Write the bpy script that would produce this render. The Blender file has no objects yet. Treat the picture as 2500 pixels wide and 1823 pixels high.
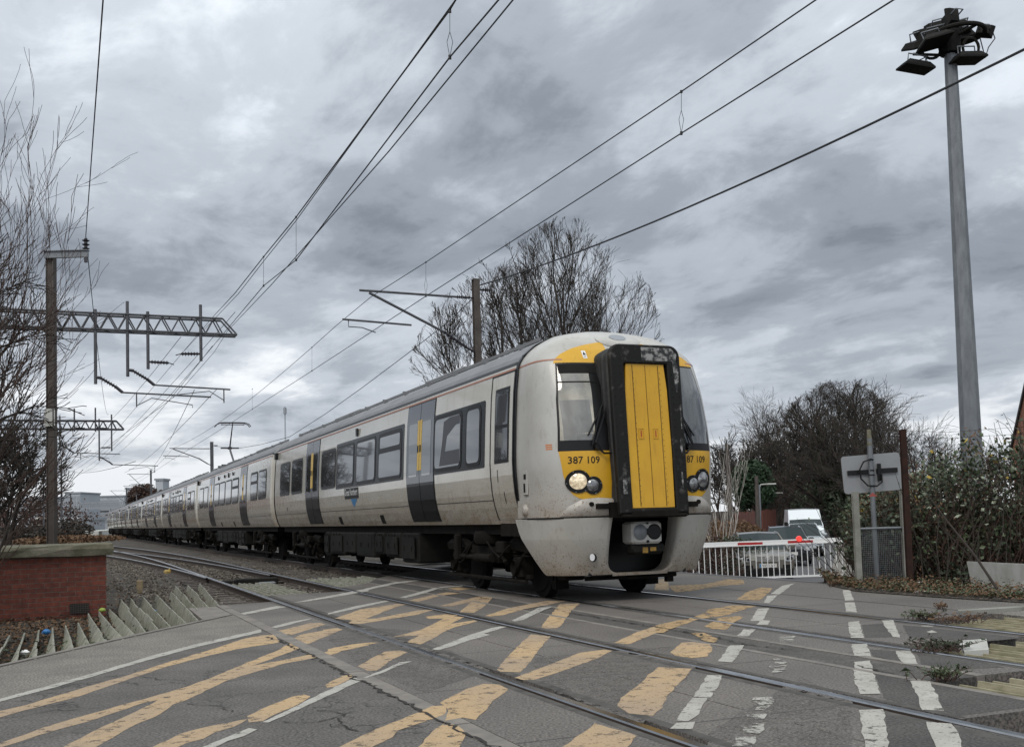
import bpy, math, random
import numpy as np
from mathutils import Vector, Matrix
R = math.radians
scene = bpy.context.scene
C = scene.collection

# ------------------------------------------------------------------ camera
F, CX, CY, IW, IH = 2600.0, 1250.0, 1110.0, 2500.0, 1823.0      # focal length and principal point, photo pixels
CAMZ, ROLL = 1.17, 0.0282
PITCH = math.atan(((1291 - ROLL * 1090) - CY) * math.cos(ROLL) / F)
fw = Vector((0, math.cos(PITCH), math.sin(PITCH)))
_r0 = Vector((1, 0, 0)); _u0 = Vector((0, -math.sin(PITCH), math.cos(PITCH)))
ri = _r0 * math.cos(ROLL) - _u0 * math.sin(ROLL)
ui = _r0 * math.sin(ROLL) + _u0 * math.cos(ROLL)
cam = bpy.data.objects.new('camera', bpy.data.cameras.new('camera'))
C.objects.link(cam)
cam.matrix_world = Matrix(((ri.x, ui.x, -fw.x, 0), (ri.y, ui.y, -fw.y, 0), (ri.z, ui.z, -fw.z, CAMZ), (0, 0, 0, 1)))
cam.data.sensor_fit = 'HORIZONTAL'
cam.data.sensor_width = 36
cam.data.lens = F / IW * 36
cam.data.shift_x = 0
cam.data.shift_y = (CY - IH / 2) / IW
cam.data.clip_start = .1
cam.data.clip_end = 6000
scene.camera = cam

# ------------------------------------------------------------------ view, sky, sun
scene.render.engine = 'CYCLES'
scene.view_settings.view_transform = 'Standard'
scene.view_settings.look = 'None'
scene.view_settings.exposure = 0.0
scene.view_settings.gamma = 1
SUN_EL, SUN_AZ = R(48), R(205)          # azimuth clockwise from +Y: behind the camera, a little to the left
world = bpy.data.worlds.new("World"); scene.world = world; world.use_nodes = True
def world_nodes():
    nt = world.node_tree; nt.nodes.clear(); N = nt.nodes.new; L = nt.links.new
    out = N('ShaderNodeOutputWorld'); bg = N('ShaderNodeBackground'); bg.inputs[1].default_value = .1
    L(bg.outputs[0], out.inputs[0])
    sky = N('ShaderNodeTexSky'); sky.sky_type = 'NISHITA'; sky.sun_disc = False
    sky.sun_elevation = SUN_EL; sky.sun_rotation = SUN_AZ
    tc = N('ShaderNodeTexCoord'); sep = N('ShaderNodeSeparateXYZ'); L(tc.outputs['Generated'], sep.inputs[0])
    def M(op, a, b=None, c=None, clamp=False):
        n = N('ShaderNodeMath'); n.operation = op; n.use_clamp = clamp
        for i, x in enumerate((a, b, c)):
            if x is None: continue
            if isinstance(x, (int, float)): n.inputs[i].default_value = x
            else: L(x, n.inputs[i])
        return n.outputs[0]
    z = M('MAXIMUM', sep.outputs[2], 0.0)
    zz = M('ADD', z, .20)
    px = M('DIVIDE', sep.outputs[0], zz); py = M('DIVIDE', sep.outputs[1], zz)
    a = R(-38)
    rx = M('ADD', M('MULTIPLY', px, math.cos(a)), M('MULTIPLY', py, -math.sin(a)))
    ry = M('ADD', M('MULTIPLY', px, math.sin(a)), M('MULTIPLY', py, math.cos(a)))
    comb = N('ShaderNodeCombineXYZ'); L(M('MULTIPLY', rx, 1.05), comb.inputs[0]); L(M('MULTIPLY', ry, .82), comb.inputs[1])
    def noise(scale, det, rough, dist, off=(0, 0, 0)):
        m = N('ShaderNodeMapping'); m.inputs['Location'].default_value = off; L(comb.outputs[0], m.inputs[0])
        n = N('ShaderNodeTexNoise'); n.inputs['Scale'].default_value = scale; n.inputs['Detail'].default_value = det
        n.inputs['Roughness'].default_value = rough; n.inputs['Distortion'].default_value = dist
        L(m.outputs[0], n.inputs['Vector']); return n.outputs['Fac']
    n1 = noise(1.3, 9, .58, .45, (3.1, 1.7, 0)); n2 = noise(4.2, 8, .60, .4, (7.3, 2.2, 1)); n3 = noise(.5, 3, .5, .1, (1.3, 5.2, 2))
    s = M('ADD', M('ADD', M('MULTIPLY', n1, .62), M('MULTIPLY', n2, .28)), M('MULTIPLY', n3, .20))
    # lower sky carries the brighter breaks
    low = M('MULTIPLY', M('POWER', M('SUBTRACT', 1.0, z, clamp=True), 8.0), .215)
    s = M('ADD', s, low)
    ramp = N('ShaderNodeValToRGB'); cr = ramp.color_ramp; cr.interpolation = 'EASE'
    stops = [(.43, (.165, .186, .222)), (.50, (.235, .263, .308)), (.585, (.36, .395, .45)), (.66, (.51, .55, .61)), (.76, (.86, .89, .93))]
    while len(cr.elements) < len(stops): cr.elements.new(.5)
    for e, (p, c) in zip(cr.elements, stops): e.position = p; e.color = (*c, 1)
    L(s, ramp.inputs[0])
    # overcast sky: brighter overhead and towards the veiled sun behind the camera
    up = M('POWER', z, 1.6)
    back = M('MAXIMUM', M('MULTIPLY', sep.outputs[1], -1.0), 0.0)
    gain = M('ADD', M('ADD', 1.0, M('MULTIPLY', up, 3.6)), M('MULTIPLY', back, .7))
    sc = N('ShaderNodeVectorMath'); sc.operation = 'SCALE'; L(ramp.outputs[0], sc.inputs[0]); L(M('MULTIPLY', gain, 10.0), sc.inputs['Scale'])
    wv = N('ShaderNodeCombineXYZ'); wv.inputs[0].default_value = 1; L(M('SUBTRACT', 1.0, M('MULTIPLY', up, .05)), wv.inputs[1]); L(M('SUBTRACT', 1.0, M('MULTIPLY', up, .20)), wv.inputs[2])
    wm = N('ShaderNodeVectorMath'); wm.operation = 'MULTIPLY'; L(sc.outputs[0], wm.inputs[0]); L(wv.outputs[0], wm.inputs[1])
    mix = N('ShaderNodeMix'); mix.data_type = 'RGBA'; mix.inputs[0].default_value = .96
    L(sky.outputs[0], mix.inputs[6]); L(wm.outputs[0], mix.inputs[7]); L(mix.outputs[2], bg.inputs[0])
world_nodes()
sun = bpy.data.objects.new('sun', bpy.data.lights.new('sun', 'SUN')); C.objects.link(sun)
sun.data.energy = 1.4; sun.data.angle = R(22); sun.data.color = (1, .93, .83)
sd = Vector((math.sin(SUN_AZ) * math.cos(SUN_EL), math.cos(SUN_AZ) * math.cos(SUN_EL), math.sin(SUN_EL)))
sun.rotation_euler = sd.to_track_quat('Z', 'Y').to_euler()

# ------------------------------------------------------------------ coordinates
TH = R(22.75)                                   # the tracks run away 22.75 degrees left of straight ahead
TN = Vector((math.cos(TH), math.sin(TH), 0)); TD = Vector((-math.sin(TH), math.cos(TH), 0))
def T(s, l, z=0.0): return TD * s + TN * l + Vector((0, 0, z))          # s along the track, l across it
def ray(x, y): return fw + ri * ((x - CX) / F) - ui * ((y - CY) / F)
O = Vector((0, 0, CAMZ))
def gnd(x, y, z=0.0): d = ray(x, y); return O + d * ((z - CAMZ) / d.z)
def dep(x, y, D): d = ray(x, y); return O + d * (D / d.y)
def on_l(x, y, l): d = ray(x, y); return O + d * (l / d.dot(TN))
def on_s(x, y, s): d = ray(x, y); return O + d * (s / d.dot(TD))
def sl(p): return p.dot(TD), p.dot(TN)
def gz(x, y):
    s, l = -math.sin(TH) * x + math.cos(TH) * y, math.cos(TH) * x + math.sin(TH) * y
    t = max(0.0, l - 10.66)
    return -min(1.1, .101 * t)

# ------------------------------------------------------------------ materials
def mat(name, col, rough=.6, metal=0.0, spec=.5, noise=None, bump=None, coat=0.0, emit=None, col2=None, alpha=None, extra=None):
    m = bpy.data.materials.new(name); m.use_nodes = True; nt = m.node_tree; N = nt.nodes.new; L = nt.links.new
    b = nt.nodes['Principled BSDF']; b.inputs['Base Color'].default_value = (*col, 1)
    b.inputs['Roughness'].default_value = rough; b.inputs['Metallic'].default_value = metal
    b.inputs['Specular IOR Level'].default_value = spec; b.inputs['Coat Weight'].default_value = coat
    b.inputs['Coat Roughness'].default_value = .08
    if emit: b.inputs['Emission Color'].default_value = (*emit[0], 1); b.inputs['Emission Strength'].default_value = emit[1]
    tc = N('ShaderNodeTexCoord')
    if noise:                                   # (scale, low, high) multiplies towards col2
        sc, lo, hi = noise[:3]; c2 = col2 or tuple(c * .6 for c in col)
        mp = N('ShaderNodeMapping'); L(tc.outputs['Object'], mp.inputs[0])
        if len(noise) > 3: mp.inputs['Scale'].default_value = noise[3]
        n = N('ShaderNodeTexNoise'); n.inputs['Scale'].default_value = sc; n.inputs['Detail'].default_value = 8; n.inputs['Roughness'].default_value = .62
        L(mp.outputs[0], n.inputs['Vector'])
        mr = N('ShaderNodeMapRange'); mr.inputs[1].default_value = lo; mr.inputs[2].default_value = hi; L(n.outputs['Fac'], mr.inputs[0])
        mx = N('ShaderNodeMix'); mx.data_type = 'RGBA'; mx.inputs[6].default_value = (*col, 1); mx.inputs[7].default_value = (*c2, 1)
        L(mr.outputs[0], mx.inputs[0]); L(mx.outputs[2], b.inputs['Base Color'])
    if bump:
        sc, st, di = bump
        n = N('ShaderNodeTexNoise'); n.inputs['Scale'].default_value = sc; n.inputs['Detail'].default_value = 5; L(tc.outputs['Object'], n.inputs['Vector'])
        bp = N('ShaderNodeBump'); bp.inputs['Strength'].default_value = st; bp.inputs['Distance'].default_value = di
        L(n.outputs['Fac'], bp.inputs['Height']); L(bp.outputs[0], b.inputs['Normal'])
    if extra: extra(nt, b, tc)
    return m

def x_asphalt(cracks):
    def fn(nt, b, tc):
        N = nt.nodes.new; L = nt.links.new
        base = b.inputs['Base Color'].links[0].from_socket
        sp = N('ShaderNodeTexNoise'); sp.inputs['Scale'].default_value = 60; sp.inputs['Detail'].default_value = 3; L(tc.outputs['Object'], sp.inputs['Vector'])
        mr = N('ShaderNodeMapRange'); mr.inputs[1].default_value = .36; mr.inputs[2].default_value = .66; mr.inputs[3].default_value = .45; mr.inputs[4].default_value = 1.6; L(sp.outputs['Fac'], mr.inputs[0])
        sp2 = N('ShaderNodeTexNoise'); sp2.inputs['Scale'].default_value = 2.2; sp2.inputs['Detail'].default_value = 9; sp2.inputs['Roughness'].default_value = .7; L(tc.outputs['Object'], sp2.inputs['Vector'])
        mr2 = N('ShaderNodeMapRange'); mr2.inputs[1].default_value = .3; mr2.inputs[2].default_value = .7; mr2.inputs[3].default_value = .8; mr2.inputs[4].default_value = 1.2; L(sp2.outputs['Fac'], mr2.inputs[0])
        mm = N('ShaderNodeMath'); mm.operation = 'MULTIPLY'; L(mr.outputs[0], mm.inputs[0]); L(mr2.outputs[0], mm.inputs[1])
        fac = mm.outputs[0]
        if cracks:
            wn = N('ShaderNodeTexNoise'); wn.inputs['Scale'].default_value = 2.5; wn.inputs['Detail'].default_value = 6; L(tc.outputs['Object'], wn.inputs['Vector'])
            sc = N('ShaderNodeVectorMath'); sc.operation = 'SCALE'; L(wn.outputs['Color'], sc.inputs[0]); sc.inputs['Scale'].default_value = 1.1
            ad = N('ShaderNodeVectorMath'); L(tc.outputs['Object'], ad.inputs[0]); L(sc.outputs[0], ad.inputs[1])
            vo = N('ShaderNodeTexVoronoi'); vo.feature = 'DISTANCE_TO_EDGE'; vo.inputs['Scale'].default_value = cracks; L(ad.outputs[0], vo.inputs['Vector'])
            k = N('ShaderNodeMapRange'); k.inputs[1].default_value = .0; k.inputs[2].default_value = .022; k.inputs[3].default_value = .22; k.inputs[4].default_value = 1; L(vo.outputs['Distance'], k.inputs[0])
            # cracks only in patches
            pn = N('ShaderNodeTexNoise'); pn.inputs['Scale'].default_value = .8; pn.inputs['Detail'].default_value = 2; L(tc.outputs['Object'], pn.inputs['Vector'])
            pk = N('ShaderNodeMapRange'); pk.inputs[1].default_value = .44; pk.inputs[2].default_value = .54; L(pn.outputs['Fac'], pk.inputs[0])
            mk = N('ShaderNodeMix'); mk.data_type = 'FLOAT'; mk.inputs[2].default_value = 1; L(pk.outputs[0], mk.inputs[0]); L(k.outputs[0], mk.inputs[3])
            m3 = N('ShaderNodeMath'); m3.operation = 'MULTIPLY'; L(fac, m3.inputs[0]); L(mk.outputs[0], m3.inputs[1]); fac = m3.outputs[0]
        s = N('ShaderNodeVectorMath'); s.operation = 'SCALE'; L(base, s.inputs[0]); L(fac, s.inputs['Scale']); L(s.outputs[0], b.inputs['Base Color'])
    return fn

def x_marking(thr):
    def fn(nt, b, tc):
        N = nt.nodes.new; L = nt.links.new
        n = N('ShaderNodeTexNoise'); n.inputs['Scale'].default_value = 9; n.inputs['Detail'].default_value = 10; n.inputs['Roughness'].default_value = .75; L(tc.outputs['Object'], n.inputs['Vector'])
        k = N('ShaderNodeMapRange'); k.inputs[1].default_value = thr; k.inputs[2].default_value = thr + .07; L(n.outputs['Fac'], k.inputs[0])
        n2 = N('ShaderNodeTexNoise'); n2.inputs['Scale'].default_value = 70; n2.inputs['Detail'].default_value = 4; L(tc.outputs['Object'], n2.inputs['Vector'])
        k2 = N('ShaderNodeMapRange'); k2.inputs[1].default_value = .30; k2.inputs[2].default_value = .42; k2.inputs[3].default_value = .45; L(n2.outputs['Fac'], k2.inputs[0])
        m = N('ShaderNodeMath'); m.operation = 'MULTIPLY'; L(k.outputs[0], m.inputs[0]); L(k2.outputs[0], m.inputs[1])
        L(m.outputs[0], b.inputs['Alpha'])
    return fn

def x_stones(scale, cols, depth=.03):
    def fn(nt, b, tc):
        N = nt.nodes.new; L = nt.links.new
        vo = N('ShaderNodeTexVoronoi'); vo.inputs['Scale'].default_value = scale; L(tc.outputs['Object'], vo.inputs['Vector'])
        sep = N('ShaderNodeSeparateColor'); L(vo.outputs['Color'], sep.inputs[0])
        rp = N('ShaderNodeValToRGB'); cr = rp.color_ramp
        while len(cr.elements) < len(cols): cr.elements.new(.5)
        for i, c in enumerate(cols): cr.elements[i].position = i / (len(cols) - 1); cr.elements[i].color = (*c, 1)
        L(sep.outputs[0], rp.inputs[0])
        mr = N('ShaderNodeMapRange'); mr.inputs[1].default_value = 0; mr.inputs[2].default_value = .6; mr.inputs[3].default_value = 1.15; mr.inputs[4].default_value = .25; L(vo.outputs['Distance'], mr.inputs[0])
        n = N('ShaderNodeTexNoise'); n.inputs['Scale'].default_value = .7; n.inputs['Detail'].default_value = 5; L(tc.outputs['Object'], n.inputs['Vector'])
        nr = N('ShaderNodeMapRange'); nr.inputs[1].default_value = .3; nr.inputs[2].default_value = .7; nr.inputs[3].default_value = .6; nr.inputs[4].default_value = 1.3; L(n.outputs['Fac'], nr.inputs[0])
        mm = N('ShaderNodeMath'); mm.operation = 'MULTIPLY'; L(mr.outputs[0], mm.inputs[0]); L(nr.outputs[0], mm.inputs[1])
        s = N('ShaderNodeVectorMath'); s.operation = 'SCALE'; L(rp.outputs[0], s.inputs[0]); L(mm.outputs[0], s.inputs['Scale']); L(s.outputs[0], b.inputs['Base Color'])
        bp = N('ShaderNodeBump'); bp.invert = True; bp.inputs['Distance'].default_value = depth; L(vo.outputs['Distance'], bp.inputs['Height']); L(bp.outputs[0], b.inputs['Normal'])
    return fn

def x_brick(sx, c1, c2, mortar, axis='XZ', bw=.225, bh=.075):
    def fn(nt, b, tc):
        N = nt.nodes.new; L = nt.links.new
        sep = N('ShaderNodeSeparateXYZ'); L(tc.outputs['Object'], sep.inputs[0]); cb = N('ShaderNodeCombineXYZ')
        ad = N('ShaderNodeMath'); ad.operation = 'ADD'; L(sep.outputs[0], ad.inputs[0]); L(sep.outputs[1], ad.inputs[1])
        L(ad.outputs[0], cb.inputs[0]); L(sep.outputs[2], cb.inputs[1])
        br = N('ShaderNodeTexBrick'); br.inputs['Scale'].default_value = 1; br.inputs['Brick Width'].default_value = bw; br.inputs['Row Height'].default_value = bh
        br.inputs['Mortar Size'].default_value = .006; br.inputs['Mortar Smooth'].default_value = .3; br.inputs['Bias'].default_value = -.1
        br.inputs['Color1'].default_value = (*c1, 1); br.inputs['Color2'].default_value = (*c2, 1); br.inputs['Mortar'].default_value = (*mortar, 1)
        wn = N('ShaderNodeTexNoise'); wn.inputs['Scale'].default_value = 14; L(cb.outputs[0], wn.inputs['Vector'])
        wv = N('ShaderNodeVectorMath'); wv.operation = 'SCALE'; wv.inputs['Scale'].default_value = .012; L(wn.outputs['Color'], wv.inputs[0])
        wa = N('ShaderNodeVectorMath'); L(cb.outputs[0], wa.inputs[0]); L(wv.outputs[0], wa.inputs[1]); L(wa.outputs[0], br.inputs['Vector'])
        n = N('ShaderNodeTexNoise'); n.inputs['Scale'].default_value = 11; n.inputs['Detail'].default_value = 8; n.inputs['Roughness'].default_value = .7; L(tc.outputs['Object'], n.inputs['Vector'])
        nr = N('ShaderNodeMapRange'); nr.inputs[1].default_value = .3; nr.inputs[2].default_value = .7; nr.inputs[3].default_value = .5; nr.inputs[4].default_value = 1.35; L(n.outputs['Fac'], nr.inputs[0])
        s = N('ShaderNodeVectorMath'); s.operation = 'SCALE'; L(br.outputs['Color'], s.inputs[0]); L(nr.outputs[0], s.inputs['Scale']); L(s.outputs[0], b.inputs['Base Color'])
        bp = N('ShaderNodeBump'); bp.invert = True; bp.inputs['Distance'].default_value = .008; L(br.outputs['Fac'], bp.inputs['Height']); L(bp.outputs[0], b.inputs['Normal'])
    return fn

def x_paint(dirt=(.16, .10, .05), z0=.9, z1=1.55, streak=(1.2, 1.2, .12)):
    # road dirt thrown up onto the lower body plus streaks and blotches
    def fn(nt, b, tc):
        N = nt.nodes.new; L = nt.links.new
        base = b.inputs['Base Color'].links[0].from_socket if b.inputs['Base Color'].is_linked else None
        sep = N('ShaderNodeSeparateXYZ'); L(tc.outputs['Object'], sep.inputs[0])
        n = N('ShaderNodeTexNoise'); n.inputs['Scale'].default_value = 5; n.inputs['Detail'].default_value = 9; n.inputs['Roughness'].default_value = .68
        mp = N('ShaderNodeMapping'); mp.inputs['Scale'].default_value = (1.2, .5, 1.6); L(tc.outputs['Object'], mp.inputs[0]); L(mp.outputs[0], n.inputs['Vector'])
        h = N('ShaderNodeMapRange'); h.inputs[1].default_value = z1; h.inputs[2].default_value = z0; L(sep.outputs[2], h.inputs[0])
        p = N('ShaderNodeMath'); p.operation = 'POWER'; L(h.outputs[0], p.inputs[0]); p.inputs[1].default_value = 1.7
        a = N('ShaderNodeMath'); a.operation = 'MULTIPLY'; L(p.outputs[0], a.inputs[0])
        nn = N('ShaderNodeMapRange'); nn.inputs[1].default_value = .25; nn.inputs[2].default_value = .7; nn.inputs[3].default_value = .5; nn.inputs[4].default_value = 1.15; L(n.outputs['Fac'], nn.inputs[0]); L(nn.outputs[0], a.inputs[1])
        sn = N('ShaderNodeTexNoise'); sn.inputs['Scale'].default_value = 7; sn.inputs['Detail'].default_value = 6; sn.inputs['Roughness'].default_value = .6
        mp2 = N('ShaderNodeMapping'); mp2.inputs['Scale'].default_value = streak; L(tc.outputs['Object'], mp2.inputs[0]); L(mp2.outputs[0], sn.inputs['Vector'])
        sr = N('ShaderNodeMapRange'); sr.inputs[1].default_value = .56; sr.inputs[2].default_value = .8; sr.inputs[4].default_value = .45; L(sn.outputs['Fac'], sr.inputs[0])
        sk = N('ShaderNodeTexNoise'); sk.inputs['Scale'].default_value = 38; sk.inputs['Detail'].default_value = 4; L(tc.outputs['Object'], sk.inputs['Vector'])
        skr = N('ShaderNodeMapRange'); skr.inputs[1].default_value = .60; skr.inputs[2].default_value = .66; L(sk.outputs['Fac'], skr.inputs[0])
        skm = N('ShaderNodeMath'); skm.operation = 'MULTIPLY'; L(skr.outputs[0], skm.inputs[0]); L(h.outputs[0], skm.inputs[1])
        ad0 = N('ShaderNodeMath'); ad0.operation = 'ADD'; L(a.outputs[0], ad0.inputs[0]); L(skm.outputs[0], ad0.inputs[1])
        mxx = N('ShaderNodeMath'); mxx.operation = 'ADD'; mxx.use_clamp = True; L(ad0.outputs[0], mxx.inputs[0]); L(sr.outputs[0], mxx.inputs[1])
        mx = N('ShaderNodeMix'); mx.data_type = 'RGBA'; mx.inputs[7].default_value = (*dirt, 1)
        if base: L(base, mx.inputs[6])
        else: mx.inputs[6].default_value = b.inputs['Base Color'].default_value
        L(mxx.outputs[0], mx.inputs[0]); L(mx.outputs[2], b.inputs['Base Color'])
        rr = N('ShaderNodeMapRange'); rr.inputs[3].default_value = b.inputs['Roughness'].default_value; rr.inputs[4].default_value = .7; L(mxx.outputs[0], rr.inputs[0]); L(rr.outputs[0], b.inputs['Roughness'])
    return fn

M = {}
M['asphalt'] = mat('asphalt', (.112, .103, .096), .8, noise=(.9, .35, .7), col2=(.072, .066, .062), bump=(160, .35, .01), extra=x_asphalt(1.1))
M['footway'] = mat('footway asphalt', (.185, .170, .150), .85, noise=(1.3, .3, .7), col2=(.138, .126, .113), bump=(150, .3, .01), extra=x_asphalt(0))
M['deck'] = mat('crossing deck', (.145, .130, .118), .72, noise=(.55, .33, .66), col2=(.086, .077, .071), bump=(120, .2, .008), extra=x_asphalt(0))
M['deck_dark'] = mat('dark asphalt infill', (.085, .078, .072), .8, noise=(2, .3, .7), bump=(150, .3, .01), extra=x_asphalt(0))
M['beam'] = mat('edge beam concrete', (.215, .195, .172), .8, noise=(5, .35, .7), col2=(.12, .11, .105), bump=(90, .3, .006))
M['conc'] = mat('weathered concrete', (.27, .265, .245), .85, noise=(3.5, .35, .68), col2=(.14, .14, .12), bump=(40, .3, .01))
M['conc_white'] = mat('pale concrete', (.50, .50, .48), .8, noise=(3, .35, .7), col2=(.33, .33, .30), bump=(40, .2, .01))
M['yellow_line'] = mat('yellow road paint', (.43, .30, .165), .75, noise=(.45, .42, .58), col2=(.33, .245, .165), extra=x_marking(.385))
M['white_line'] = mat('white road paint', (.43, .415, .385), .75, noise=(4, .3, .75), col2=(.29, .275, .25), extra=x_marking(.375))
M['worn_white'] = mat('worn white road paint', (.40, .385, .36), .75, noise=(4, .3, .75), col2=(.28, .27, .25), extra=x_marking(.47))
M['worn_yellow'] = mat('worn yellow road paint', (.42, .28, .14), .75, noise=(4, .3, .75), col2=(.30, .21, .11), extra=x_marking(.42))
M['joint'] = mat('dark deck panel joint', (.06, .058, .057), .95)  # thin dark joint lines between deck panels
M['ballast'] = mat('ballast', (.12, .11, .1), .95, extra=x_stones(15, [(.06, .05, .042), (.16, .132, .11), (.25, .225, .20), (.11, .09, .075)]))
M['soil'] = mat('soil', (.07, .055, .042), .95, extra=x_stones(22, [(.045, .036, .028), (.10, .08, .06), (.165, .135, .105), (.065, .052, .04)], .015))
M['rail_side'] = mat('rusty rail side', (.055, .038, .028), .75, noise=(20, .3, .7))
M['rail_top'] = mat('polished rail head', (.42, .43, .45), .22, 1.0, noise=(3, .3, .7, (4, .1, 1)), col2=(.25, .25, .26))
M['sleeper'] = mat('sleeper', (.115, .10, .088), .9, noise=(8, .3, .7), col2=(.06, .05, .045), bump=(30, .4, .01))
M['guard'] = mat('grey weathered guard boards', (.31, .305, .265), .85, noise=(6, .35, .68, (1, 1, 2)), col2=(.15, .155, .11), bump=(30, .3, .006))
M['guard_right'] = mat('yellowed timber guard boards', (.36, .33, .23), .85, noise=(5, .35, .68, (1, 1, 3)), col2=(.17, .155, .09), bump=(30, .3, .006))
M['body'] = mat('grey-white train paint', (.55, .53, .48), .16, coat=.8, noise=(.8, .3, .75), col2=(.45, .43, .375), extra=x_paint((.17, .115, .062), .92, 2.15))
M['cab'] = mat('dull grey-white cab shell', (.46, .455, .435), .38, coat=.15, noise=(1.6, .3, .75), col2=(.36, .35, .325), extra=x_paint((.17, .12, .075), .85, 1.9, (1.6, 1.6, .5)))
M['cowl'] = mat('bumper grey paint', (.42, .41, .385), .42, noise=(2, .3, .75), col2=(.33, .32, .29), extra=x_paint((.13, .09, .05), .25, .98, (2.5, 2.5, 1.2)))
M['roof'] = mat('train roof grey', (.20, .205, .215), .45, noise=(1.5, .3, .75), col2=(.13, .13, .135))
M['yellow'] = mat('warning yellow paint', (.62, .345, .012), .42, noise=(2.2, .3, .72), col2=(.52, .275, .01), coat=.1, extra=x_paint((.22, .13, .03), .9, 1.35, (3, 3, .5)))
M['copper'] = mat('copper stripe', (.33, .14, .09), .4)
M['black'] = mat('black trim', (.005, .005, .0055), .4, spec=.3)
M['black_paint'] = mat('door black paint', (.004, .005, .007), .25, spec=.2)
M['door_grey'] = mat('door upper grey paint', (.075, .082, .10), .2, coat=.25)
M['rubber'] = mat('rubber bellows', (.008, .008, .008), .6, noise=(9, .4, .7), col2=(.026, .025, .023))
M['plate'] = mat('gangway face plate', (.008, .0075, .007), .6, spec=.25, noise=(6, .58, .72), col2=(.09, .087, .083), bump=(30, .2, .01))
M['bare'] = mat('scraped bare metal', (.30, .29, .28), .5, .4, noise=(9, .45, .55), col2=(.03, .03, .03))
M['glass'] = mat('dark window glass', (.006, .007, .009), .02, spec=1.0, coat=1.0)
M['screen_high'] = mat('cream upper windscreen pane', (.46, .42, .33), .05, spec=.8, coat=1.0, noise=(1.1, .38, .62), col2=(.17, .165, .15))  # cream upper part of the left windscreen, glossy and opaque
M['screen_low'] = mat('grey lower windscreen pane', (.19, .185, .165), .04, spec=.8, coat=1.0, noise=(1.6, .38, .62), col2=(.08, .08, .078))  # grey lower part of the left windscreen, glossy and opaque
M['hand'] = mat('door edge yellow', (.62, .42, .10), .4)
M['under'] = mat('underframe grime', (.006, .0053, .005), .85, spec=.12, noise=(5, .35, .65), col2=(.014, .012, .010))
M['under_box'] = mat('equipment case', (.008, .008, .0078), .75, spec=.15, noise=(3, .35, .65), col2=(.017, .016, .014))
M['wheel'] = mat('wheel steel', (.009, .008, .008), .8, spec=.15)
M['metal'] = mat('galvanised steel', (.21, .225, .24), .55, .35, noise=(7, .35, .7, (1, 1, .3)), col2=(.13, .14, .155))
M['ole'] = mat('weathered overhead steelwork', (.105, .108, .118), .6, .3, noise=(5, .3, .7))
M['mast'] = mat('brown weathered mast steel', (.085, .070, .060), .75, noise=(4, .35, .7), col2=(.045, .038, .034))
M['wire'] = mat('overhead wire', (.025, .026, .03), .6)
M['insul'] = mat('insulator', (.035, .032, .038), .35)
M['rust'] = mat('rusted steel', (.040, .019, .014), .9, spec=.2, noise=(9, .35, .7), col2=(.018, .012, .010))
M['bark'] = mat('bark', (.040, .031, .026), .95, noise=(12, .3, .7))
M['bark_grey'] = mat('grey-brown twigs', (.040, .033, .027), .95)
M['bark_red'] = mat('reddish bramble stems', (.062, .036, .028), .9)
M['birch'] = mat('pale stems', (.42, .39, .36), .8)
M['leaf'] = mat('bramble leaf', (.036, .060, .024), .5, noise=(2.5, .35, .65), col2=(.075, .092, .045))
M['leaf_pale'] = mat('pale leaf underside', (.24, .27, .20), .6)
M['leaf_dead'] = mat('dead leaf', (.13, .075, .04), .8)
M['leaf_yellow'] = mat('yellowing leaf', (.38, .28, .05), .6)
M['ivy'] = mat('ivy', (.022, .036, .015), .6)
M['evergreen'] = mat('evergreen', (.020, .045, .018), .7)
M['white'] = mat('white paint', (.72, .72, .72), .35)
M['red'] = mat('red band', (.36, .015, .015), .35)
M['brick'] = mat('red brick', (.3, .1, .07), .9, extra=x_brick(1, (.175, .048, .030), (.115, .034, .024), (.13, .10, .085)))
M['brick2'] = mat('orange house brick', (.3, .1, .07), .9, extra=x_brick(1, (.33, .13, .07), (.25, .095, .055), (.25, .2, .16)))
M['coping'] = mat('mossy coping', (.20, .185, .14), .95, noise=(5, .35, .65), col2=(.10, .095, .06), bump=(25, .5, .02))
M['board'] = mat('grey sign back', (.27, .28, .29), .5, .2, noise=(2, .3, .7), col2=(.22, .225, .235))
M['fence_red'] = mat('red-brown fence boards', (.17, .045, .025), .85, noise=(9, .3, .7, (3, 3, .4)))
M['tile'] = mat('dark tile', (.05, .045, .045), .8)
M['bldg'] = mat('haze-paled cladding', (.42, .45, .48), .7, noise=(.05, .3, .7), col2=(.36, .39, .43))  # distance haze is put into this pale colour
M['bldg2'] = mat('grey cladding', (.27, .29, .32), .7)
M['lamp_on'] = mat('lit headlamp', (.9, .8, .6), .1, emit=((1, .80, .52), .32), coat=1, noise=(16, .40, .60), col2=(.20, .15, .10))
M['lamp_off'] = mat('unlit lamp', (.33, .34, .35), .12, .3, coat=1, noise=(14, .4, .6), col2=(.10, .10, .11))
M['red_light'] = mat('red lamp', (.8, .04, .03), .3, emit=((1, .10, .08), .45))
M['car_glass'] = mat('car glass', (.012, .022, .026), .05, spec=.45)
M['car_lamp'] = mat('car headlamp', (.30, .31, .32), .1, .3, coat=1)
M['blue'] = mat('blue', (.02, .16, .36), .35)
M['orange'] = mat('orange', (.55, .16, .02), .5)
M['plate_white'] = mat('number plate', (.62, .62, .60), .4)
M['litter_blue'] = mat('blue litter', (.04, .20, .48), .4)
M['litter_green'] = mat('green litter', (.32, .42, .08), .4)
M['asphalt_far'] = mat('far road asphalt', (.085, .083, .088), .7, noise=(.7, .3, .7))

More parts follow.
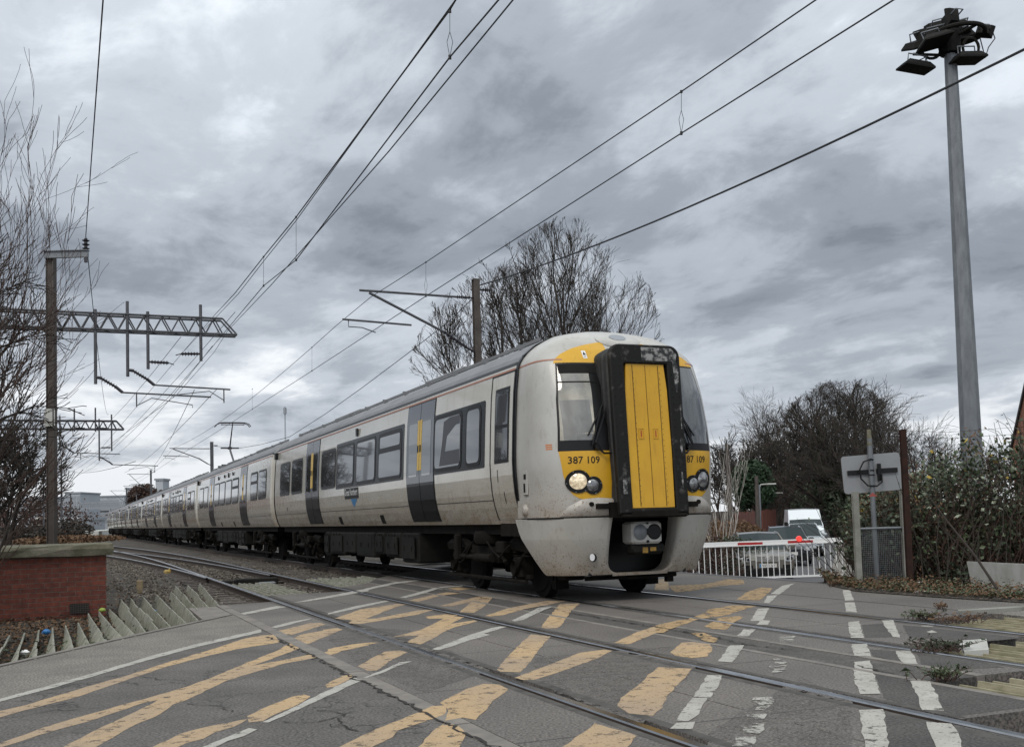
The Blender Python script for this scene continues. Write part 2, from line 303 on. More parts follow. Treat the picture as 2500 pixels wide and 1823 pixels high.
# ------------------------------------------------------------------ mesh helpers
def tag(o, label=None, cat=None, group=None, kind=None):
    if label: o['label'] = label
    if cat: o['category'] = cat
    if group: o['group'] = group
    if kind: o['kind'] = kind
    return o
def empty(name, loc=(0, 0, 0), rz=0):
    o = bpy.data.objects.new(name, None); C.objects.link(o); o.location = loc; o.rotation_euler = (0, 0, rz); o.empty_display_size = .2
    return o
class MB:
    def __init__(s): s.v = []; s.f = []; s.m = []
    def add(s, vs, fs, mi=0):
        b = len(s.v); s.v.extend([tuple(p) for p in vs]); s.f.extend([tuple(b + i for i in f) for f in fs]); s.m.extend([mi] * len(fs)); return s
    def box(s, c, d, rz=0, mi=0, rx=0, ry=0):
        c = Vector(c); h = Vector(d) * .5; q = Matrix.Rotation(rz, 3, 'Z') @ Matrix.Rotation(ry, 3, 'Y') @ Matrix.Rotation(rx, 3, 'X')
        vs = [c + q @ Vector((x * h.x, y * h.y, z * h.z)) for x in (-1, 1) for y in (-1, 1) for z in (-1, 1)]
        return s.add(vs, [(0, 1, 3, 2), (4, 6, 7, 5), (0, 4, 5, 1), (2, 3, 7, 6), (0, 2, 6, 4), (1, 5, 7, 3)], mi)
    def bbox(s, c, d, rz=0, mi=0, bev=.02):     # box with chamfered vertical and horizontal edges (8-sided prism, tapered ends)
        c = Vector(c); q = Matrix.Rotation(rz, 3, 'Z'); hx, hy, hz = d[0] / 2, d[1] / 2, d[2] / 2; b = min(bev, hx * .8, hy * .8, hz * .8)
        rings = []
        for zz, ins in ((-hz, b), (-hz + b, 0), (hz - b, 0), (hz, b)):
            x, y = hx - ins, hy - ins
            rings.append([(x - b, y), (x, y - b), (x, -y + b), (x - b, -y), (-x + b, -y), (-x, -y + b), (-x, y - b), (-x + b, y)])
        vs = []
        for r, zz in zip(rings, (-hz, -hz + b, hz - b, hz)): vs += [c + q @ Vector((px, py, zz)) for px, py in r]
        fs = [tuple(range(7, -1, -1))[::-1][::-1], tuple(range(24, 32))[::-1]]
        for k in range(3):
            for i in range(8): j = (i + 1) % 8; fs.append((k * 8 + i, k * 8 + j, k * 8 + 8 + j, k * 8 + 8 + i))
        return s.add(vs, fs, mi)
    def tube(s, a, b, r0, r1=None, n=8, mi=0, cap=True):
        a = Vector(a); b = Vector(b); r1 = r0 if r1 is None else r1; d = b - a
        if d.length < 1e-6: return s
        d.normalize(); x = d.orthogonal().normalized(); y = d.cross(x)
        vs = []
        for p, r in ((a, r0), (b, r1)):
            for i in range(n):
                t = 2 * math.pi * i / n; vs.append(p + x * (math.cos(t) * r) + y * (math.sin(t) * r))
        fs = [(i, (i + 1) % n, n + (i + 1) % n, n + i) for i in range(n)]
        if cap: fs += [tuple(range(n))[::-1], tuple(range(n, 2 * n))]
        return s.add(vs, fs, mi)
    def path(s, pts, rs, n=6, mi=0):
        pts = [Vector(p) for p in pts]; k = len(pts)
        if isinstance(rs, (int, float)): rs = [rs] * k
        vs = []; ref = None
        for i, p in enumerate(pts):
            d = (pts[min(i + 1, k - 1)] - pts[max(i - 1, 0)])
            d = d.normalized() if d.length > 1e-9 else Vector((0, 0, 1))
            if ref is None: ref = d.orthogonal().normalized()
            x = (ref - d * ref.dot(d)); x = x.normalized() if x.length > 1e-6 else d.orthogonal().normalized(); ref = x; y = d.cross(x)
            for j in range(n):
                t = 2 * math.pi * j / n; vs.append(p + x * (math.cos(t) * rs[i]) + y * (math.sin(t) * rs[i]))
        fs = [(i * n + j, i * n + (j + 1) % n, (i + 1) * n + (j + 1) % n, (i + 1) * n + j) for i in range(k - 1) for j in range(n)]
        fs += [tuple(range(n))[::-1], tuple(range((k - 1) * n, k * n))]
        return s.add(vs, fs, mi)
    def prism(s, poly, z0, z1, mi=0, f=None):   # poly of (x,y); f maps (x,y,z)
        f = f or (lambda x, y, z: (x, y, z)); n = len(poly)
        vs = [f(x, y, z0) for x, y in poly] + [f(x, y, z1) for x, y in poly]
        fs = [tuple(range(n))[::-1], tuple(range(n, 2 * n))] + [(i, (i + 1) % n, n + (i + 1) % n, n + i) for i in range(n)]
        return s.add(vs, fs, mi)
    def grid(s, rows, mi=0, close=False):
        n = len(rows[0]); vs = [p for r in rows for p in r]
        m = n if close else n - 1
        fs = [(i * n + j, i * n + (j + 1) % n, (i + 1) * n + (j + 1) % n, (i + 1) * n + j) for i in range(len(rows) - 1) for j in range(m)]
        return s.add(vs, fs, mi)
    def lathe(s, c, prof, n=12, axis='Z', mi=0, q=None):
        c = Vector(c); rows = []
        for r, h in prof:
            row = []
            for i in range(n):
                t = 2 * math.pi * i / n; p = Vector((r * math.cos(t), r * math.sin(t), h))
                if axis == 'X': p = Vector((p.z, p.x, p.y))
                if axis == 'Y': p = Vector((p.x, p.z, p.y))
                if q is not None: p = q @ p
                row.append(c + p)
            rows.append(row)
        return s.grid(rows, mi, True)
    def build(s, name, mats, parent=None, smooth=False, **kw):
        me = bpy.data.meshes.new(name); me.from_pydata([tuple(p) for p in s.v], [], s.f)
        if not isinstance(mats, (list, tuple)): mats = [mats]
        for m_ in mats: me.materials.append(m_)
        if len(mats) > 1: me.polygons.foreach_set('material_index', s.m)
        if smooth: me.polygons.foreach_set('use_smooth', [True] * len(s.f))
        me.update()
        if len(s.f) < 60000:
            import bmesh
            bm = bmesh.new(); bm.from_mesh(me); bmesh.ops.recalc_face_normals(bm, faces=bm.faces); bm.to_mesh(me); bm.free()
        if smooth and smooth != 'full':
            try: me.set_sharp_from_angle(angle=R(38))
            except Exception: pass
        o = bpy.data.objects.new(name, me); C.objects.link(o)
        if parent: o.parent = parent
        return tag(o, **kw) if kw else o
def copy_tree(o, parent=None):
    c = o.copy(); C.objects.link(c)
    if parent is not None: c.parent = parent
    for ch in [x for x in bpy.data.objects if x.parent == o]: copy_tree(ch, c)
    return c
def text_geo(txt, h, flat=2):
    cu = bpy.data.curves.new('t', 'FONT'); cu.body = txt; cu.size = h * 1.42; cu.resolution_u = flat; cu.align_x = 'CENTER'; cu.offset = .012 * h
    o = bpy.data.objects.new('t', cu); C.objects.link(o)
    bpy.context.view_layer.update()
    me = o.evaluated_get(bpy.context.evaluated_depsgraph_get()).to_mesh()
    vs = [tuple(v.co) for v in me.vertices]; fs = [tuple(p.vertices) for p in me.polygons]
    bpy.data.objects.remove(o); bpy.data.curves.remove(cu)
    return vs, fs

# ================================================================== GROUND
def struct(name, mb, m, **kw): return mb.build(name, m, kind='structure', **kw)
def terrain():
    xs = sorted(set([-3000, -1200, -600, -300, -160, 160, 300, 600, 1200, 3000] + list(range(-80, 81, 4)))); ys = sorted(set([-400, -150, -60, -20] + list(range(-8, 100, 3)) + [110, 130, 160, 200, 260, 340, 450, 600, 900, 1500, 3000]))
    mb = MB(); rows = []
    for y in ys: rows.append([(x, y, -.22 + gz(x, y)) for x in xs])
    mb.grid(rows); struct('ground', mb, M['soil'])
terrain()
# ballast bed between and beside the running lines, laid in the track direction
mb = MB(); rows = []
rnd = random.Random(3)
for i in range(0, 150):
    s = 13 + i * .35 if i < 60 else 34 + (i - 60) * 2.6
    row = []
    for l, zz in ((1.2, -.215), (1.7, -.17), (2.9, -.15), (3.7, -.165), (4.5, -.15), (4.9, -.12), (5.35, -.10), (5.8, -.125), (6.3, -.15), (7.9, -.15), (9.0, -.17), (9.6, -.212)):
        row.append(T(s, l, zz + rnd.uniform(-.02, .02)))
    rows.append(row)
mb.grid(rows); struct('ballast_bed', mb, M['ballast'])

# crossing edges in track coordinates, measured left (away) and right (towards the frame edge)
def interp(x, xs, ys): return float(np.interp(x, xs, ys))
def sL(l): return interp(l, [-9, -.53, .45, 1.98, 2.0, 2.85, 3.0, 4.35, 4.42, 5.2, 5.87, 7.9, 9.07, 12], [-2.6, 10.25, 11.85, 14.2, 16.05, 16.2, 17.6, 17.65, 18.7, 19.6, 21.25, 24.3, 26.3, 31])
def sR(l):
    if l < 4.45: return 2.2
    if l < 5.25: return 4.5
    if l < 6.33: return 5.55
    if l < 7.84: return 6.95
    return 8.55
def strip(mb, l0, l1, z=0.0, depth=.2, a=None, b=None, seg=1):
    e = 1e-3
    a0, a1 = (sR(l0 + e), sR(l1 - e)) if a is None else (a, a)
    b0, b1 = (sL(l0 + e), sL(l1 - e)) if b is None else (b, b)
    mb.prism([(a0, l0), (a1, l1), (b1, l1), (b0, l0)], z - depth, z, f=lambda x, y, zz: tuple(T(x, y, zz)))
RAILS = [2.915, 4.42, 6.345, 7.85]
mb = MB()
strip(mb, 2.135, RAILS[0] - .075); strip(mb, RAILS[0] + .10, 3.66); strip(mb, 3.672, RAILS[1] - .10); strip(mb, RAILS[1] + .075, 5.205)
strip(mb, 5.79, RAILS[2] - .07); strip(mb, RAILS[2] + .10, 7.1); strip(mb, 7.112, RAILS[3] - .10); strip(mb, RAILS[3] + .07, 9.06)
struct('crossing_deck', mb, M['deck'])
mb = MB(); strip(mb, 5.29, 5.70, -.004); struct('crossing_infill', mb, M['deck_dark'])
mb = MB()
for l0, l1 in ((2.0, 2.128), (5.212, 5.282), (5.708, 5.782)):
    s = max(sR(l0 + .01), 2.2); e = sL(l0 + .03)
    while s < e - .05:
        n = min(s + 1.2, e); mb.prism([(s, l0), (s, l1), (n - .012, l1), (n - .012, l0)], -.2, rnd.uniform(-.001, .004), f=lambda x, y, zz: tuple(T(x, y, zz))); s = n
struct('crossing_edge_beams', mb, M['beam'])
# transverse joints of the deck panels
mb = MB()
for l0, l1 in ((2.14, RAILS[0] - .08), (RAILS[0] + .11, RAILS[1] - .11), (RAILS[1] + .08, 5.2), (RAILS[2] + .11, RAILS[3] - .11), (RAILS[3] + .08, 9.05), (5.8, RAILS[2] - .08)):
    s = 3.35
    while s < 26:
        if sR((l0 + l1) / 2) + .1 < s < sL((l0 + l1) / 2) - .15:
            w = .008; mb.add([T(s - w, l0, .0008), T(s - w, l1, .0008), T(s + w, l1, .0008), T(s + w, l0, .0008)], [(0, 1, 2, 3)])
        s += 1.8
struct('deck_panel_joints', mb, M['joint'])
mb = MB()
for l0, l1 in [(RAILS[i] + a, RAILS[i] + b) for i in range(4) for a, b in (((-.135, -.078), (.102, .175)) if i % 2 == 0 else ((-.175, -.102), (.078, .135)))]:
    a_, b_ = max(sR(l0), 2.2) + .02, sL(l0 + .001) - .05; mb.add([T(a_, l0, .0012), T(a_, l1, .0012), T(b_, l1, .0012), T(b_, l0, .0012)], [(0, 1, 2, 3)])
struct('rail_side_strips', mb, mat('worn rubber strip', (.035, .032, .030), .8, noise=(6, .35, .65), col2=(.085, .078, .07)))

# near road and footway, on the camera's side of the tracks
def sheet(name, pts, z, m, depth=0.0, **kw):
    mb = MB(); n = len(pts)
    if depth: mb.prism([(p[0], p[1]) for p in pts], z - depth, z)
    else: mb.add([(p[0], p[1], z) for p in pts], [tuple(range(n))])
    return struct(name, mb, m, **kw)
Sx = .39718
def rp(r, pts, z=0.0): return [gnd({4: 0, 5: 800, 6: 1600}[r] + x * Sx, 1350 + y * Sx, z) for x, y in pts]
edge_w = rp(4, [(0, 903), (300, 825), (600, 740), (900, 650), (1200, 570), (1605, 478)])    # white edge line, its middle
kerb = rp(4, [(0, 700), (700, 540), (1430, 380)])
k0 = kerb[0] + (kerb[0] - kerb[2]).normalized() * 9; w0 = edge_w[0] + (edge_w[0] - edge_w[3]).normalized() * 7
bl = T(sL(1.99), 1.99); we = T(12.05, 1.99)
sheet('road', [w0] + edge_w + [we, T(-2, 1.99), T(-8, -2)], 0, M['asphalt'], depth=.2)
sheet('footway', [k0, kerb[0], kerb[1], kerb[2], bl, we] + edge_w[::-1] + [w0], 0, M['footway'], depth=.2)
mb = MB()
kk = [k0] + kerb
for a, b in zip(kk, kk[1:]):
    d = (b - a).normalized(); nn = Vector((-d.y, d.x, 0)) * .07
    mb.prism([tuple(a)[:2], tuple(b)[:2], tuple(b + nn)[:2], tuple(a + nn)[:2]], -.2, .012)
mb.prism([tuple(T(13.9, 1.56))[:2], tuple(T(13.95, 1.985))[:2], tuple(T(15.9, 1.985))[:2], tuple(T(15.9, 1.6))[:2]], -.2, -.003)
struct('footway_kerb', mb, M['beam'])

# far side: apron, road running away down the dip, footway to the hedge
def rd(t):      # centre of the far road, by distance ahead of the camera
    x = interp(t, [14, 33, 65, 100, 300, 420], [.35, 6.25, 16.3, 26, 77, 104]); return x
mb = MB(); rows = []
for i in range(40):
    s = 5.0 + i * .62
    rows.append([T(s, l, .002 + min(0, -.101 * max(0, l - 10.66))) for l in (9.072, 9.6, 10.1, 10.66, 11.6, 13)])
mb.grid(rows[6:]); struct('far_apron', mb, M['deck'])
mb = MB(); mb.prism([(8.56, 9.072), (3.5, 9.072), (3.5, 10.35), (8.56, 10.4)], -.18, .001, f=lambda x, y, z: tuple(T(x, y, z))); struct('far_footway', mb, M['footway'])
mb = MB(); rows = []
for i in range(60):
    t = 15 + i * 1.2 if i < 40 else 63 + (i - 40) * 18
    w = 3.4; row = []
    for o in (-w, -w / 2, 0, w / 2, w):
        tt = t
        while .3867 * tt + .9222 * (rd(tt) + o) < 12.6 + i * .02: tt += .05
        row.append((rd(tt) + o, tt, gz(rd(tt) + o, tt) + .008))
    rows.append(row)
mb.grid(rows); struct('far_road', mb, M['asphalt_far'])
mb = MB(); rows = []
for i in range(50):
    t = 24 + i * 1.2 if i < 30 else 60 + (i - 30) * 14
    c = rd(t) - 3.4
    rows.append([(c - 2.4, t, gz(c - 2.4, t) + .13), (c - .12, t, gz(c, t) + .13), (c - .01, t, gz(c, t) + .13), (c, t, gz(c, t) - .1)])
mb.grid(rows); struct('far_pavement', mb, M['footway'])
mb = MB(); rows = []
for i in range(30):
    t = 26 + i * 1.5
    c = rd(t) + 3.4
    rows.append([(c, t, gz(c, t) - .1), (c + .01, t, gz(c, t) + .12), (c + 1.4, t, gz(c, t) + .12)])
mb.grid(rows); struct('far_kerb', mb, M['footway'])

# ---- painted markings, traced on the ground plane and given ragged edges
mk_i = [0]
def jag(pts, amp, rnd):
    out = []; n = len(pts)
    for i in range(n):
        a, b = pts[i], pts[(i + 1) % n]; L_ = (b - a).length; k = max(1, int(L_ / .09)); d = (b - a)
        nn = Vector((-d.y, d.x, 0)); nn = nn.normalized() if nn.length > 1e-6 else Vector()
        for j in range(k):
            o = 0 if j == 0 else rnd.uniform(-amp, amp)
            out.append(a + d * (j / k) + nn * o)
    return out
def marks(name, polys, m, z, amp=.008):
    mb = MB(); r = random.Random(len(polys))
    for i, (reg, pts) in enumerate(polys):
        g = jag([p.copy() for p in rp(reg, pts)], amp, r)
        # follow the ground: far marks sit on the sloping apron
        vs = []
        for p in g:
            t = max(0.0, sl(p)[1] - 10.66); vs.append((p.x, p.y, z + i * .00003 - .101 * t))
        mb.add(vs, [tuple(range(len(vs)))])
    return struct(name, mb, m)
YL = [
 (4, [(-60, 980), (150, 935), (500, 830), (800, 745), (1000, 680), (1300, 590), (1500, 525), (1600, 505), (1680, 500), (1730, 545), (1640, 560), (1450, 590), (1200, 650), (1000, 705), (800, 770), (500, 875), (350, 915), (150, 965), (-60, 1025)]),
 (4, [(-60, 1185), (300, 1060), (600, 975), (980, 868), (1130, 825), (1300, 765), (1500, 680), (1700, 600), (1780, 555), (1850, 560), (1830, 590), (1640, 660), (1530, 695), (1400, 755), (1250, 820), (1100, 880), (980, 900), (880, 920), (600, 1015), (300, 1100), (-60, 1215)]),
 (4, [(300, 1240), (600, 1080), (900, 940), (1000, 890), (1250, 800), (1500, 700), (1700, 665), (1750, 655), (1900, 622), (1960, 640), (1760, 675), (1600, 720), (1400, 780), (1150, 900), (1060, 930), (980, 990), (800, 1070), (500, 1240)]),
 (4, [(2000, 810), (2030, 790), (2100, 755), (2150, 745), (2180, 760), (2100, 800), (2050, 820), (2010, 825)]),
 (4, [(1520, 1000), (1600, 960), (1800, 880), (1870, 868), (1910, 880), (1830, 930), (1700, 985), (1620, 1030), (1530, 1040)]),
 (4, [(830, 1240), (1120, 1105), (1300, 1060), (1480, 1025), (1520, 1020), (1440, 1065), (1320, 1100), (1250, 1140), (1150, 1165), (980, 1240)]),
 (4, [(1700, 480), (1900, 430), (1970, 427), (2000, 437), (1800, 500), (1740, 500)]),
 (4, [(1780, 535), (1850, 500), (2060, 460), (2110, 468), (2050, 490), (1900, 555), (1830, 560)]),
 (4, [(1960, 625), (2050, 580), (2260, 550), (2266, 565), (2100, 600), (1990, 645)]),
 (5, [(45, 400), (200, 345), (430, 310), (480, 315), (380, 345), (230, 405), (300, 400), (560, 350), (650, 348), (560, 375), (350, 410), (200, 435), (130, 430), (150, 412)]),
 (5, [(-30, 470), (60, 458), (85, 470), (-30, 520)]),
 (5, [(0, 590), (150, 560), (260, 548), (310, 550), (200, 575), (0, 612)]),
 (5, [(185, 695), (280, 640), (350, 605), (440, 598), (490, 608), (400, 650), (300, 720), (240, 722)]),
 (5, [(500, 290), (650, 255), (730, 240), (830, 245), (700, 260), (560, 298)]),
 (5, [(740, 215), (810, 208), (920, 215), (800, 228)]),
 (5, [(690, 325), (800, 295), (930, 265), (1020, 268), (1000, 290), (880, 300), (760, 325)]),
 (5, [(880, 300), (1000, 290), (950, 335), (900, 365), (810, 362)]),
 (5, [(600, 390), (720, 375), (800, 380), (740, 400), (620, 403)]),
 (5, [(400, 515), (560, 475), (640, 440), (740, 385), (840, 392), (750, 435), (900, 412), (920, 418), (780, 455), (700, 490), (640, 530), (570, 560), (490, 545), (560, 505)]),
 (5, [(970, 385), (1100, 340), (1250, 310), (1350, 292), (1470, 292), (1350, 318), (1200, 345), (1080, 380), (1000, 388)]),
 (5, [(1310, 455), (1350, 400), (1400, 345), (1430, 310), (1550, 308), (1500, 350), (1440, 440), (1410, 460), (1340, 462)]),
 (5, [(1040, 715), (1120, 620), (1200, 540), (1250, 498), (1370, 510), (1300, 590), (1220, 700), (1180, 732), (1060, 728)]),
 (5, [(1150, 765), (1350, 690), (1550, 610), (1700, 592), (1750, 600), (1650, 650), (1450, 720), (1270, 778), (1200, 780)]),
 (5, [(1760, 550), (1900, 485), (2040, 440), (2130, 440), (2020, 490), (1850, 560)]),
 (5, [(2040, 440), (2150, 412), (2260, 410), (2200, 430), (2100, 450)]),
 (5, [(690, 920), (850, 835), (960, 802), (1060, 808), (1110, 835), (1010, 910), (960, 975), (910, 1025), (830, 1010), (720, 1030), (740, 960)]),
 (5, [(-20, 1240), (300, 1080), (500, 1000), (640, 940), (730, 935), (720, 990), (640, 1020), (520, 1060), (430, 1090), (400, 1130), (180, 1240)]),
 (5, [(510, 1240), (640, 1100), (720, 1040), (800, 1060), (850, 1110), (790, 1240)]),
 (5, [(1350, 1250), (1560, 1110), (1640, 1045), (1740, 1075), (1900, 1120), (1800, 1250)]),
 (5, [(1780, 940), (1800, 890), (1900, 820), (1960, 760), (2030, 700), (2240, 710), (2180, 780), (2090, 870), (2060, 950), (2000, 1000), (1850, 985)]),
 (6, [(90, 610), (160, 550), (230, 545), (340, 560), (350, 600), (320, 635), (220, 645), (120, 630)]),
 (5, [(2010, 225), (2020, 165), (2090, 155), (2098, 228)]),
]
marks('yellow_box_marking', YL, M['yellow_line'], .0015)
WY = [(6, [(0, 445), (60, 430), (200, 405), (300, 370), (330, 345), (480, 320), (620, 325), (550, 345), (440, 380), (250, 410), (90, 470), (50, 490), (0, 490)]),
 (6, [(300, 450), (400, 395), (520, 385), (540, 395), (480, 430), (430, 470), (340, 465)]),
 (6, [(220, 490), (300, 488), (390, 530), (360, 550), (300, 540)]),
 (6, [(500, 285), (560, 240), (650, 210), (720, 215), (700, 240), (640, 290)]),
 (6, [(80, 200), (300, 190), (450, 160), (540, 165), (550, 190), (400, 200), (200, 235), (120, 240)])]
marks('worn_yellow_marking', WY, M['worn_yellow'], .0027)
marks('asphalt_patch', [(6, p) for p in (
 [(1350, 740), (1570, 785), (1610, 870), (1640, 965), (1400, 890)], [(1700, 800), (2266, 900), (2266, 950), (1840, 1000), (1775, 970), (1740, 890)],
 [(1410, 965), (1660, 1030), (1690, 1110), (1750, 1240), (1440, 1240), (1415, 1050)], [(1830, 1050), (2266, 1140), (2266, 1240), (1900, 1240), (1870, 1130)],
 [(1310, 590), (1480, 600), (1530, 680), (1620, 690), (1340, 640)], [(1270, 440), (1400, 430), (1460, 515), (1290, 520)],
 [(1600, 605), (1850, 640), (2150, 700), (1830, 715), (1640, 690)], [(1520, 440), (2266, 520), (2000, 545), (1560, 515)])], mat('dark asphalt patch', (.072, .066, .062), .8, bump=(150, .3, .01), noise=(2, .3, .7), extra=x_asphalt(0)), .0010, .006)
marks('stained_deck', [(5, [(1250, 640), (2266, 560), (2266, 700), (1900, 1060), (1300, 800)]), (5, [(-100, 440), (500, 470), (1000, 720), (600, 860), (200, 700)]), (6, [(330, 1100), (900, 760), (1200, 900), (1220, 1240), (300, 1240)])], mat('tyre-darkened deck', (.115, .103, .094), .7, noise=(1.2, .3, .7), col2=(.085, .077, .07), bump=(150, .3, .01), extra=lambda nt, b, tc: (x_asphalt(0)(nt, b, tc), x_marking(.42)(nt, b, tc))), .0005, .02)
WL = [
 (4, [(-60, 912), (300, 815), (600, 730), (900, 640), (1200, 560), (1600, 470), (1610, 485), (1200, 580), (900, 660), (600, 750), (300, 835), (-60, 930)]),
 (4, [(1480, 370), (1700, 325), (1760, 330), (1500, 378)]), (4, [(1800, 305), (1900, 285), (2100, 250), (2266, 225), (2266, 233), (2100, 262), (1900, 295)]),
 (4, [(1660, 455), (1800, 420), (1920, 400), (1900, 408), (1700, 460)]),
 (4, [(1130, 1240), (1400, 1130), (1530, 1075), (1580, 1085), (1500, 1125), (1400, 1155), (1220, 1240)]),
 (4, [(1610, 1040), (1800, 950), (2000, 850), (2180, 765), (2225, 780), (2100, 840), (1900, 930), (1750, 1000), (1650, 1042)]),
 (5, [(220, 765), (350, 715), (440, 672), (520, 663), (440, 690), (340, 735), (240, 768)]),
 (5, [(640, 590), (700, 570), (850, 510), (1000, 462), (1060, 450), (1100, 452), (960, 495), (1000, 502), (860, 540), (760, 575), (680, 597)]),
 (5, [(1130, 415), (1230, 368), (1300, 335), (1380, 330), (1290, 368), (1200, 412), (1150, 420)]),
 (5, [(0, 370), (150, 330), (350, 292), (380, 295), (200, 335), (0, 378)]), (5, [(440, 272), (560, 240), (660, 212), (690, 216), (600, 245), (480, 275)]),
 (5, [(0, 265), (200, 225), (400, 180), (540, 165), (580, 167), (420, 188), (220, 232), (0, 275)]), (5, [(680, 207), (830, 198), (830, 203), (700, 213)]),
 (6, [(130, 1030), (170, 960), (230, 890), (320, 890), (270, 990), (200, 1035)]), (6, [(90, 1080), (130, 1045), (245, 1038), (230, 1083)]),
 (6, [(235, 885), (290, 800), (320, 750), (410, 752), (380, 830), (340, 888)]), (6, [(385, 665), (440, 590), (460, 568), (545, 565), (500, 640), (470, 672)]),
 (6, [(500, 510), (550, 465), (620, 470), (570, 512)]), (6, [(620, 440), (650, 412), (705, 415), (690, 442)]), (6, [(585, 418), (630, 342), (700, 338), (660, 418)]),
 (6, [(665, 305), (690, 262), (750, 258), (700, 308)]), (6, [(710, 250), (780, 200), (860, 185), (840, 195), (760, 255)]),
 (6, [(1250, 965), (1400, 960), (1415, 1050), (1440, 1240), (1290, 1240), (1270, 1080)]), (6, [(1220, 670), (1320, 660), (1340, 730), (1385, 865), (1260, 868), (1225, 790)]),
 (6, [(1205, 560), (1300, 558), (1325, 638), (1220, 630)]), (6, [(1185, 425), (1255, 418), (1280, 522), (1200, 520)]), (6, [(1165, 305), (1225, 303), (1240, 365), (1172, 362)]), (6, [(1150, 228), (1195, 226), (1222, 290), (1165, 292)]),
 (6, [(1665, 1038), (1820, 1050), (1870, 1130), (1900, 1240), (1750, 1240), (1690, 1110)]), (6, [(1565, 785), (1690, 790), (1740, 890), (1775, 970), (1640, 965), (1610, 870)]),
 (6, [(1475, 600), (1570, 600), (1615, 683), (1530, 680), (1490, 640)]), (6, [(1390, 415), (1460, 412), (1505, 520), (1460, 515), (1410, 450)]),
 (6, [(1630, 445), (1715, 448), (1700, 452), (1640, 452)]), (6, [(1665, 485), (1700, 475), (1735, 488), (1690, 492)])]
marks('white_line_marking', WL, M['white_line'], .0032, .008)
WW = [(6, [(600, 890), (720, 885), (700, 960), (610, 970)]), (6, [(520, 1060), (680, 1040), (640, 1110), (540, 1120)]), (6, [(560, 990), (690, 990), (670, 1020), (570, 1020)]), (6, [(760, 510), (855, 510), (840, 550), (765, 548)]),
 (6, [(720, 650), (810, 650), (780, 730), (710, 740)]), (6, [(490, 1130), (620, 1130), (600, 1190), (470, 1190)])]
marks('faded_white_marking', WW, M['worn_white'], .0045, .03)

def crack(polys, w, name):
    mb = MB(); r = random.Random(12)
    for reg, pts in polys:
        g = rp(reg, pts); out = []
        for a, b in zip(g, g[1:]):
            k = max(2, int((b - a).length / .05))
            for j in range(k): out.append(a.lerp(b, j / k) + Vector((r.gauss(0, .018), r.gauss(0, .018), 0)))
        L_ = []; R_ = []
        for i in range(len(out) - 1):
            d = (out[i + 1] - out[i]).normalized(); n_ = Vector((-d.y, d.x, 0)) * w * r.uniform(.25, 1.1); L_.append(out[i] + n_ + Vector((0, 0, .0048))); R_.append(out[i] - n_ + Vector((0, 0, .0048)))
        mb.grid([L_, R_])
    struct(name, mb, M['crack'])
M['crack'] = mat('crack in the asphalt', (.022, .019, .017), .95)
crack([(4, [(880, 760), (1020, 780), (1200, 795)]), (4, [(1130, 930), (1300, 935), (1400, 965), (1510, 990)]), (4, [(1740, 1040), (1900, 1045), (2060, 1010), (2200, 970), (2266, 950)]), (4, [(2060, 1010), (2100, 1060), (2200, 1100), (2266, 1110)]), (4, [(0, 1020), (300, 970), (620, 955)]),
 (5, [(0, 970), (120, 960), (250, 930)]), (5, [(0, 1060), (150, 1080), (240, 1105)]), (4, [(1980, 960), (2090, 985), (2200, 1040)])], .006, 'road_cracks')
crack([(4, [(1650, 515), (1760, 560), (1900, 622), (2000, 680), (2120, 740), (2250, 800)]), (5, [(200, 775), (400, 880), (560, 965), (760, 1050), (900, 1130), (1080, 1225)]), (5, [(1480, 365), (1700, 400), (1900, 435), (2266, 495)]), (6, [(150, 478), (400, 525), (560, 560), (900, 600)]), (6, [(1240, 690), (1400, 730), (1540, 760)]), (5, [(700, 222), (850, 250), (1000, 290)])], .016, 'broken_road_edge')

# ================================================================== RAILWAY TRACKS
def rail_mb(pts, h=.16):
    mb = MB(); prof = [(-.07, -h), (.07, -h), (.07, -h + .02), (.012, -h + .045), (.012, -.045), (.036, -.032), (.036, -.008), (.028, 0), (-.028, 0), (-.036, -.008), (-.036, -.032), (-.012, -.045), (-.012, -h + .045), (-.07, -h + .02)]
    rows = []
    for i, p in enumerate(pts):
        d = (pts[min(i + 1, len(pts) - 1)] - pts[max(i - 1, 0)]).normalized(); nn = Vector((d.y, -d.x, 0))
        rows.append([p + nn * a + Vector((0, 0, b + .006)) for a, b in prof])
    n = len(prof)
    for i in range(len(rows) - 1):
        for j in range(n):
            k = (j + 1) % n; mb.add([rows[i][j], rows[i][k], rows[i + 1][k], rows[i + 1][j]], [(0, 1, 2, 3)], 1 if j in (6, 7, 8) else 0)
    return mb
def curve_l(s, base, sh):   # lateral drift of the line in the distance
    return base + sh(s)
def track_pts(l, sh, s0, s1, n=60):
    return [T(s, l + sh(s), 0) for s in [s0 + (s1 - s0) * (i / (n - 1)) ** 1.8 for i in range(n)]]
def track(label, l0, l1, sh, s0, s1, sleep, group=None, label_cat='railway track'):
    root = empty('railway_track', T(s0, (l0 + l1) / 2, 0)); tag(root, label, label_cat, 'railway tracks', 'structure')
    inv = root.matrix_basis.inverted()
    for l in (l0, l1):
        o = rail_mb([p - root.location for p in track_pts(l, sh, s0, s1)]).build('rail', [M['rail_side'], M['rail_top']], root)
    mb = MB(); s = sleep; r = random.Random(int(s0 * 10)); k = 0
    while s < min(s1, 120):
        c = T(s, (l0 + l1) / 2 + sh(s), -.19) - root.location
        mb.box(c, (2.5, .26, .12), rz=TH + r.uniform(-.01, .01)); k += 1
        for l in (l0, l1):
            for e in (-.1, .1): mb.box(T(s, l + sh(s) + e, -.12) - root.location, (.07, .12, .05), rz=TH)
        s += .65
    mb.build('sleepers', M['sleeper'], root, kind='stuff')
    return root
far_sh = lambda s: .0
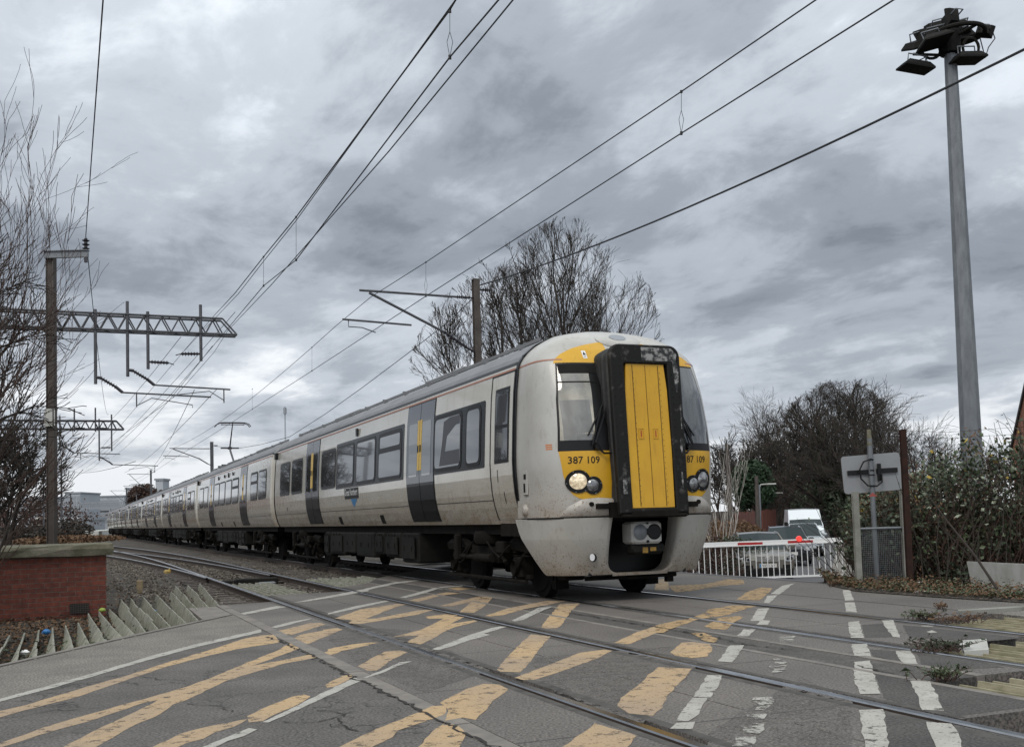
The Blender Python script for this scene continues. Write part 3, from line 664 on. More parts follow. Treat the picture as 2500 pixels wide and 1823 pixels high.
near_sh = lambda s: -.0000 if s < 32 else -((s - 32) ** 2) * .0011 if s < 62 else -.99 - (s - 62) * .066 + max(0, s - 90) ** 2 * .0011
div_sh = lambda s: 0.0 if s < 19 else -((s - 19) ** 2) * .00155 if s < 60 else -2.6 - (s - 60) * .13
track('straight running line beneath the train, its far rail shining in front of the nose', RAILS[2], RAILS[3], far_sh, 2.2, 190, 22)
track('near running line through the foreground of the crossing, curving away beside the train', RAILS[0], RAILS[1], near_sh, 2.0, 170, 16.4)
# diverging line: turnout blades and curved rails
root = empty('railway_track', T(20, 3.6, 0)); tag(root, 'diverging line splitting off left of the near running line behind the brick box', 'railway track', 'railway tracks', 'structure')
for l, s0 in ((RAILS[0] + .0, 24.5), (RAILS[1] - .10, 24.5)):
    rail_mb([p - root.location for p in track_pts(l, div_sh, s0, 120, 40)]).build('rail', [M['rail_side'], M['rail_top']], root)
mb = MB(); s = 30.0
while s < 80:
    mb.box(T(s, 3.5 + div_sh(s), -.195) - root.location, (2.5, .26, .12), rz=TH); s += .65
mb.build('sleepers', M['sleeper'], root, kind='stuff')
# sidings farther left
for l, lab in ((-2.4, 'rusty siding left of the diverging line, beyond the brick box'), (-7.5, 'leftmost distant siding under the gantries')):
    track(lab, l, l + 1.5, lambda s: -max(0, s - 40) * .02, 38 if l > -5 else 50, 200, 200 if l < -5 else 40)
# point motor clutter between the rails
def points_machine():
    r = tag(empty('points_machine', T(23.6, 3.7, -.13), TH), 'dark points machine and stretcher bars lying between the near rails', 'points machine')
    mb = MB(); mb.bbox((.1, 0, .05), (.9, .3, .14)); mb.bbox((-.55, .1, .04), (.3, .22, .1)); mb.build('casing', M['under_box'], r)
    mb = MB()
    for y in (-.5, .5, 1.1): mb.tube((-.75, y, .02), (.75, y, .02), .022)
    mb.tube((-.5, -.5, .03), (-.3, 1.1, .03), .015); mb.build('stretcher_bar', M['under'], r)
    mb = MB(); mb.bbox((.2, -.75, .03), (.34, .22, .08)); mb.build('terminal_box', M['metal'], r)
points_machine()
# loose stones standing proud of the ballast between the lines
mb = MB(); r = random.Random(8)
for i in range(8000):
    s = 19.0 + r.random() ** 1.4 * 28; l = r.choice((r.gauss(5.35, .4), r.gauss(3.7, .35), r.gauss(1.7, .35)))
    if s < sL(min(max(l, 2.0), 6)) + .5: continue
    c = T(s, l, -.125); a = r.uniform(.020, .042); pts = [c + Vector((r.uniform(-a, a), r.uniform(-a, a), r.uniform(-a * .3, a))) for _ in range(6)]
    mb.add(pts, [(0, 1, 2), (0, 2, 3), (0, 3, 4), (1, 2, 5), (3, 4, 5), (0, 1, 4), (1, 4, 5), (2, 3, 5)])
tag(mb.build('ballast_stones', mat('ballast stone', (.22, .195, .165), .95, noise=(14, .35, .65), col2=(.09, .075, .062))), 'loose grey brown ballast stones between the rails', 'ballast', kind='stuff')

# ---- anti-trespass guards: rows of sharp-topped boards
def guard_row(label, boards, h, w, m, z0=-.2, seg=1.25, group='anti-trespass guard boards beside the crossing', tilt=0.0):
    a = boards[0]; root = tag(empty('anti_trespass_guard', T(a[0], a[2], z0)), label, 'trespass guard', group)
    for (s0, s1, la, lb) in boards:
        mb = MB(); r = random.Random(int(la * 100) + 7); s = s0; point = tilt and la < .66; tl = tilt if point else tilt * .35
        while s < s1 - .3:
            e = min(s + seg, s1); q = lambda ss: la + (lb - la) * (ss - s0) / max(.1, s1 - s0)
            hh = h * r.uniform(.93, 1.04); ln = r.uniform(-.015, .015); rows = []
            for ss in (s, s + (e - s) / 2, e - .012):
                l = q(ss); k = max(.04, 1 - ((ss - s0) / (s1 - s0))) if point else 1
                if tilt: rows.append([T(ss, l - tl * k - .008, z0) - root.location, T(ss, l + (tl + ln) * k - .008, z0 + hh * (.35 + .65 * k)) - root.location, T(ss, l + (tl + ln) * k + .010, z0 + hh * (.35 + .65 * k) - .005) - root.location, T(ss, l - tl * k + .014, z0) - root.location])
                else: rows.append([T(ss, l + w * .5, z0) - root.location, T(ss, l + .008 + ln, z0 + hh) - root.location, T(ss, l - .008 + ln, z0 + hh) - root.location, T(ss, l - w * .5, z0) - root.location])
            mb.grid(rows, 0, True); mb.add([rows[0][i] for i in range(4)], [(0, 1, 2, 3)]); mb.add([rows[-1][i] for i in range(4)], [(3, 2, 1, 0)])
            s = e
        mb.build('board', m, root)
    return root
L0 = [2.0, 1.82, 1.64, 1.46, 1.28, 1.10, .94, .78, .62, .46, .30, .14, -.02, -.18, -.34, -.50, -.66, -.82]
bd = []
for i, l in enumerate(L0):
    s0 = (14.2 - (1.98 - l) * 1.575) + .12
    if l > 1.5: s0 += 1.6
    bd.append((s0, s0 + (6.4 if l > .6 else 6.0 if l > .2 else 4.6), l, l + .45 * (l - 1) if l > 1 else l))
guard_row('long grey guard boards with pointed tops between the brick box and the footway kerb', bd, .21, .075, M['guard'], tilt=.07)
guard_row('guard boards between the two near rails at the left edge of the crossing', [(17.75, 22.9, 3.06 + i * .115, 3.06 + i * .115) for i in range(8)], .15, .06, M['guard'])
guard_row('guard boards between the near track and the train', [(19.2 + i * .18, 23.4, 4.62 + i * .16, 4.62 + i * .16) for i in range(10)], .15, .06, M['guard'])
guard_row('yellowed guard boards at the far right, beyond the train track', [(2.0, 8.45, 8.08 + i * .115, 8.08 + i * .115) for i in range(9)], .19, .05, M['guard_right'])
guard_row('yellowed guard boards between the rails of the train track at the right edge', [(2.0, 6.8 - (i % 2) * .12, 6.53 + i * .155, 6.53 + i * .155) for i in range(8)], .19, .06, M['guard_right'])
guard_row('yellowed guard boards between the two tracks at the right edge', [(2.0, 5.42, 5.42 + i * .145, 5.42 + i * .145) for i in range(6)], .19, .06, M['guard_right'])
guard_row('short dark guard boards in the pit beside the near rail at the bottom right', [(1.6, 4.35, 4.62 + i * .15, 4.62 + i * .15) for i in range(4)], .15, .05, M['under_box'])

# ================================================================== TRAIN
# local frame: x = across (minus is the camera's side), y = distance back from the nose, z up from rail head
train = tag(empty('passenger_train', T(12.15, 7.1, 0), TH), 'white and yellow eight-car electric passenger train, nose numbered 387109, standing on the crossing', 'train')
ZP = [1.06, 1.16, 1.3, 1.5, 1.75, 1.95, 2.5, 2.9, 3.2, 3.27, 3.4, 3.55, 3.66, 3.74, 3.78]
HP = [1.245, 1.29, 1.335, 1.375, 1.395, 1.40, 1.375, 1.35, 1.315, 1.30, 1.22, 1.04, .82, .48, .03]
def hw(z): return interp(z, ZP, HP)
PP = 3.7; U = 1.40
def u0(z): return interp(z, [.3, .85, 1.14, 1.9, 2.3, 2.8, 3.2, 3.4, 3.55, 3.66, 3.74, 3.78], [.46, .29, .24, .22, .26, .38, .55, .68, .83, .98, 1.16, 1.34])
def hwc(z): return (hw(max(z, 1.5)) if z < 1.5 else hw(z)) - .02
def cab_pt(a, z, off=0.0):      # a: -pi/2 near side ... 0 nose ... pi/2 far side
    h = hwc(z) + off; k = U - u0(z) + off
    return Vector((math.copysign(h * abs(math.sin(a)) ** (2 / PP), a), U - k * abs(math.cos(a)) ** (2 / PP), z))
def FS(v, z, off=0.0):          # point on the nose by lateral v and height z, pushed out by off along the plan normal
    h = hwc(z); v = max(-h * .998, min(h * .998, v)); q = abs(v / h)
    w = (1 - q ** PP) ** (1 / PP); k = U - u0(z); y = U - k * w
    n = Vector((math.copysign(q ** (PP - 1) / h, v), -(w ** (PP - 1)) / k, 0)).normalized()
    return Vector((v, y, z)) + n * off
def FSx(v, y0, z, off): return FS(v, z, off)
def SS(u, z, off=0.0): return Vector((-(hw(z) + off), u, z))

def side_patch(mb, a, b, z0, z1, off=.004, mi=0, rc=0.0, nz=0):    # rounded rectangle lying on the near bodyside
    zs = []
    if rc > 0:
        for i in range(5): t = math.pi / 2 * i / 4; zs.append((z0 + rc - rc * math.cos(t), rc - rc * math.sin(t)))
        mid = [(z, 0.0) for z in ZP if z0 + rc + .02 < z < z1 - rc - .02]; zs += mid
        for i in range(5): t = math.pi / 2 * i / 4; zs.append((z1 - rc + rc * math.sin(t), rc - rc * math.cos(t)))
    else:
        zs = [(z0, 0)] + [(z, 0.0) for z in ZP if z0 + .01 < z < z1 - .01] + [(z1, 0)]
    front = [[SS(a + i_, z, off), SS(b - i_, z, off)] for z, i_ in zs]
    mb.grid(front, mi)
    # edge returning to the body
    loop = [r[0] for r in front] + [r[1] for r in front[::-1]]
    back = [Vector((-(hw(p.z) - .004), p.y, p.z)) for p in loop]
    mb.grid([loop, back], mi, True)
    return mb
WIN = [(.95, 2.4, 0), (2.6, 4.0, 1), (6.75, 8.35, 1), (8.55, 10.1, 0), (10.3, 11.85, 0), (12.0, 13.5, 0), (15.75, 17.2, 0), (17.45, 18.9, 0)]
def window(par, a, b, hop, z0=1.97, z1=2.84):
    f = MB(); side_patch(f, a, b, z0 - .03, z1 + .03, .010, 0, .13)
    o = f.build('window', M['black'], par)
    g = MB()
    if hop: side_patch(g, a + .07, b - .07, z0 + .03, z0 + .50, .014, 0, .06); side_patch(g, a + .12, b - .12, z0 + .60, z1 - .05, .014, 0, .05)
    else: side_patch(g, a + .06, b - .06, z0 + .03, z1 - .03, .014, 0, .09)
    g.build('pane', M['glass'], o)
def door(par, c, w=1.52):
    d = MB(); side_patch(d, c - w / 2 - .03, c + w / 2 + .03, 1.12, 3.21, .006, 0)
    o = d.build('passenger_door', M['black'], par)
    for sg in (-1, 1):
        a, b = (c - w / 2, c - .012) if sg < 0 else (c + .012, c + w / 2)
        lf = MB(); side_patch(lf, a, b, 1.14, 1.80, .011, 0); side_patch(lf, a, b, 1.80, 3.19, .011, 1)
        side_patch(lf, a + .14 if sg < 0 else a + .12, b - .12 if sg < 0 else b - .14, 1.92, 2.86, .014, 2, .05)
        side_patch(lf, (b - .10 if sg < 0 else a + .005), (b - .005 if sg < 0 else a + .10), 2.02, 2.9, .018, 3)
        side_patch(lf, (b - .08 if sg < 0 else a + .03), (b - .03 if sg < 0 else a + .08), 2.34, 2.46, .026, 4)
        lf.m = lf.m
        x = lf.build('door_leaf', [M['black_paint'], M['door_grey'], M['glass'], M['hand'], M['black']], par)
def body_loft(u_a, u_b, inset=0.0):
    mb = MB(); rows = []
    us = [(u_a, .10), (u_a + .04, .035), (u_a + .12, 0)] + [(u_a + .12 + (u_b - u_a - .24) * i / 10, 0) for i in range(1, 10)] + [(u_b - .12, 0), (u_b - .04, .035), (u_b, .10)]
    if inset < 0: us = us[2:]; us[0] = (u_a, 0)
    for u, ins in us:
        L_ = [Vector((-(h - ins), u, z - ins * (.5 if z > 2 else 0))) for z, h in zip(ZP, HP)]
        rows.append(L_ + [Vector((-p.x, p.y, p.z)) for p in L_[::-1]] + [Vector((.0, u, 1.06))])
    n = len(rows[0]); nz = len(ZP)
    for i in range(len(rows) - 1):
        for j in range(n):
            k = (j + 1) % n; roofy = (9 <= j < n - 2 - 9 - 1 + 0)
            zc = (rows[i][j].z + rows[i][k].z) / 2
            mb.add([rows[i][j], rows[i][k], rows[i + 1][k], rows[i + 1][j]], [(0, 1, 2, 3)], 1 if zc > 3.28 else 0)
    for r_ in (rows[0], rows[-1]): mb.add(r_, [tuple(range(n))], 2)
    return mb
def carriage(u, front=False, panto=False):
    par = empty('x') if False else None
    a = 1.40 if front else .15; b = 20.0 - .15
    mb = body_loft(a, b, -1 if front else 0)
    # cantrail gutter and copper stripe
    for z0, z1, mi in ((3.212, 3.238, 3), (3.275, 3.325, 2)):
        for sg in (-1, 1):
            mb.grid([[Vector((sg * (hw(z) + .007), uu, z)) for z in (z0, z1)] for uu in (a + .03, b - .1)], mi)
            mb.grid([[Vector((sg * (hw(z) + dd), uu, z)) for z, dd in ((z0, -.01), (z0, .007))] for uu in (a + .03, b - .1)], mi)
    # waist and sole joints
    for z in (1.41,):
        for x0, x1 in ((a + .1, 4.85), (6.45, 13.75), (15.4, b - .1)):
            if front and x0 < 2: x0 = 2.3
            mb.grid([[SS(x0, z - .005, .003), SS(x1, z - .005, .003)], [SS(x0, z + .005, .003), SS(x1, z + .005, .003)]], 2)
    o = mb.build('carriage', [M['body'], M['roof'], M['black'], M['copper']], train, smooth=True); o.location = (0, u, 0)
    # roof fittings
    rb = MB(); r = random.Random(int(u) + 2)
    for sg in (-1, 1):
        rb.box((sg * .72, (a + b) / 2, 3.735), (.03, b - a - 1, .05)); 
        y = a + .8
        while y < b - .5: rb.box((sg * .9, y, 3.66), (.10, .06, .07)); y += 1.45
    rb.bbox((0, 6.5, 3.80), (1.2, 2.2, .10)); rb.bbox((0, 14.0, 3.80), (1.2, 2.6, .10))
    rb.build('roof_equipment', M['roof'], o)
    for k, (x0, x1, hop) in enumerate(WIN):
        if front and k < 2: continue
        window(o, x0, x1, hop)
    for c in (5.65, 14.55): door(o, c)
    for x in (8.4, 11.9): gb = MB(); side_patch(gb, x - .13, x + .13, 1.10, 1.27, .006, 0); gb.build('lifting_bracket', M['under_box'], o)
    for x, h in (((10.1, .16),) if front else ((8.3, .12), (9.5, .18), (10.6, .12), (12.4, .14))): sm = MB(); sm.box((-1.355, x, 3.06), (.03, .13, h)); sm.build('side_light', M['black'], o)
    if True:        # end camera pods
        pc = MB(); pc.bbox((-1.34, 19.6, 3.14), (.12, .24, .2)); pc.build('body_camera', M['black'], o)
    # underframe
    y0_ = 1.9 if front else .4
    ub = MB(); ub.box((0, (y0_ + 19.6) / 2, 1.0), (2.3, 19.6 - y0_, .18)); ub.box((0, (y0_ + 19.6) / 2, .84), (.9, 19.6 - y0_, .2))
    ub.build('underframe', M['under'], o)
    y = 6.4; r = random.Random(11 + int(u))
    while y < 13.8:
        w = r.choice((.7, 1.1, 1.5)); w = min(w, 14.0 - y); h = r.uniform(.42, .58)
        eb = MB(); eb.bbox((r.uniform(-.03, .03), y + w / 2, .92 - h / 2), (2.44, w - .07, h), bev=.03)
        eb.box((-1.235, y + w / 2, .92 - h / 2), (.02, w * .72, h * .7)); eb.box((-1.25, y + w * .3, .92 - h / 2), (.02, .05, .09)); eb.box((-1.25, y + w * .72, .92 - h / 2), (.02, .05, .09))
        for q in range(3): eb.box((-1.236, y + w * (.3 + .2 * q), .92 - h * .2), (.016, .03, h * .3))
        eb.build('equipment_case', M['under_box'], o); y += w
    # gangway bellows to the next carriage
    if u < 140:
        bb = MB(); rows = []
        for i in range(9):
            ins = .05 if i % 2 else 0.0; yy = 19.8 + i * .09
            pl = [(-.78 + ins, 1.15), (-.78 + ins, 3.2 - ins), (-.6, 3.38 - ins), (.6, 3.38 - ins), (.78 - ins, 3.2 - ins), (.78 - ins, 1.15)]
            rows.append([Vector((x, yy, z)) for x, z in pl])
        bb.grid(rows, 0, True); bb.build('gangway_bellows', M['rubber'], o)
    return o
def bogie_geo():
    mb = MB()
    for sx in (-1, 1):
        for y in (-1.3, 1.3):
            mb.lathe((sx * .72, y, .42), [(.0, -.07), (.33, -.07), (.35, -.045), (.42, -.04), (.42, .05), (.44, .065), (.44, .075), (.0, .075)][::1], 28, 'X', 1)
            mb.bbox((sx * 1.03, y, .44), (.22, .30, .30)); mb.lathe((sx * 1.15, y, .44), [(0, 0), (.10, 0), (.11, -.05)], 12, 'X')
            for dy in (-.2, .2):
                for k in range(4): mb.lathe((sx * 1.03, y + dy, .58 + k * .05), [(.06, 0), (.085, .018), (.06, .036)], 10, 'Z')
            mb.bbox((sx * 1.02, y, .30), (.1, .5, .08)); mb.tube((sx * 1.15, y + .1, .3), (sx * 1.18, y - .35, .62), .03, n=6)
            mb.box((sx * .72, y + .52 * (1 if y > 0 else -1), .45), (.12, .05, .42)); mb.box((sx * .72, y + .56 * (1 if y > 0 else -1), .2), (.2, .12, .12))
            mb.tube((sx * 1.17, y * .75, .5), (sx * 1.14, y * .45, .74), .035, n=8)
        mb.path([(sx * 1.03, -1.75, .72), (sx * 1.03, -1.0, .76), (sx * 1.03, -.55, .60), (sx * 1.03, .55, .60), (sx * 1.03, 1.0, .76), (sx * 1.03, 1.75, .72)], .10, 6)
        mb.box((sx * 1.04, 0, .60), (.16, 1.15, .24)); mb.tube((sx * 1.22, -.55, .56), (sx * 1.22, .1, .56), .062, n=12); mb.tube((sx * 1.22, .1, .56), (sx * 1.22, .8, .56), .035, n=8)
        mb.bbox((sx * 1.22, .95, .70), (.10, .14, .42)); mb.lathe((sx * .98, 0, .86), [(.27, -.1), (.30, -.05), (.30, .05), (.27, .1)], 16, 'Z'); mb.bbox((sx * 1.16, -.85, .72), (.14, .30, .18))
        mb.path([(sx * 1.2, -1.2, .76), (sx * 1.24, -.9, .58), (sx * 1.22, -.6, .66), (sx * 1.2, -.3, .8)], .014, 5); mb.path([(sx * 1.2, .3, .8), (sx * 1.26, .6, .5), (sx * 1.22, .9, .45), (sx * 1.2, 1.2, .7)], .014, 5)
        mb.tube((sx * 1.12, -1.6, .24), (sx * 1.12, 1.6, .24), .03, n=6)
    for y in (-1.3, 1.3): mb.tube((-.72, y, .42), (.72, y, .42), .08, n=10)
    mb.bbox((0, 0, .68), (1.9, .6, .2)); mb.bbox((0, -.7, .46), (.8, .55, .4)); mb.bbox((0, .7, .46), (.8, .55, .4))
    return mb
bogie_mesh = None
def bogie(par, y):
    global bogie_mesh
    if bogie_mesh is None:
        o = bogie_geo().build('bogie', [M['under'], M['wheel']], par, smooth=True); bogie_mesh = o.data
    else:
        o = bpy.data.objects.new('bogie', bogie_mesh); C.objects.link(o); o.parent = par
    o.location = (0, y, 0)
cars = []
front_car = carriage(0, True); cars.append(front_car)
proto = carriage(20.3); cars.append(proto)
bogie(front_car, 3.3); bogie(front_car, 16.8); bogie(proto, 3.3); bogie(proto, 16.8)
for k in range(2, 8):
    c = copy_tree(proto, train); c.location = (0, 20.3 * k, 0); cars.append(c)

# ---- front carriage: first bay, cab door, cab shell, nose
P = front_car
pn = MB(); side_patch(pn, 2.50, 4.92, 1.90, 2.90, .005, 0, .04); pn.build('window_band', M['black_paint'], P)
pn = MB(); side_patch(pn, 6.62, 11.95, 1.90, 2.93, .005, 0, .04); pn.build('window_band', M['black_paint'], P)
window(P, 2.66, 3.32, 0); window(P, 3.5, 4.86, 0)
cd = MB(); side_patch(cd, 1.40, 2.27, 1.13, 3.20, .006, 0); cd.build('cab_door', M['body'], P)
cg = MB()
for a, b in ((1.395, 1.43), (2.25, 2.275)): side_patch(cg, a, b, 1.12, 3.21, .012, 0)
side_patch(cg, 1.43, 2.25, 3.19, 3.205, .012, 0)
side_patch(cg, 1.99, 2.0, 1.66, 1.84, .012, 0); side_patch(cg, 1.80, 1.81, 1.36, 1.52, .012, 0)
cg.build('cab_door_seal', M['black'], P)
cw = MB(); side_patch(cw, 1.56, 2.09, 1.93, 3.0, .012, 0); side_patch(cw, 1.60, 2.05, 2.47, 2.95, .016, 1); side_patch(cw, 1.60, 2.05, 1.98, 2.42, .016, 1)
cw.build('cab_door_window', [M['black'], M['glass']], P)
# cab shell, superelliptic in plan, raked and domed above
mb = MB(); rows = []
zs = list(np.linspace(1.14, 3.2, 15)) + [3.28, 3.36, 3.44, 3.52, 3.6, 3.66, 3.71, 3.75, 3.775, 3.785]
for z in zs: rows.append([cab_pt(a, z) for a in np.linspace(-math.pi / 2, math.pi / 2, 61)])
mb.grid(rows)
mb.build('cab_shell', M['cab'], P, smooth='full')
# dark joint between shell and first door, copper stripe round the shoulder
js = MB()
for sg in (-1, 1): js.grid([[Vector((sg * (hw(z) + .004), y, z)) for y in (1.33, 1.42)] for z in zs[:-2]], 0)
js.grid([[Vector((x * hw(z) , y, z + .004)) for y in (1.33, 1.42)] for x, z in [(-1, 3.4), (-1, 3.55), (-1, 3.66), (-1, 3.74), (0, 3.785), (1, 3.74), (1, 3.66), (1, 3.55), (1, 3.4)]], 0)
js.build('shell_joint', M['black'], P, smooth=True)
def fpatch(pts_rows, off, name, m, par=P, smooth=True, edge=True):  # rows of (v,z) laid on the nose
    g = MB(); g.grid([[FS(v, z, off) for v, z in r] for r in pts_rows])
    if edge:
        loop = pts_rows[0] + [r[-1] for r in pts_rows[1:-1]] + pts_rows[-1][::-1] + [r[0] for r in pts_rows[1:-1]][::-1]
        g.grid([[FS(v, z, off) for v, z in loop], [FS(v, z, -.01) for v, z in loop]], 0, True)
    return g.build(name, m, par, smooth=smooth)
def rowsfn(z0, z1, fl, fr, nz=12, nv=16): return [[(fl(z) + (fr(z) - fl(z)) * j / nv, z) for j in range(nv + 1)] for z in np.linspace(z0, z1, nz + 1)]
ip = interp
st = MB(); 
for sg in (-1, 1):
    pts = [(cab_pt(sg * a, 3.215 + .03 * math.sin((1.5708 - a) * 2.2), .004), cab_pt(sg * a, 3.235 + .03 * math.sin((1.5708 - a) * 2.2), .004)) for a in np.linspace(math.pi / 2, .62, 18)]
    st.grid([[p[0] for p in pts], [p[1] for p in pts]])
st.build('shoulder_stripe', M['copper'], P)
for sg in (-1, 1):
    e = lambda f, s=sg: (lambda z: s * f(z))
    # yellow brow above the windscreen
    fpatch(rowsfn(3.20, 3.53, e(lambda z: ip(z, [3.2, 3.26, 3.34, 3.42, 3.48, 3.53], [1.08, 1.05, .95, .78, .58, .34])), e(lambda z: .28)), .004, 'yellow_brow', M['yellow'])
    # windscreen surround and glass
    fpatch(rowsfn(2.0, 3.205, e(lambda z: ip(z, [2.0, 2.7, 3.2], [1.165, 1.125, 1.055])), e(lambda z: .3)), .005, 'windscreen_surround', M['black'])
    if sg < 0:
        fpatch(rowsfn(2.14, 3.18, e(lambda z: ip(z, [2.0, 2.7, 3.2], [1.14, 1.10, 1.035])), e(lambda z: ip(z, [2.1, 2.2, 3.0, 3.2], [.74, .70, .66, .64]))), .009, 'windscreen', M['screen_high'])
        fpatch(rowsfn(2.14, 2.68, e(lambda z: 1.09), e(lambda z: .72), 3), .0102, 'windscreen_lower', M['screen_low'])
        fpatch(rowsfn(2.92, 2.94, e(lambda z: 1.08), e(lambda z: .55), 1), .0105, 'windscreen_bar', M['under_box'])
        fpatch(rowsfn(3.05, 3.18, e(lambda z: 1.04), e(lambda z: .55), 2), .0105, 'windscreen_top_band', M['under_box'])  # dark band along the top of the pane
    else:
        fpatch(rowsfn(2.10, 3.18, e(lambda z: ip(z, [2.0, 2.7, 3.2], [1.14, 1.10, 1.035])), e(lambda z: .4)), .009, 'windscreen', mat('dim grey windscreen', (.05, .055, .06), .03, spec=1.0, coat=1.0))
    # yellow lower cheek, curving in under the lamps
    fpatch(rowsfn(1.34, 2.0, e(lambda z: ip(z, [1.34, 1.37, 1.42, 1.5, 1.68, 2.0], [.78, .92, 1.00, 1.06, 1.115, 1.16])), e(lambda z: .35), 16), .004, 'yellow_cheek', M['yellow'])
    # headlight cluster
    cl = MB(); pk = []
    for i in range(40):
        t = 2 * math.pi * i / 40; best = 0
        # outline of two joined discs
        c1, r1, c2, r2 = (.945, 1.60), .152, (.755, 1.545), .118
        dx, dz = math.cos(t), math.sin(t); cx_, cz_ = .86, 1.575
        for (cc, rr) in ((c1, r1), (c2, r2)):
            ox, oz = cx_ - cc[0], cz_ - cc[1]; bq = ox * dx + oz * dz; cq = ox * ox + oz * oz - rr * rr; D_ = bq * bq - cq
            if D_ >= 0: best = max(best, -bq + math.sqrt(D_))
        pk.append((cx_ + dx * best, cz_ + dz * best))
    rings = [[(.86 + (x - .86) * k, 1.575 + (z - 1.575) * k) for x, z in pk] for k in (1, .8, .5, .15)]
    cl.grid([[FS(sg * x, z, -.005) for x, z in rings[0]]] + [[FS(sg * x, z, .018) for x, z in r_] for r_ in rings], 0, True)
    cl.build('headlight_housing', M['black'], P)
    for (c, rr, on) in (((.945, 1.60), .105, sg < 0), ((.765, 1.545), .078, False)):
        lm = MB(); lm.grid([[FS(sg * (c[0] + rr * k * math.cos(t)), c[1] + rr * k * math.sin(t), .02 + .03 * (1 - k * k)) for t in np.linspace(0, 2 * math.pi, 24, False)] for k in (1, .85, .65, .4, .15, .01)], 0, True)
        lm.build('headlight', M['lamp_on'] if on else M['lamp_off'], P, smooth=True)
    bl_ = MB()
    for i in range(0, 40, 5): bl_.lathe(FS(sg * (.86 + (pk[i][0] - .86) * .93), 1.575 + (pk[i][1] - 1.575) * .93, .02), [(.0, -.004), (.008, -.004), (.008, .004)], 6, 'Y')
    bl_.build('headlight_bolt', M['metal'], P)
    # rounded fairing below the cheek
    bf = MB(); rr_ = []
    for j in range(9):
        t = j / 8; rr_.append([FS(sg * v, 1.15 + (ip(v, [.5, .7, .9, 1.08, 1.16], [.22, .235, .22, .12, .0])) * t, .012 + .05 * math.sin(math.pi * min(1, t * .9 + .1)) * ip(v, [.5, .9, 1.16], [1, 1, 0])) for v in np.linspace(.42, 1.16, 16)])
    bf.grid(rr_); bf.build('lower_fairing', M['cab'], P, smooth='full')
    # unit number
    vs, fs = text_geo('387 109', .105)
    xs_ = [p[0] for p in vs]; ww = max(xs_) - min(xs_)
    sc_ = .40 / ww; cxn = -.865 if sg < 0 else .80
    tm = MB(); tm.add([FS(cxn + p[0] * sc_, 1.835 + p[1] * sc_ * 1.05, .0075) for p in vs], fs); tm.build('unit_number', M['black'], P)
    # bracket and wiper
    br = MB(); br.box(FS(sg * .62, 1.27, .06), (.26, .10, .07)); br.box(FS(sg * .52, 1.22, .10), (.10, .10, .2)); br.lathe(FS(sg * .80, 1.30, .05), [(.0, -.03), (.03, -.03), (.03, .03)], 8, 'Y')
    br.build('jumper_bracket', M['under'], P)
    wp = MB()
    wp.path([FS(sg * .66, 2.03, .05), FS(sg * .72, 2.1, .07), FS(sg * .50, 2.62, .07)], .017, 6); wp.path([FS(sg * .76, 2.07, .05), FS(sg * .60, 2.55, .065)], .012, 6)
    wp.path([FS(sg * .80, 2.2, .035), FS(sg * .45, 2.78, .035)], .012, 6); wp.lathe(FS(sg * .7, 2.05, .04), [(0, -.03), (.04, -.03), (.04, .03)], 10, 'Y')
    wp.path([FS(sg * .72, 2.06, .05), FS(sg * .62, 1.96, .07), FS(sg * .46, 1.96, .07), FS(sg * .40, 2.08, .06)], .014, 6)
    wp.build('wiper', M['black'], P)
# roof pod with oval lamp above the gangway
pod = MB(); pod.grid([[FS(.34 * k * math.cos(t), 3.58 + .13 * k * math.sin(t), .01 + .045 * (1 - k ** 4)) for t in np.linspace(0, 2 * math.pi, 28, False)] for k in (1, .96, .85, .6, .3, .02)], 0, True)
pod.build('top_fairing', M['cab'], P, smooth='full')
pod = MB(); pod.grid([[FS(.13 * k * math.cos(t), 3.62 + .05 * k * math.sin(t), .062) for t in np.linspace(0, 2 * math.pi, 24, False)] for k in (1, .5, .02)], 0, True)
pod.build('top_lamp', M['bldg2'], P)
# gangway: bellows and face plate
def gout(w, z0, z1, rc=.17, taper=.03, n=6):
    pts = [(-w + taper, z0), (-w, z0 + (z1 - z0) * .45)]
    for i in range(n + 1): t = math.pi / 2 * i / n; pts.append((-w + rc - rc * math.cos(t), z1 - rc + rc * math.sin(t)))
    for i in range(n + 1): t = math.pi / 2 * i / n; pts.append((w - rc + rc * math.sin(t), z1 - rc + rc * math.cos(t)))
    pts += [(w, z0 + (z1 - z0) * .45), (w - taper, z0)]
    return pts
bl_ = MB(); rows = []
for y, w, dz in ((.62, .53, .0), (.42, .535, .015), (.36, .52, .01), (.33, .505, -.02), (.29, .545, .02), (.24, .54, .015), (.20, .505, -.015), (.16, .54, .015), (.11, .53, .01), (.08, .49, -.02), (.05, .49, -.02)):
    rows.append([Vector((x, y + max(0, z - 1.3) * .065 * min(1, (.66 - y) / .5), z)) for x, z in gout(w, 1.19, 3.36 + dz)])
bl_.grid(rows, 0, True); bl_.build('gangway_bellows', M['rubber'], P, smooth=True)
ow = gout(.53, 1.16, 3.40, .15, .015); iw = gout(.33, 1.225, 3.145, .03, .0)
fp = MB(); f3 = lambda pts, y: [Vector((x, y + max(0, z - 1.3) * .065, z)) for x, z in pts]
fp.grid([f3(ow, .06), f3(ow, .0), f3(gout(.512, 1.18, 3.385, .14, .015), -.012), f3(gout(.345, 1.215, 3.16, .035, .0), -.012), f3(iw, .0), f3(iw, .09)], 0, True)
fp.build('gangway_face_plate', M['plate'], P)
rv = MB()
for z in np.linspace(1.3, 3.2, 20):
    for x in (-.485, -.385, .385, .485): rv.lathe((x, -.016, z), [(0, -.003), (.005, -.003), (.006, .004)], 6, 'Y')
rv.build('rivet', M['under_box'], P, kind='stuff')
sp_ = MB(); r = random.Random(4)
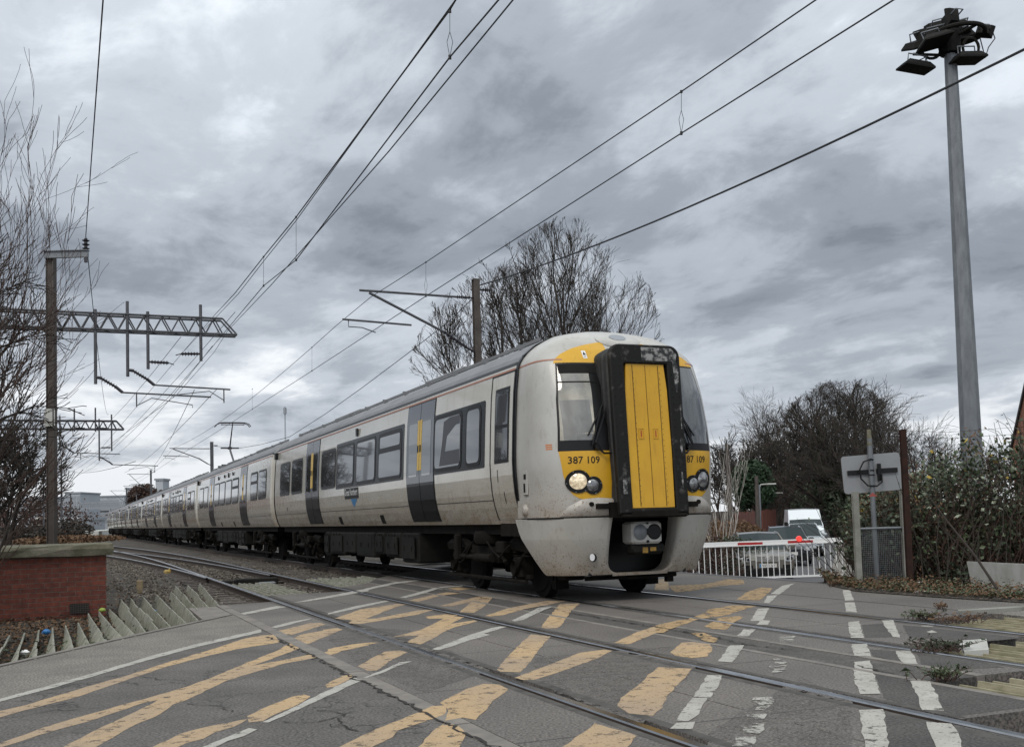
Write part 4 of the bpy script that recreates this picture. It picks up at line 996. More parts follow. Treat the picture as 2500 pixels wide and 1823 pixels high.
def sp_flush():
    global sp_
    sp_.build('scraped_metal_patch', M['bare'], P); sp_ = MB()
def blotch(cx_, cz_, w, h, n=22):
    pts = [(cx_ + w * math.cos(t) * r.uniform(.75, 1.1), cz_ + h * math.sin(t) * r.uniform(.75, 1.1)) for t in np.linspace(0, 2 * math.pi, n, False)]
    sp_.add([Vector((x, -.0145, z)) for x, z in pts], [tuple(range(n))])
sp_.add([Vector((x, -.014, z)) for x, z in ((-.06, 3.365), (-.06, 3.185), (.46, 3.185), (.48, 3.28), (.40, 3.36))], [(0, 1, 2, 3, 4)]); sp_flush()
sp_.add([Vector((x, -.014, z)) for x, z in ((.465, 3.18), (.41, 3.18), (.43, 2.85), (.45, 2.75), (.488, 2.9), (.495, 3.1))], [(0, 1, 2, 3, 4, 5)]); sp_flush()
sp_.add([Vector((x, -.014, z)) for x, z in ((-.46, 1.42), (-.40, 1.42), (-.39, 1.62), (-.455, 1.60))], [(0, 1, 2, 3)]); sp_flush()
for a_ in ((.46, 2.05, .02, .09), (.44, 1.6, .015, .12), (.485, 2.45, .010, .2)): blotch(*a_); sp_flush()
def dshape(y, dx=0): return [(-.315 + dx, 1.235), (-.325 + dx, 2.0), (-.315 + dx, 2.8), (-.285 + dx, 3.14), (.285 - dx, 3.14), (.315 - dx, 2.8), (.325 - dx, 2.0), (.315 - dx, 1.235)]
gd = MB(); gd.prism(dshape(0), .02, .06, f=lambda x, y, z: (x, z, y))
gdo = gd.build('gangway_door', M['yellow'], P)
gs = MB()
for x in (-.20, .0, .20):
    w = .004 if x else .0025
    gs.box((x * .97, .018, 2.19), (w * 2, .006, 1.87))
for x in (-.185, .215):
    z = 1.3
    while z < 3.1: gs.lathe((x, .017, z), [(0, -.003), (.005, -.003), (.005, .003)], 6, 'Y'); z += .075
gs.build('door_seam', mat('seam brown', (.12, .07, .01), .6), gdo)
for x in (-.12, .10):
    fr = MB()
    for dx, dz, w, h in ((-.035, 0, .006, .13), (.035, 0, .006, .13), (0, .065, .076, .006), (0, -.065, .076, .006)): fr.box((x + dx, .017, 2.21 + dz), (w, .006, h))
    fr.build('figure_frame', M['yellow'], gdo)
    vs, fs = text_geo('1', .085); n1 = MB(); n1.add([(x + p[0], .0165, 2.167 + p[1]) for p in vs], fs); n1.build('figure_one', M['red'], gdo)
def lean(o):
    for v in o.data.vertices: v.co.y += max(0, v.co.z - 1.3) * .065
for o_ in list(bpy.data.objects):
    if o_.type == 'MESH' and o_.name.split('.')[0] in ('rivet', 'scraped_metal_patch', 'gangway_door', 'door_seam', 'figure_frame', 'figure_one'): lean(o_)
dk = MB(); dk.box((0, .03, 1.17), (.70, .10, .05)); dk.bbox((0, .1, 1.13), (1.0, .25, .05)); dk.build('gangway_step', M['under'], P)
# bumper cowl with the coupler opening
def cowl(sg):
    g = MB(); rows = []
    def vopen(z):
        if z < .55: q = .17; d_ = max(0, .55 - z); return .50 - (q - math.sqrt(max(0, q * q - d_ * d_)))
        return .50 + .02 * math.sin((z - .55) * 5)
    for z in [.365, .38, .40, .43, .47, .52, .58, .66, .74, .80, .85, .852, .95, 1.04, 1.11, 1.125]:
        h = hwc(z) - ip(z, [.36, .85, 1.12], [.17, .03, .0]); k0_ = u0(z) + ip(z, [.36, .85, 1.12], [.02, .0, -.03])
        Uc = 1.55; k = Uc - k0_
        ub = ip(z, [.36, .40, .92, 1.125], [.95, 1.0, 1.42, 1.5])
        a1 = math.acos(min(1, max(0, (Uc - ub) / k)) ** (PP / 2)); a0 = math.asin(min(1, vopen(z) / h) ** (PP / 2))
        row = [Vector((sg * h * math.sin(a) ** (2 / PP), Uc - k * math.cos(a) ** (2 / PP), z)) for a in np.linspace(a1, a0, 36)]
        last = row[-1]; row.append(last + Vector((-sg * .015, .05, 0))); row.append(last + Vector((0, .3, 0)))
        rows.append(row)
    g.grid(rows)
    return g
for sg in (-1, 1):
    cowl(sg).build('bumper_cowl', M['cowl'], P, smooth='full')
    gl = MB(); 
    gl.grid([[FS(sg * v, z, o_) for v in np.linspace(.5, 1.36, 26)] for z, o_ in ((1.118, .0), (1.142, .0))]); gl.build('cowl_joint', M['black'], P)
lip = MB(); lip.grid([[Vector((v, .45 + o_, z)) for v in np.linspace(-.42, .42, 12)] for z, o_ in ((.34, .06), (.345, .0), (.375, -.005), (.385, .06))]); lip.build('cowl_lip', M['cowl'], P, smooth=True)
hl = MB(); c = FS(-.74, .60, .0)
hp = Vector((-.735, u0(.6) + .03, .60))
hl.grid([[hp + Vector((.055 * k * math.cos(t), -.018 - .02 * 0, .055 * k * math.sin(t))) for t in np.linspace(0, 2 * math.pi, 20, False)] for k in (1, .5, .02)], 0, True)
hl.build('tow_eye_hole', M['black'], P)
hl = MB(); hl.grid([[hp + Vector((-.014 + .038 * k * math.cos(t), -.0215, .006 + .048 * k * math.sin(t))) for t in np.linspace(0, 2 * math.pi, 20, False)] for k in (1, .5, .02)], 0, True)
hl.build('tow_eye_disc', M['white'], P)  # white disc over the black one, leaving a dark crescent
# dark recess and coupler
rc = MB(); rc.box((0, .98, .78), (1.4, .06, .9)); rc.box((-.72, .75, .78), (.05, .5, .85)); rc.box((.72, .75, .78), (.05, .5, .85)); rc.box((0, .8, .36), (1.3, .5, .03)); rc.build('coupler_recess', M['black'], P)
cp = MB(); cp.bbox((.03, .42, .905), (.46, .30, .295), bev=.03); cp.build('coupler_head', M['conc_white'], P)
cp = MB()
cp.lathe((.135, .268, .915), [(.0, -.004), (.088, -.004), (.095, -.010), (.105, -.004), (.106, .01)], 22, 'Y'); cp.build('coupler_funnel', M['black'], P)
cp = MB(); cp.lathe((-.08, .262, .915), [(.0, -.045), (.04, -.04), (.09, -.012), (.105, .0)], 22, 'Y'); cp.build('coupler_cone', M['metal'], P, smooth=True)
cp = MB(); cp.lathe((.03, .262, .79), [(0, -.01), (.018, -.01), (.02, .01)], 10, 'Y'); cp.lathe((.03, .262, 1.03), [(0, -.01), (.014, -.01), (.014, .01)], 10, 'Y'); cp.box((.03, .262, .92), (.035, .03, .08)); cp.build('coupler_bolt', M['black'], P)
cp = MB(); cp.bbox((.06, .42, .68), (.50, .26, .13), bev=.04); cp.tube((-.2, .36, .70), (.3, .36, .70), .06, n=12); cp.build('electrical_head', M['under_box'], P)
cp = MB(); cp.box((.0, .29, .675), (.08, .01, .075)); cp.box((.12, .29, .685), (.09, .01, .05)); cp.build('warning_label', M['yellow'], P)
# underside fittings behind the cowl and obstacle deflector
ud = MB(); ud.box((0, 1.5, .92), (2.2, 1.4, .3)); ud.bbox((.15, .75, .30), (.5, .2, .06)); ud.box((.62, .75, .27), (.1, .08, .12)); ud.bbox((-.72, 1.1, .34), (.3, .3, .12)); ud.tube((-.7, .7, .31), (.7, .7, .31), .03)
ud.box((-1.15, 1.8, 1.0), (.2, 1.0, .22)); ud.build('deflector', M['under'], P)
# body side details
hn = MB()
def shell_box(y, z, w, h, t):       # on near flank of the cab shell
    a = -math.asin(min(1, (1 - ((U - y) / (U - u0(z))) ** PP)) ** .5) if y < U else -math.pi / 2
    return cab_pt(a, z, 0)
p = shell_box(1.05, 1.62, 0, 0, 0); hn.bbox((p.x - .003, 1.08, 1.62), (.02, .14, .34), bev=.008); hn.build('call_box_cover', M['cab'], P)
hn = MB(); hn.box((p.x - .014, 1.08, 1.70), (.008, .07, .07)); hn.box((p.x - .014, 1.10, 1.55), (.008, .05, .12)); hn.build('call_box_slot', M['under_box'], P)
hn = MB(); hn.lathe((-1.335, 1.13, 1.245), [(0, -.07), (.05, -.065), (.085, -.03), (.095, .01)], 18, 'X'); hn.build('horn_cover', M['cab'], P, smooth=True)
lb = MB(); pp = [FS(-1.20, z, .003) for z in (2.04, 2.08)]
for k in range(3): lb.grid([[FS(v, 2.03 + k * .028, .004) for v in (-1.27, -1.215)], [FS(v, 2.045 + k * .028, .004) for v in (-1.27, -1.215)]])
lb.build('flank_label', M['orange'], P)
lb = MB(); lb.grid([[FS(v, z, .007) for v in (-.665, -.605)] for z in (3.27, 3.385)]); lb.build('brow_label', M['white'], P)
lb = MB(); lb.add([FS(-.662 + a_, z, .009) for a_, z in ((.006, 3.32), (.050, 3.32), (.028, 3.37))], [(0, 1, 2)]); lb.box(FS(-.634, 3.295, .009), (.04, .002, .008)); lb.build('brow_label_mark', M['under_box'], P)
# operator's name board on the bodyside
nb = MB(); side_patch(nb, 9.93, 11.12, 1.655, 1.885, .007, 0); nb.build('name_board', M['black'], P)
nb = MB(); nb.add([SS(10.05, 1.645, .006), SS(10.62, 1.645, .006), SS(10.38, 1.46, .006)], [(0, 1, 2)]); nb.build('name_board_triangle', M['blue'], P)
vs, fs = text_geo('Great Northern', .15); ww = max(p[0] for p in vs) - min(p[0] for p in vs)
nb = MB(); nb.add([SS(10.52 - p[0] * 1.08 / ww, 1.725 + p[1] * 1.0, .012) for p in vs], fs); nb.build('name_board_text', M['white'], P)
vs, fs = text_geo('109', .10); nb = MB(); nb.add([SS(17.9 - p[0], 1.50 + p[1], .005) for p in vs], fs); nb.build('vehicle_number', M['under_box'], P)
# curtain in the large saloon window
cu = MB(); cu.add([SS(3.58, 2.03, .0155), SS(4.55, 2.03, .0155), SS(4.42, 2.4, .0155), SS(4.36, 2.75, .0155), SS(4.05, 2.80, .0155), SS(3.58, 2.80, .0155)], [(0, 1, 2, 3, 4, 5)]); cu.build('window_curtain', mat('dark curtain', (.035, .035, .042), .35), P)
# pantographs on the second and sixth carriages
def pantograph(par, y, up):
    mb = MB()
    mb.box((-.5, y, 3.82), (.06, 1.5, .08)); mb.box((.5, y, 3.82), (.06, 1.5, .08)); mb.box((0, y + .6, 3.86), (1.2, .08, .08)); mb.box((0, y - .6, 3.86), (1.2, .08, .08))
    for sx in (-.45, .45):
        for dy in (-.55, .55): mb.lathe((sx, y + dy, 3.74), [(.06, 0), (.03, .02), (.06, .04), (.03, .06), (.06, .08)], 8)
    k = (0, y + 1.0, 4.75) if up else (0, y + 1.0, 4.1); h = (0, y - .05, 5.83) if up else (0, y - .5, 4.2)
    mb.tube((0, y - .5, 3.9), k, .045, .04); mb.path([k, h], [.035, .022]); mb.path([(0, y - .35, 3.9), (k[0], k[1] + .08, k[2] - .1)], .018, 5)
    mb.tube((-.42, k[1], k[2]), (.42, k[1], k[2]), .035); mb.lathe(k, [(.09, -.06), (.1, 0), (.09, .06)], 12)
    for dy in (-.18, .18):
        mb.path([(-.80, h[1] + dy, h[2] - .17), (-.72, h[1] + dy, h[2] - .06), (-.55, h[1] + dy, h[2] + .01), (0, h[1] + dy, h[2] + .02), (.55, h[1] + dy, h[2] + .01), (.72, h[1] + dy, h[2] - .06), (.80, h[1] + dy, h[2] - .17)], .022, 6)
    mb.tube((-.5, h[1] - .18, h[2] - .07), (-.5, h[1] + .18, h[2] - .07), .018); mb.tube((.5, h[1] - .18, h[2] - .07), (.5, h[1] + .18, h[2] - .07), .018); mb.tube((-.5, h[1], h[2] - .07), (.5, h[1], h[2] - .07), .018)
    mb.build('pantograph', M['insul'], par)
pantograph(cars[1], 17.8, True); pantograph(cars[5], 10, True)

# ================================================================== OVERHEAD LINE
K = 2500 / 2265
def ins_pts(mb, a, b, r=.065, n=7, mi=0):     # ribbed insulator between two points
    a = Vector(a); b = Vector(b); mb.tube(a, b, r * .45, n=6, mi=mi)
    for i in range(n):
        p = a.lerp(b, (i + .5) / n); d = (b - a).normalized() * ((b - a).length / n * .3)
        mb.tube(p - d, p, r * .5, r, 8, mi); mb.tube(p, p + d * .3, r, r * .5, 8, mi)
def hbeam(mb, a, b, w, mi=0, rz=0):
    a = Vector(a); b = Vector(b); h = (b - a).length; c = (a + b) / 2
    for o in (-w / 2 + .008, w / 2 - .008): mb.box(c + Matrix.Rotation(rz, 3, 'Z') @ Vector((0, o, 0)), (w, .016, h), rz=rz, mi=mi)
    mb.box(c, (.012, w - .03, h), rz=rz, mi=mi)
def mast(label, s, l, ztop, z0=-.3, w=.22, m='mast', arm=True, l_track=7.1, zc=5.9, feeder=True, far=False, m_arm='ole'):
    p = T(s, l, z0); root = tag(empty('overhead_line_mast', p), label, 'railway mast', 'overhead line masts')
    mb = MB(); hbeam(mb, (0, 0, 0), (0, 0, ztop - z0), w, rz=TH); mb.box((0, 0, ztop - z0 + .01), (w + .01, w + .01, .02), rz=TH); mb.build('post', M[m], root)
    if arm:
        q = lambda ll, z, ds=0: T(s + ds, ll, z) - p
        d = 1 if l_track > l else -1; e = l - d * -.12
        mb = MB(); mb.tube(q(l_track - d * -.05 - d * .0 + d * .0, ztop - .45), q(l + d * .55, ztop - .48), .03)
        mb.tube(q(l_track + d * .25, ztop - .45), q(l + d * .55, ztop - .48), .03)
        mb.tube(q(l_track - d * .0, ztop - .50), q(l + d * .9, zc + .1), .034)
        mb.tube(q(l_track + d * .7, zc + .32), q(l_track - d * 1.1, zc + .25), .026)
        mb.path([q(l_track + d * .55, zc + .3), q(l_track + d * .55, zc + .14), q(l_track + d * .2, zc + .13), q(l_track - d * .15, zc + .02)], .014, 5)
        mb.build('cantilever', M[m_arm], root)
        mb = MB(); ins_pts(mb, q(l + d * .18, ztop - .48), q(l + d * .55, ztop - .48), .055); mb.tube(q(l, ztop - .48), q(l + d * .2, ztop - .48), .02); mb.build('insulator', M['insul'], root)
        mb = MB(); ins_pts(mb, q(l + d * .3, zc - .28), q(l + d * .95, zc + .13), .075, 8); mb.tube(q(l, zc - .42), q(l + d * .3, zc - .28), .03); mb.build('insulator', M['insul'], root)
        mb = MB(); ins_pts(mb, q(l - d * .18, ztop - .25), q(l - d * .42, ztop - .25), .06, 4); mb.tube(q(l, ztop - .25), q(l - d * .2, ztop - .25), .02); mb.build('feeder_insulator', M['insul'], root)
    return root
mast('brown mast with cantilever arms rising behind the leading carriage, before the bare trees', 26, 10, 7.43, z0=-1.2, w=.17)
mast('overhead line mast standing behind the second carriage beside the raised pantograph', 80, 9.8, 7.2, m='ole')
mast('distant overhead line mast behind the fifth carriage', 138, 9.6, 8.1, m='ole')
mast('farthest right-hand mast beside the tail of the train', 196, 9.6, 8.0, m='ole')
def at_mast(label, x, y0, D, h, **kw):
    p = dep(x, y0, D); s, l = sl(p); return mast(label, s, l, h, **kw)
at_mast('grey mast beside the orange box, left of the distant train tail', 414 / 2.753, 900 + 1090 / 2.753, 128, 8.9, m='ole', l_track=-2.0)
at_mast('thin distant mast near the station building', 475 / 2.753, 900 + 1100 / 2.753, 170, 6.8, m='ole', arm=False)
at_mast('thin distant mast left of the station, seen beside the tall brown mast', 293 / 2.753, 900 + 1080 / 2.753, 150, 7.2, m='ole', arm=False)
at_mast('faint distant mast at the left, beyond the bushes', 207 / 2.753, 900 + 1080 / 2.753, 190, 6.5, m='ole', arm=False)
ob = MB(); c = dep(412 / 2.753, 900 + 1105 / 2.753, 126); ob.bbox((0, 0, 0), (1.3, .2, 1.1)); o = ob.build('orange_box', M['orange']); o.location = c
tag(o, 'small orange board at the foot of a distant grey mast', 'board')

# tall brown mast with a cross arm on the left
b = dep(127, 1335, 27); top = dep(125, 622, 27)
root = tag(empty('overhead_line_mast', (b.x, b.y, -.3)), 'tall brown mast with a short horizontal arm at its head, rising behind the brick box', 'railway mast', 'overhead line masts')
mb = MB(); hh = top.z + .3
mb.box((-.09, 0, hh / 2), (.02, .20, hh)); mb.box((.09, 0, hh / 2), (.02, .20, hh)); mb.box((0, -.06, hh / 2), (.16, .02, hh)); mb.box((.09, -.10, hh / 2), (.03, .04, hh))
mb.build('post', M['mast'], root)
mb = MB(); mb.box((.45, -.14, hh - .04), (1.12, .08, .17)); mb.box((.45, -.14, hh + .05), (1.14, .16, .018)); mb.build('arm', M['metal'], root)
mb = MB(); ins_pts(mb, (.95, -.14, hh + .05), (.95, -.14, hh + .36), .10, 3); mb.box((.95, -.14, hh - .18), (.07, .07, .16)); mb.build('insulator', M['insul'], root)
mb = MB(); mb.box((0, -.11, 4.3), (.26, .02, .45)); mb.build('mast_plate', M['conc_white'], root)
armtip = Vector((b.x + .95, b.y - .14, top.z + .42))

# lattice gantries reaching in from the left
def gantry(label, S, la, lb, zt, zb, drops, r=.035, thick=.5):
    p0 = T(S, la, 0); root = tag(empty('lattice_gantry', p0), label, 'gantry', 'lattice gantries')
    q = lambda l, z, ds=0: T(S + ds, l, z) - p0
    mb = MB()
    for ds in (-thick / 2, thick / 2):
        mb.tube(q(la, zt, ds), q(lb - .55, zt, ds), r * 1.25); mb.tube(q(la, zb, ds), q(lb, zb, ds), r * 1.25); mb.tube(q(lb - .55, zt, ds), q(lb, zb, ds), r)
        n = int((lb - .55 - la) / .62)
        for i in range(n):
            a = la + (lb - .55 - la) * i / n; c = la + (lb - .55 - la) * (i + 1) / n; m_ = (a + c) / 2
            mb.tube(q(a, zb, ds), q(m_, zt, ds), r * .8, n=5); mb.tube(q(m_, zt, ds), q(c, zb, ds), r * .8, n=5)
    n = int((lb - la) / .8)
    for i in range(n + 1):
        a = la + (lb - la) * i / n
        mb.tube(q(a, zb, -thick / 2), q(min(a + .4, lb), zb, thick / 2), r * .6, n=4)
        if a < lb - .6: mb.tube(q(a, zt, -thick / 2), q(a, zt, thick / 2), r * .6, n=4)
    mb.build('boom', M['ole'], root)
    mb = MB(); hbeam(mb, q(la + .2, -.3), q(la + .2, zt + .6), .3, rz=TH); mb.build('post', M['ole'], root)
    for (l, z1, z2, kind) in drops:
        mb = MB(); mb.tube(q(l, z1, -thick / 2 - .05), q(l, z2, -thick / 2 - .05), .06, n=10)
        for z in (zt, zb): mb.box(q(l, z, -thick / 2 - .05), (.18, .16, .05), rz=TH)
        mb.build('drop_post', M['ole'], root)
        mb = MB(); D_ = -thick / 2 - .05
        if kind == 'ins':
            d = 1 if l < lb - 2 else -1
            ins_pts(mb, q(l + d * .1, z2 + .28, D_), q(l + d * .75, z2 + .26, D_), .10, 6); mb.tube(q(l, z2 + .28, D_), q(l + d * .15, z2 + .28, D_), .04); mb.tube(q(l + d * .75, z2 + .26, D_), q(l + d * .95, z2 + .2, D_), .02)
            mb.build('insulator', M['insul'], root)
        else:
            ln, up, reg = kind
            ins_pts(mb, q(l + .15, z2 + .25, D_), q(l + .75, z2 - .12, D_), .10, 7); mb.tube(q(l, z2 + .25, D_), q(l + .18, z2 + .24, D_), .06); mb.tube(q(l + .72, z2 - .1, D_), q(l + .95, z2 - .30, D_), .06)
            mb.build('insulator', M['insul'], root)
            mb = MB(); mb.tube(q(l + .9, z2 - .30, D_), q(l + .9 + ln, z2 - .42, D_), .032)
            if reg > 0: mb.tube(q(l + 1.45, z2 - .34, D_), q(l + 1.45, z2 - .85, D_), .025); mb.path([q(l + 1.45, z2 - .8, D_), q(l + 2.0, z2 - .5, D_), q(l + 3.5, z2 - .74, D_), q(l + 3.5, z2 - .85, D_)], .018, 5)
            else: e = l + .9 + ln - .25; mb.tube(q(e, z2 - .42, D_), q(e, z2 - .95, D_), .025); mb.path([q(e, z2 - .85, D_), q(e - .55, z2 - .5, D_), q(e - 1.9, z2 - .68, D_), q(e - 1.9, z2 - .78, D_)], .018, 5)
            mb.build('registration_arm', M['ole'], root)
    return root
def G(x, y, S): p = on_s(x, y, S); return sl(p)[1], p.z
S1 = 43.0
g = lambda zx, zy: G(zx / 3.592, 600 + zy / 3.592, S1)        # from the enlarged crop of this gantry
lt, zt = g(2000, 665); lb, zb = g(2070, 800); zt2 = g(600, 575)[1]
zt, zb = (zt + zt2) / 2, (zb + g(600, 720)[1]) / 2
d1 = [(g(1750, 530)[0], g(1750, 530)[1], g(1750, 1020)[1], 'ins'), (g(1290, 590)[0], g(1290, 590)[1], g(1290, 1090)[1], 'ins'),
      (g(1112, 500)[0], g(1112, 500)[1], g(1112, 1155)[1], (2.9, 0, -1)), (g(833, 570)[0], g(833, 570)[1], g(833, 1220)[1], (3.3, 0, 1))]
gantry('nearer lattice gantry with four drop posts, reaching in over the near line from the left', S1, lb - 13.5, lb, zt, zb, d1)
S2 = 88.0
g = lambda zx, zy: G(zx / 2.753, 900 + zy / 2.753, S2)
lb2, zb2 = g(833, 408); zt2 = g(790, 352)[1]
d2 = [(g(748, 310)[0], g(748, 310)[1], g(748, 555)[1], 'ins'), (g(665, 340)[0], g(665, 340)[1], g(665, 620)[1], (3.4, 0, -1)), (g(640, 265)[0], g(640, 265)[1], g(640, 425)[1], 'ins'), (g(499, 270)[0], g(499, 270)[1], g(499, 425)[1], 'ins'), (g(402, 320)[0], g(402, 320)[1], g(402, 540)[1], (3.4, 0, 1))]
gantry('farther lattice gantry with slender drop posts, lower left of the sky', S2, lb2 - 16, lb2, zt2, zb2, d2, .045, .6)

# wires
def wire(name, label, pts, r, cat='wire', group=None, drops=None, other=None):
    mb = MB(); mb.path(pts, r, 6); o = mb.build(name, M['wire'], smooth=True); tag(o, label, cat, group); return o
def sagp(a, b, sag, n=14): return [a.lerp(b, i / n) - Vector((0, 0, sag * 4 * (i / n) * (1 - i / n))) for i in range(n + 1)]
def wl(l, pts): return [on_l(x * K, y * K, l) for x, y in pts]
GW = 'overhead wires above the tracks'
# over the train's line
c1 = wl(7.1, [(1805, 0), (1507, 203), (942, 580), (820, 657)]); c1 = [c1[0] + (c1[0] - c1[1]) * 1.2] + c1 + sagp(T(26.2, 7.1, 6.85), T(79.7, 7.1, 6.75), .5, 16)[1:] + sagp(T(79.7, 7.1, 6.75), T(137.7, 7.1, 6.9), .6, 10)[1:]
wire('messenger_wire', 'upper wire over the train, carried by the cantilever of the brown mast', c1, .009, group=GW)
c2 = [T(2, 7.3, 5.84)] + wl(7.1, [(1977, 0), (1507, 295), (942, 655), (690, 820)]) + [T(56, 7.1, 5.9), T(80, 7.0, 5.92), T(138, 7.1, 5.9), T(190, 7.1, 5.9)]
wire('contact_wire', 'contact wire over the train that the pantograph touches', c2, .009, group=GW)
c3 = [T(-6, 10.2, 5.0)] + wl(10.18, [(2265, 108), (2110, 185), (1700, 385), (1380, 517), (1200, 583), (1062, 632)])
ss = [sl(p)[0] for p in c3[1:]]; zz_w = [p.z for p in c3[1:]]; cf = np.polyfit(ss, zz_w, 2); c3 = [T(s_, 10.18, float(np.polyval(cf, s_))) for s_ in np.linspace(0, max(ss), 24)]
wire('return_wire', 'thick dark wire sloping from the right past the floodlight mast to the brown mast head', c3, .017, group=GW)
c4 = [T(26.2, 10.15, 7.15)] + wl(10.0, [(1000, 705), (900, 783), (800, 858), (720, 915), (640, 966)]) + [T(60, 9.95, 5.55), T(68, 9.9, 5.9), T(79.8, 9.95, 6.9)]
wire('return_wire', 'wire sagging from behind the brown mast down to the mast beside the pantograph', c4, .012, group=GW)
# over the near line
g = lambda zx, zy, S=S1: on_s(zx / 3.592, 600 + zy / 3.592, S)
b1 = wl(3.67, [(1008, 0), (995, 22), (655, 480), (583, 568), (520, 648)]); b1 = [b1[0] + (b1[0] - b1[1]) * 12] + b1 + [g(1870, 620), T(88, 2.4, 7.2), T(150, -2, 7.4)]
wire('messenger_wire', 'leftmost wire of the trio running up from the nearer gantry to the top edge', b1, .010, group=GW)
b1b = wl(3.60, [(1002, 8), (655, 488), (583, 578), (527, 650)]); b1b = [b1b[0] + (b1b[0] - b1b[1]) * .5] + b1b + [g(1700, 830), g(1580, 960)]
wire('messenger_wire', 'thin wire running just beside the leftmost wire and ending at the gantry insulator', b1b, .007, group=GW)
b2 = wl(3.67, [(1103, 0), (995, 127), (655, 575), (583, 632)]); b2 = [b2[0] + (b2[0] - b2[1]) * 2.0] + b2 + [g(1800, 960), g(1480, 1325), T(88, 2.0, 5.9), T(150, -2.5, 5.9)]
wire('contact_wire', 'middle wire of the trio above the near line, with droppers hung on it', b2, .009, group=GW)
b3 = wl(4.2, [(1135, 0), (860, 335), (600, 630)]); b3 = [b3[0] + (b3[0] - b3[1]) * .5] + b3 + [g(2000, 740), g(1880, 930), g(1545, 1310), T(88, 1.0, 5.9), T(150, -4, 6.0)]
wire('contact_wire', 'rightmost wire of the trio above the near line, running up to the top edge', b3, .009, group=GW)
# feeder at the upper left
f1 = dep(228 * K, 0, 14); wire('feeder_wire', 'single wire dropping from the top edge to the arm of the tall brown mast', [f1 + (f1 - armtip) * .5, f1, armtip], .011, group=GW)
a2 = dep(240 * K, 1010, 120); wire('feeder_wire', 'thin wire leading away from the tall brown mast head behind the branches', sagp(armtip, a2, 1.5), .012, group=GW)
far_w = [((495, 672), (130, 945), 43, 90), ((520, 700), (300, 920), 43, 90)]
for i, (x0, y0, x1, y1) in enumerate(((480, 860, 275, 1045), (430, 862, 330, 1040), (400, 745, 205, 960), (470, 765, 250, 1010), (300, 1020, 140, 1035), (520, 690, 190, 1035))):
    a = dep(x0 * K, y0 * K, 42); c = dep(x1 * K, y1 * K, 125)
    wire('distant_wire', ['wire fanning down from the lower gantry arm towards the distant mast', 'steep wire crossing below the nearer gantry', 'wire passing behind the left drop posts of the gantry', 'wire descending left of the pantograph towards the far gantry', 'low level wire crossing above the distant station', 'long faint wire from the gantry tip to the distant left'][i], sagp(a, c, .5, 8), .012, group='distant overhead wires')
# droppers between the two wires
for i, (x, y0, y1, l, lab) in enumerate(((1507, 203, 295, 7.1, 'looped dropper on the wires over the train, upper right'), (942, 580, 655, 7.1, 'dropper above the cantilever of the brown mast'), (690, 768, 820, 7.1, 'dropper hanging left of the brown mast cantilever'), (558, 860, 905, 7.1, 'dropper above the second carriage'),
        (995, 25, 127, 3.67, 'looped dropper near the top edge on the trio of wires'), (655, 480, 575, 3.67, 'middle dropper on the trio of wires'), (583, 568, 632, 3.67, 'lowest dropper on the trio of wires near the gantry'))):
    a = on_l(x * K, y0 * K, l); c = on_l(x * K, y1 * K, l); m_ = a.lerp(c, .45); mb = MB(); mb.tube(a, m_, .004, n=4)
    if i in (0, 4, 1): mb.path([m_, m_.lerp(c, .4) + Vector((.03, 0, 0)), c], .004, 4); mb.path([m_, m_.lerp(c, .4) - Vector((.03, 0, 0)), c], .004, 4)
    else: mb.tube(m_, c, .004, n=4)
    mb.box(c, (.03, .03, .04)); mb.box(a, (.03, .03, .03)); tag(mb.build('dropper', M['wire']), lab, 'dropper', 'droppers between the wires')

# ================================================================== FLOODLIGHT MAST
PD = 21.0
b = dep(2151 * K, 985 * K, PD); t = dep(2107 * K, 120 * K, PD); base = Vector((b.x - .02, PD, gz(b.x, PD) - .2))
t.x = b.x - (t.z - b.z) * .0035
root = tag(empty('floodlight_mast', base), 'tall tapered grey steel mast carrying a ring of dark floodlights at the right', 'floodlight mast')
ht = t.z - base.z
mb = MB(); rows = []
for k in np.linspace(0, 1, 14):
    r_ = .24 - .118 * k
    rows.append([Vector((r_ * math.cos(a), r_ * math.sin(a), ht * k)) + Vector((t.x - base.x, 0, 0)) * k for a in np.linspace(0, 2 * math.pi, 10, False)])
mb.grid(rows, 0, True); mb.build('post', M['metal'], root)
H_ = Vector((t.x - base.x, 0, ht))
mb = MB(); mb.lathe(H_, [(.12, -.02), (.20, .0), (.22, .42), (.16, .48), (.0, .5)], 14); mb.bbox(H_ + Vector((.02, 0, .62)), (.24, .26, .36)); mb.build('hub', M['under_box'], root)
mb = MB(); ring = [H_ + Vector((.18 + .50 * math.cos(a), .50 * math.sin(a), .40)) for a in np.linspace(0, 2 * math.pi, 37)]; mb.path(ring, .045, 8)
for a in (0.3, 1.9, 3.5, 5.1): mb.tube(H_ + Vector((0, 0, .3)), H_ + Vector((.18 + .5 * math.cos(a), .5 * math.sin(a), .4)), .035)
ring2 = [H_ + Vector((.16 * math.cos(a) + .42, 0, .12 + .2 * math.sin(a))) for a in np.linspace(0, 2 * math.pi, 19)]; mb.path(ring2, .03, 6)
ring3 = [H_ + Vector((-.38 + .18 * math.cos(a), 0, .08 + .16 * math.sin(a))) for a in np.linspace(0, 2 * math.pi, 19)]; mb.path(ring3, .03, 6)
mb.tube(H_ + Vector((-.1, 0, -.02)), H_ + Vector((-.75, 0, .02)), .03); mb.build('head_ring', M['under_box'], root)
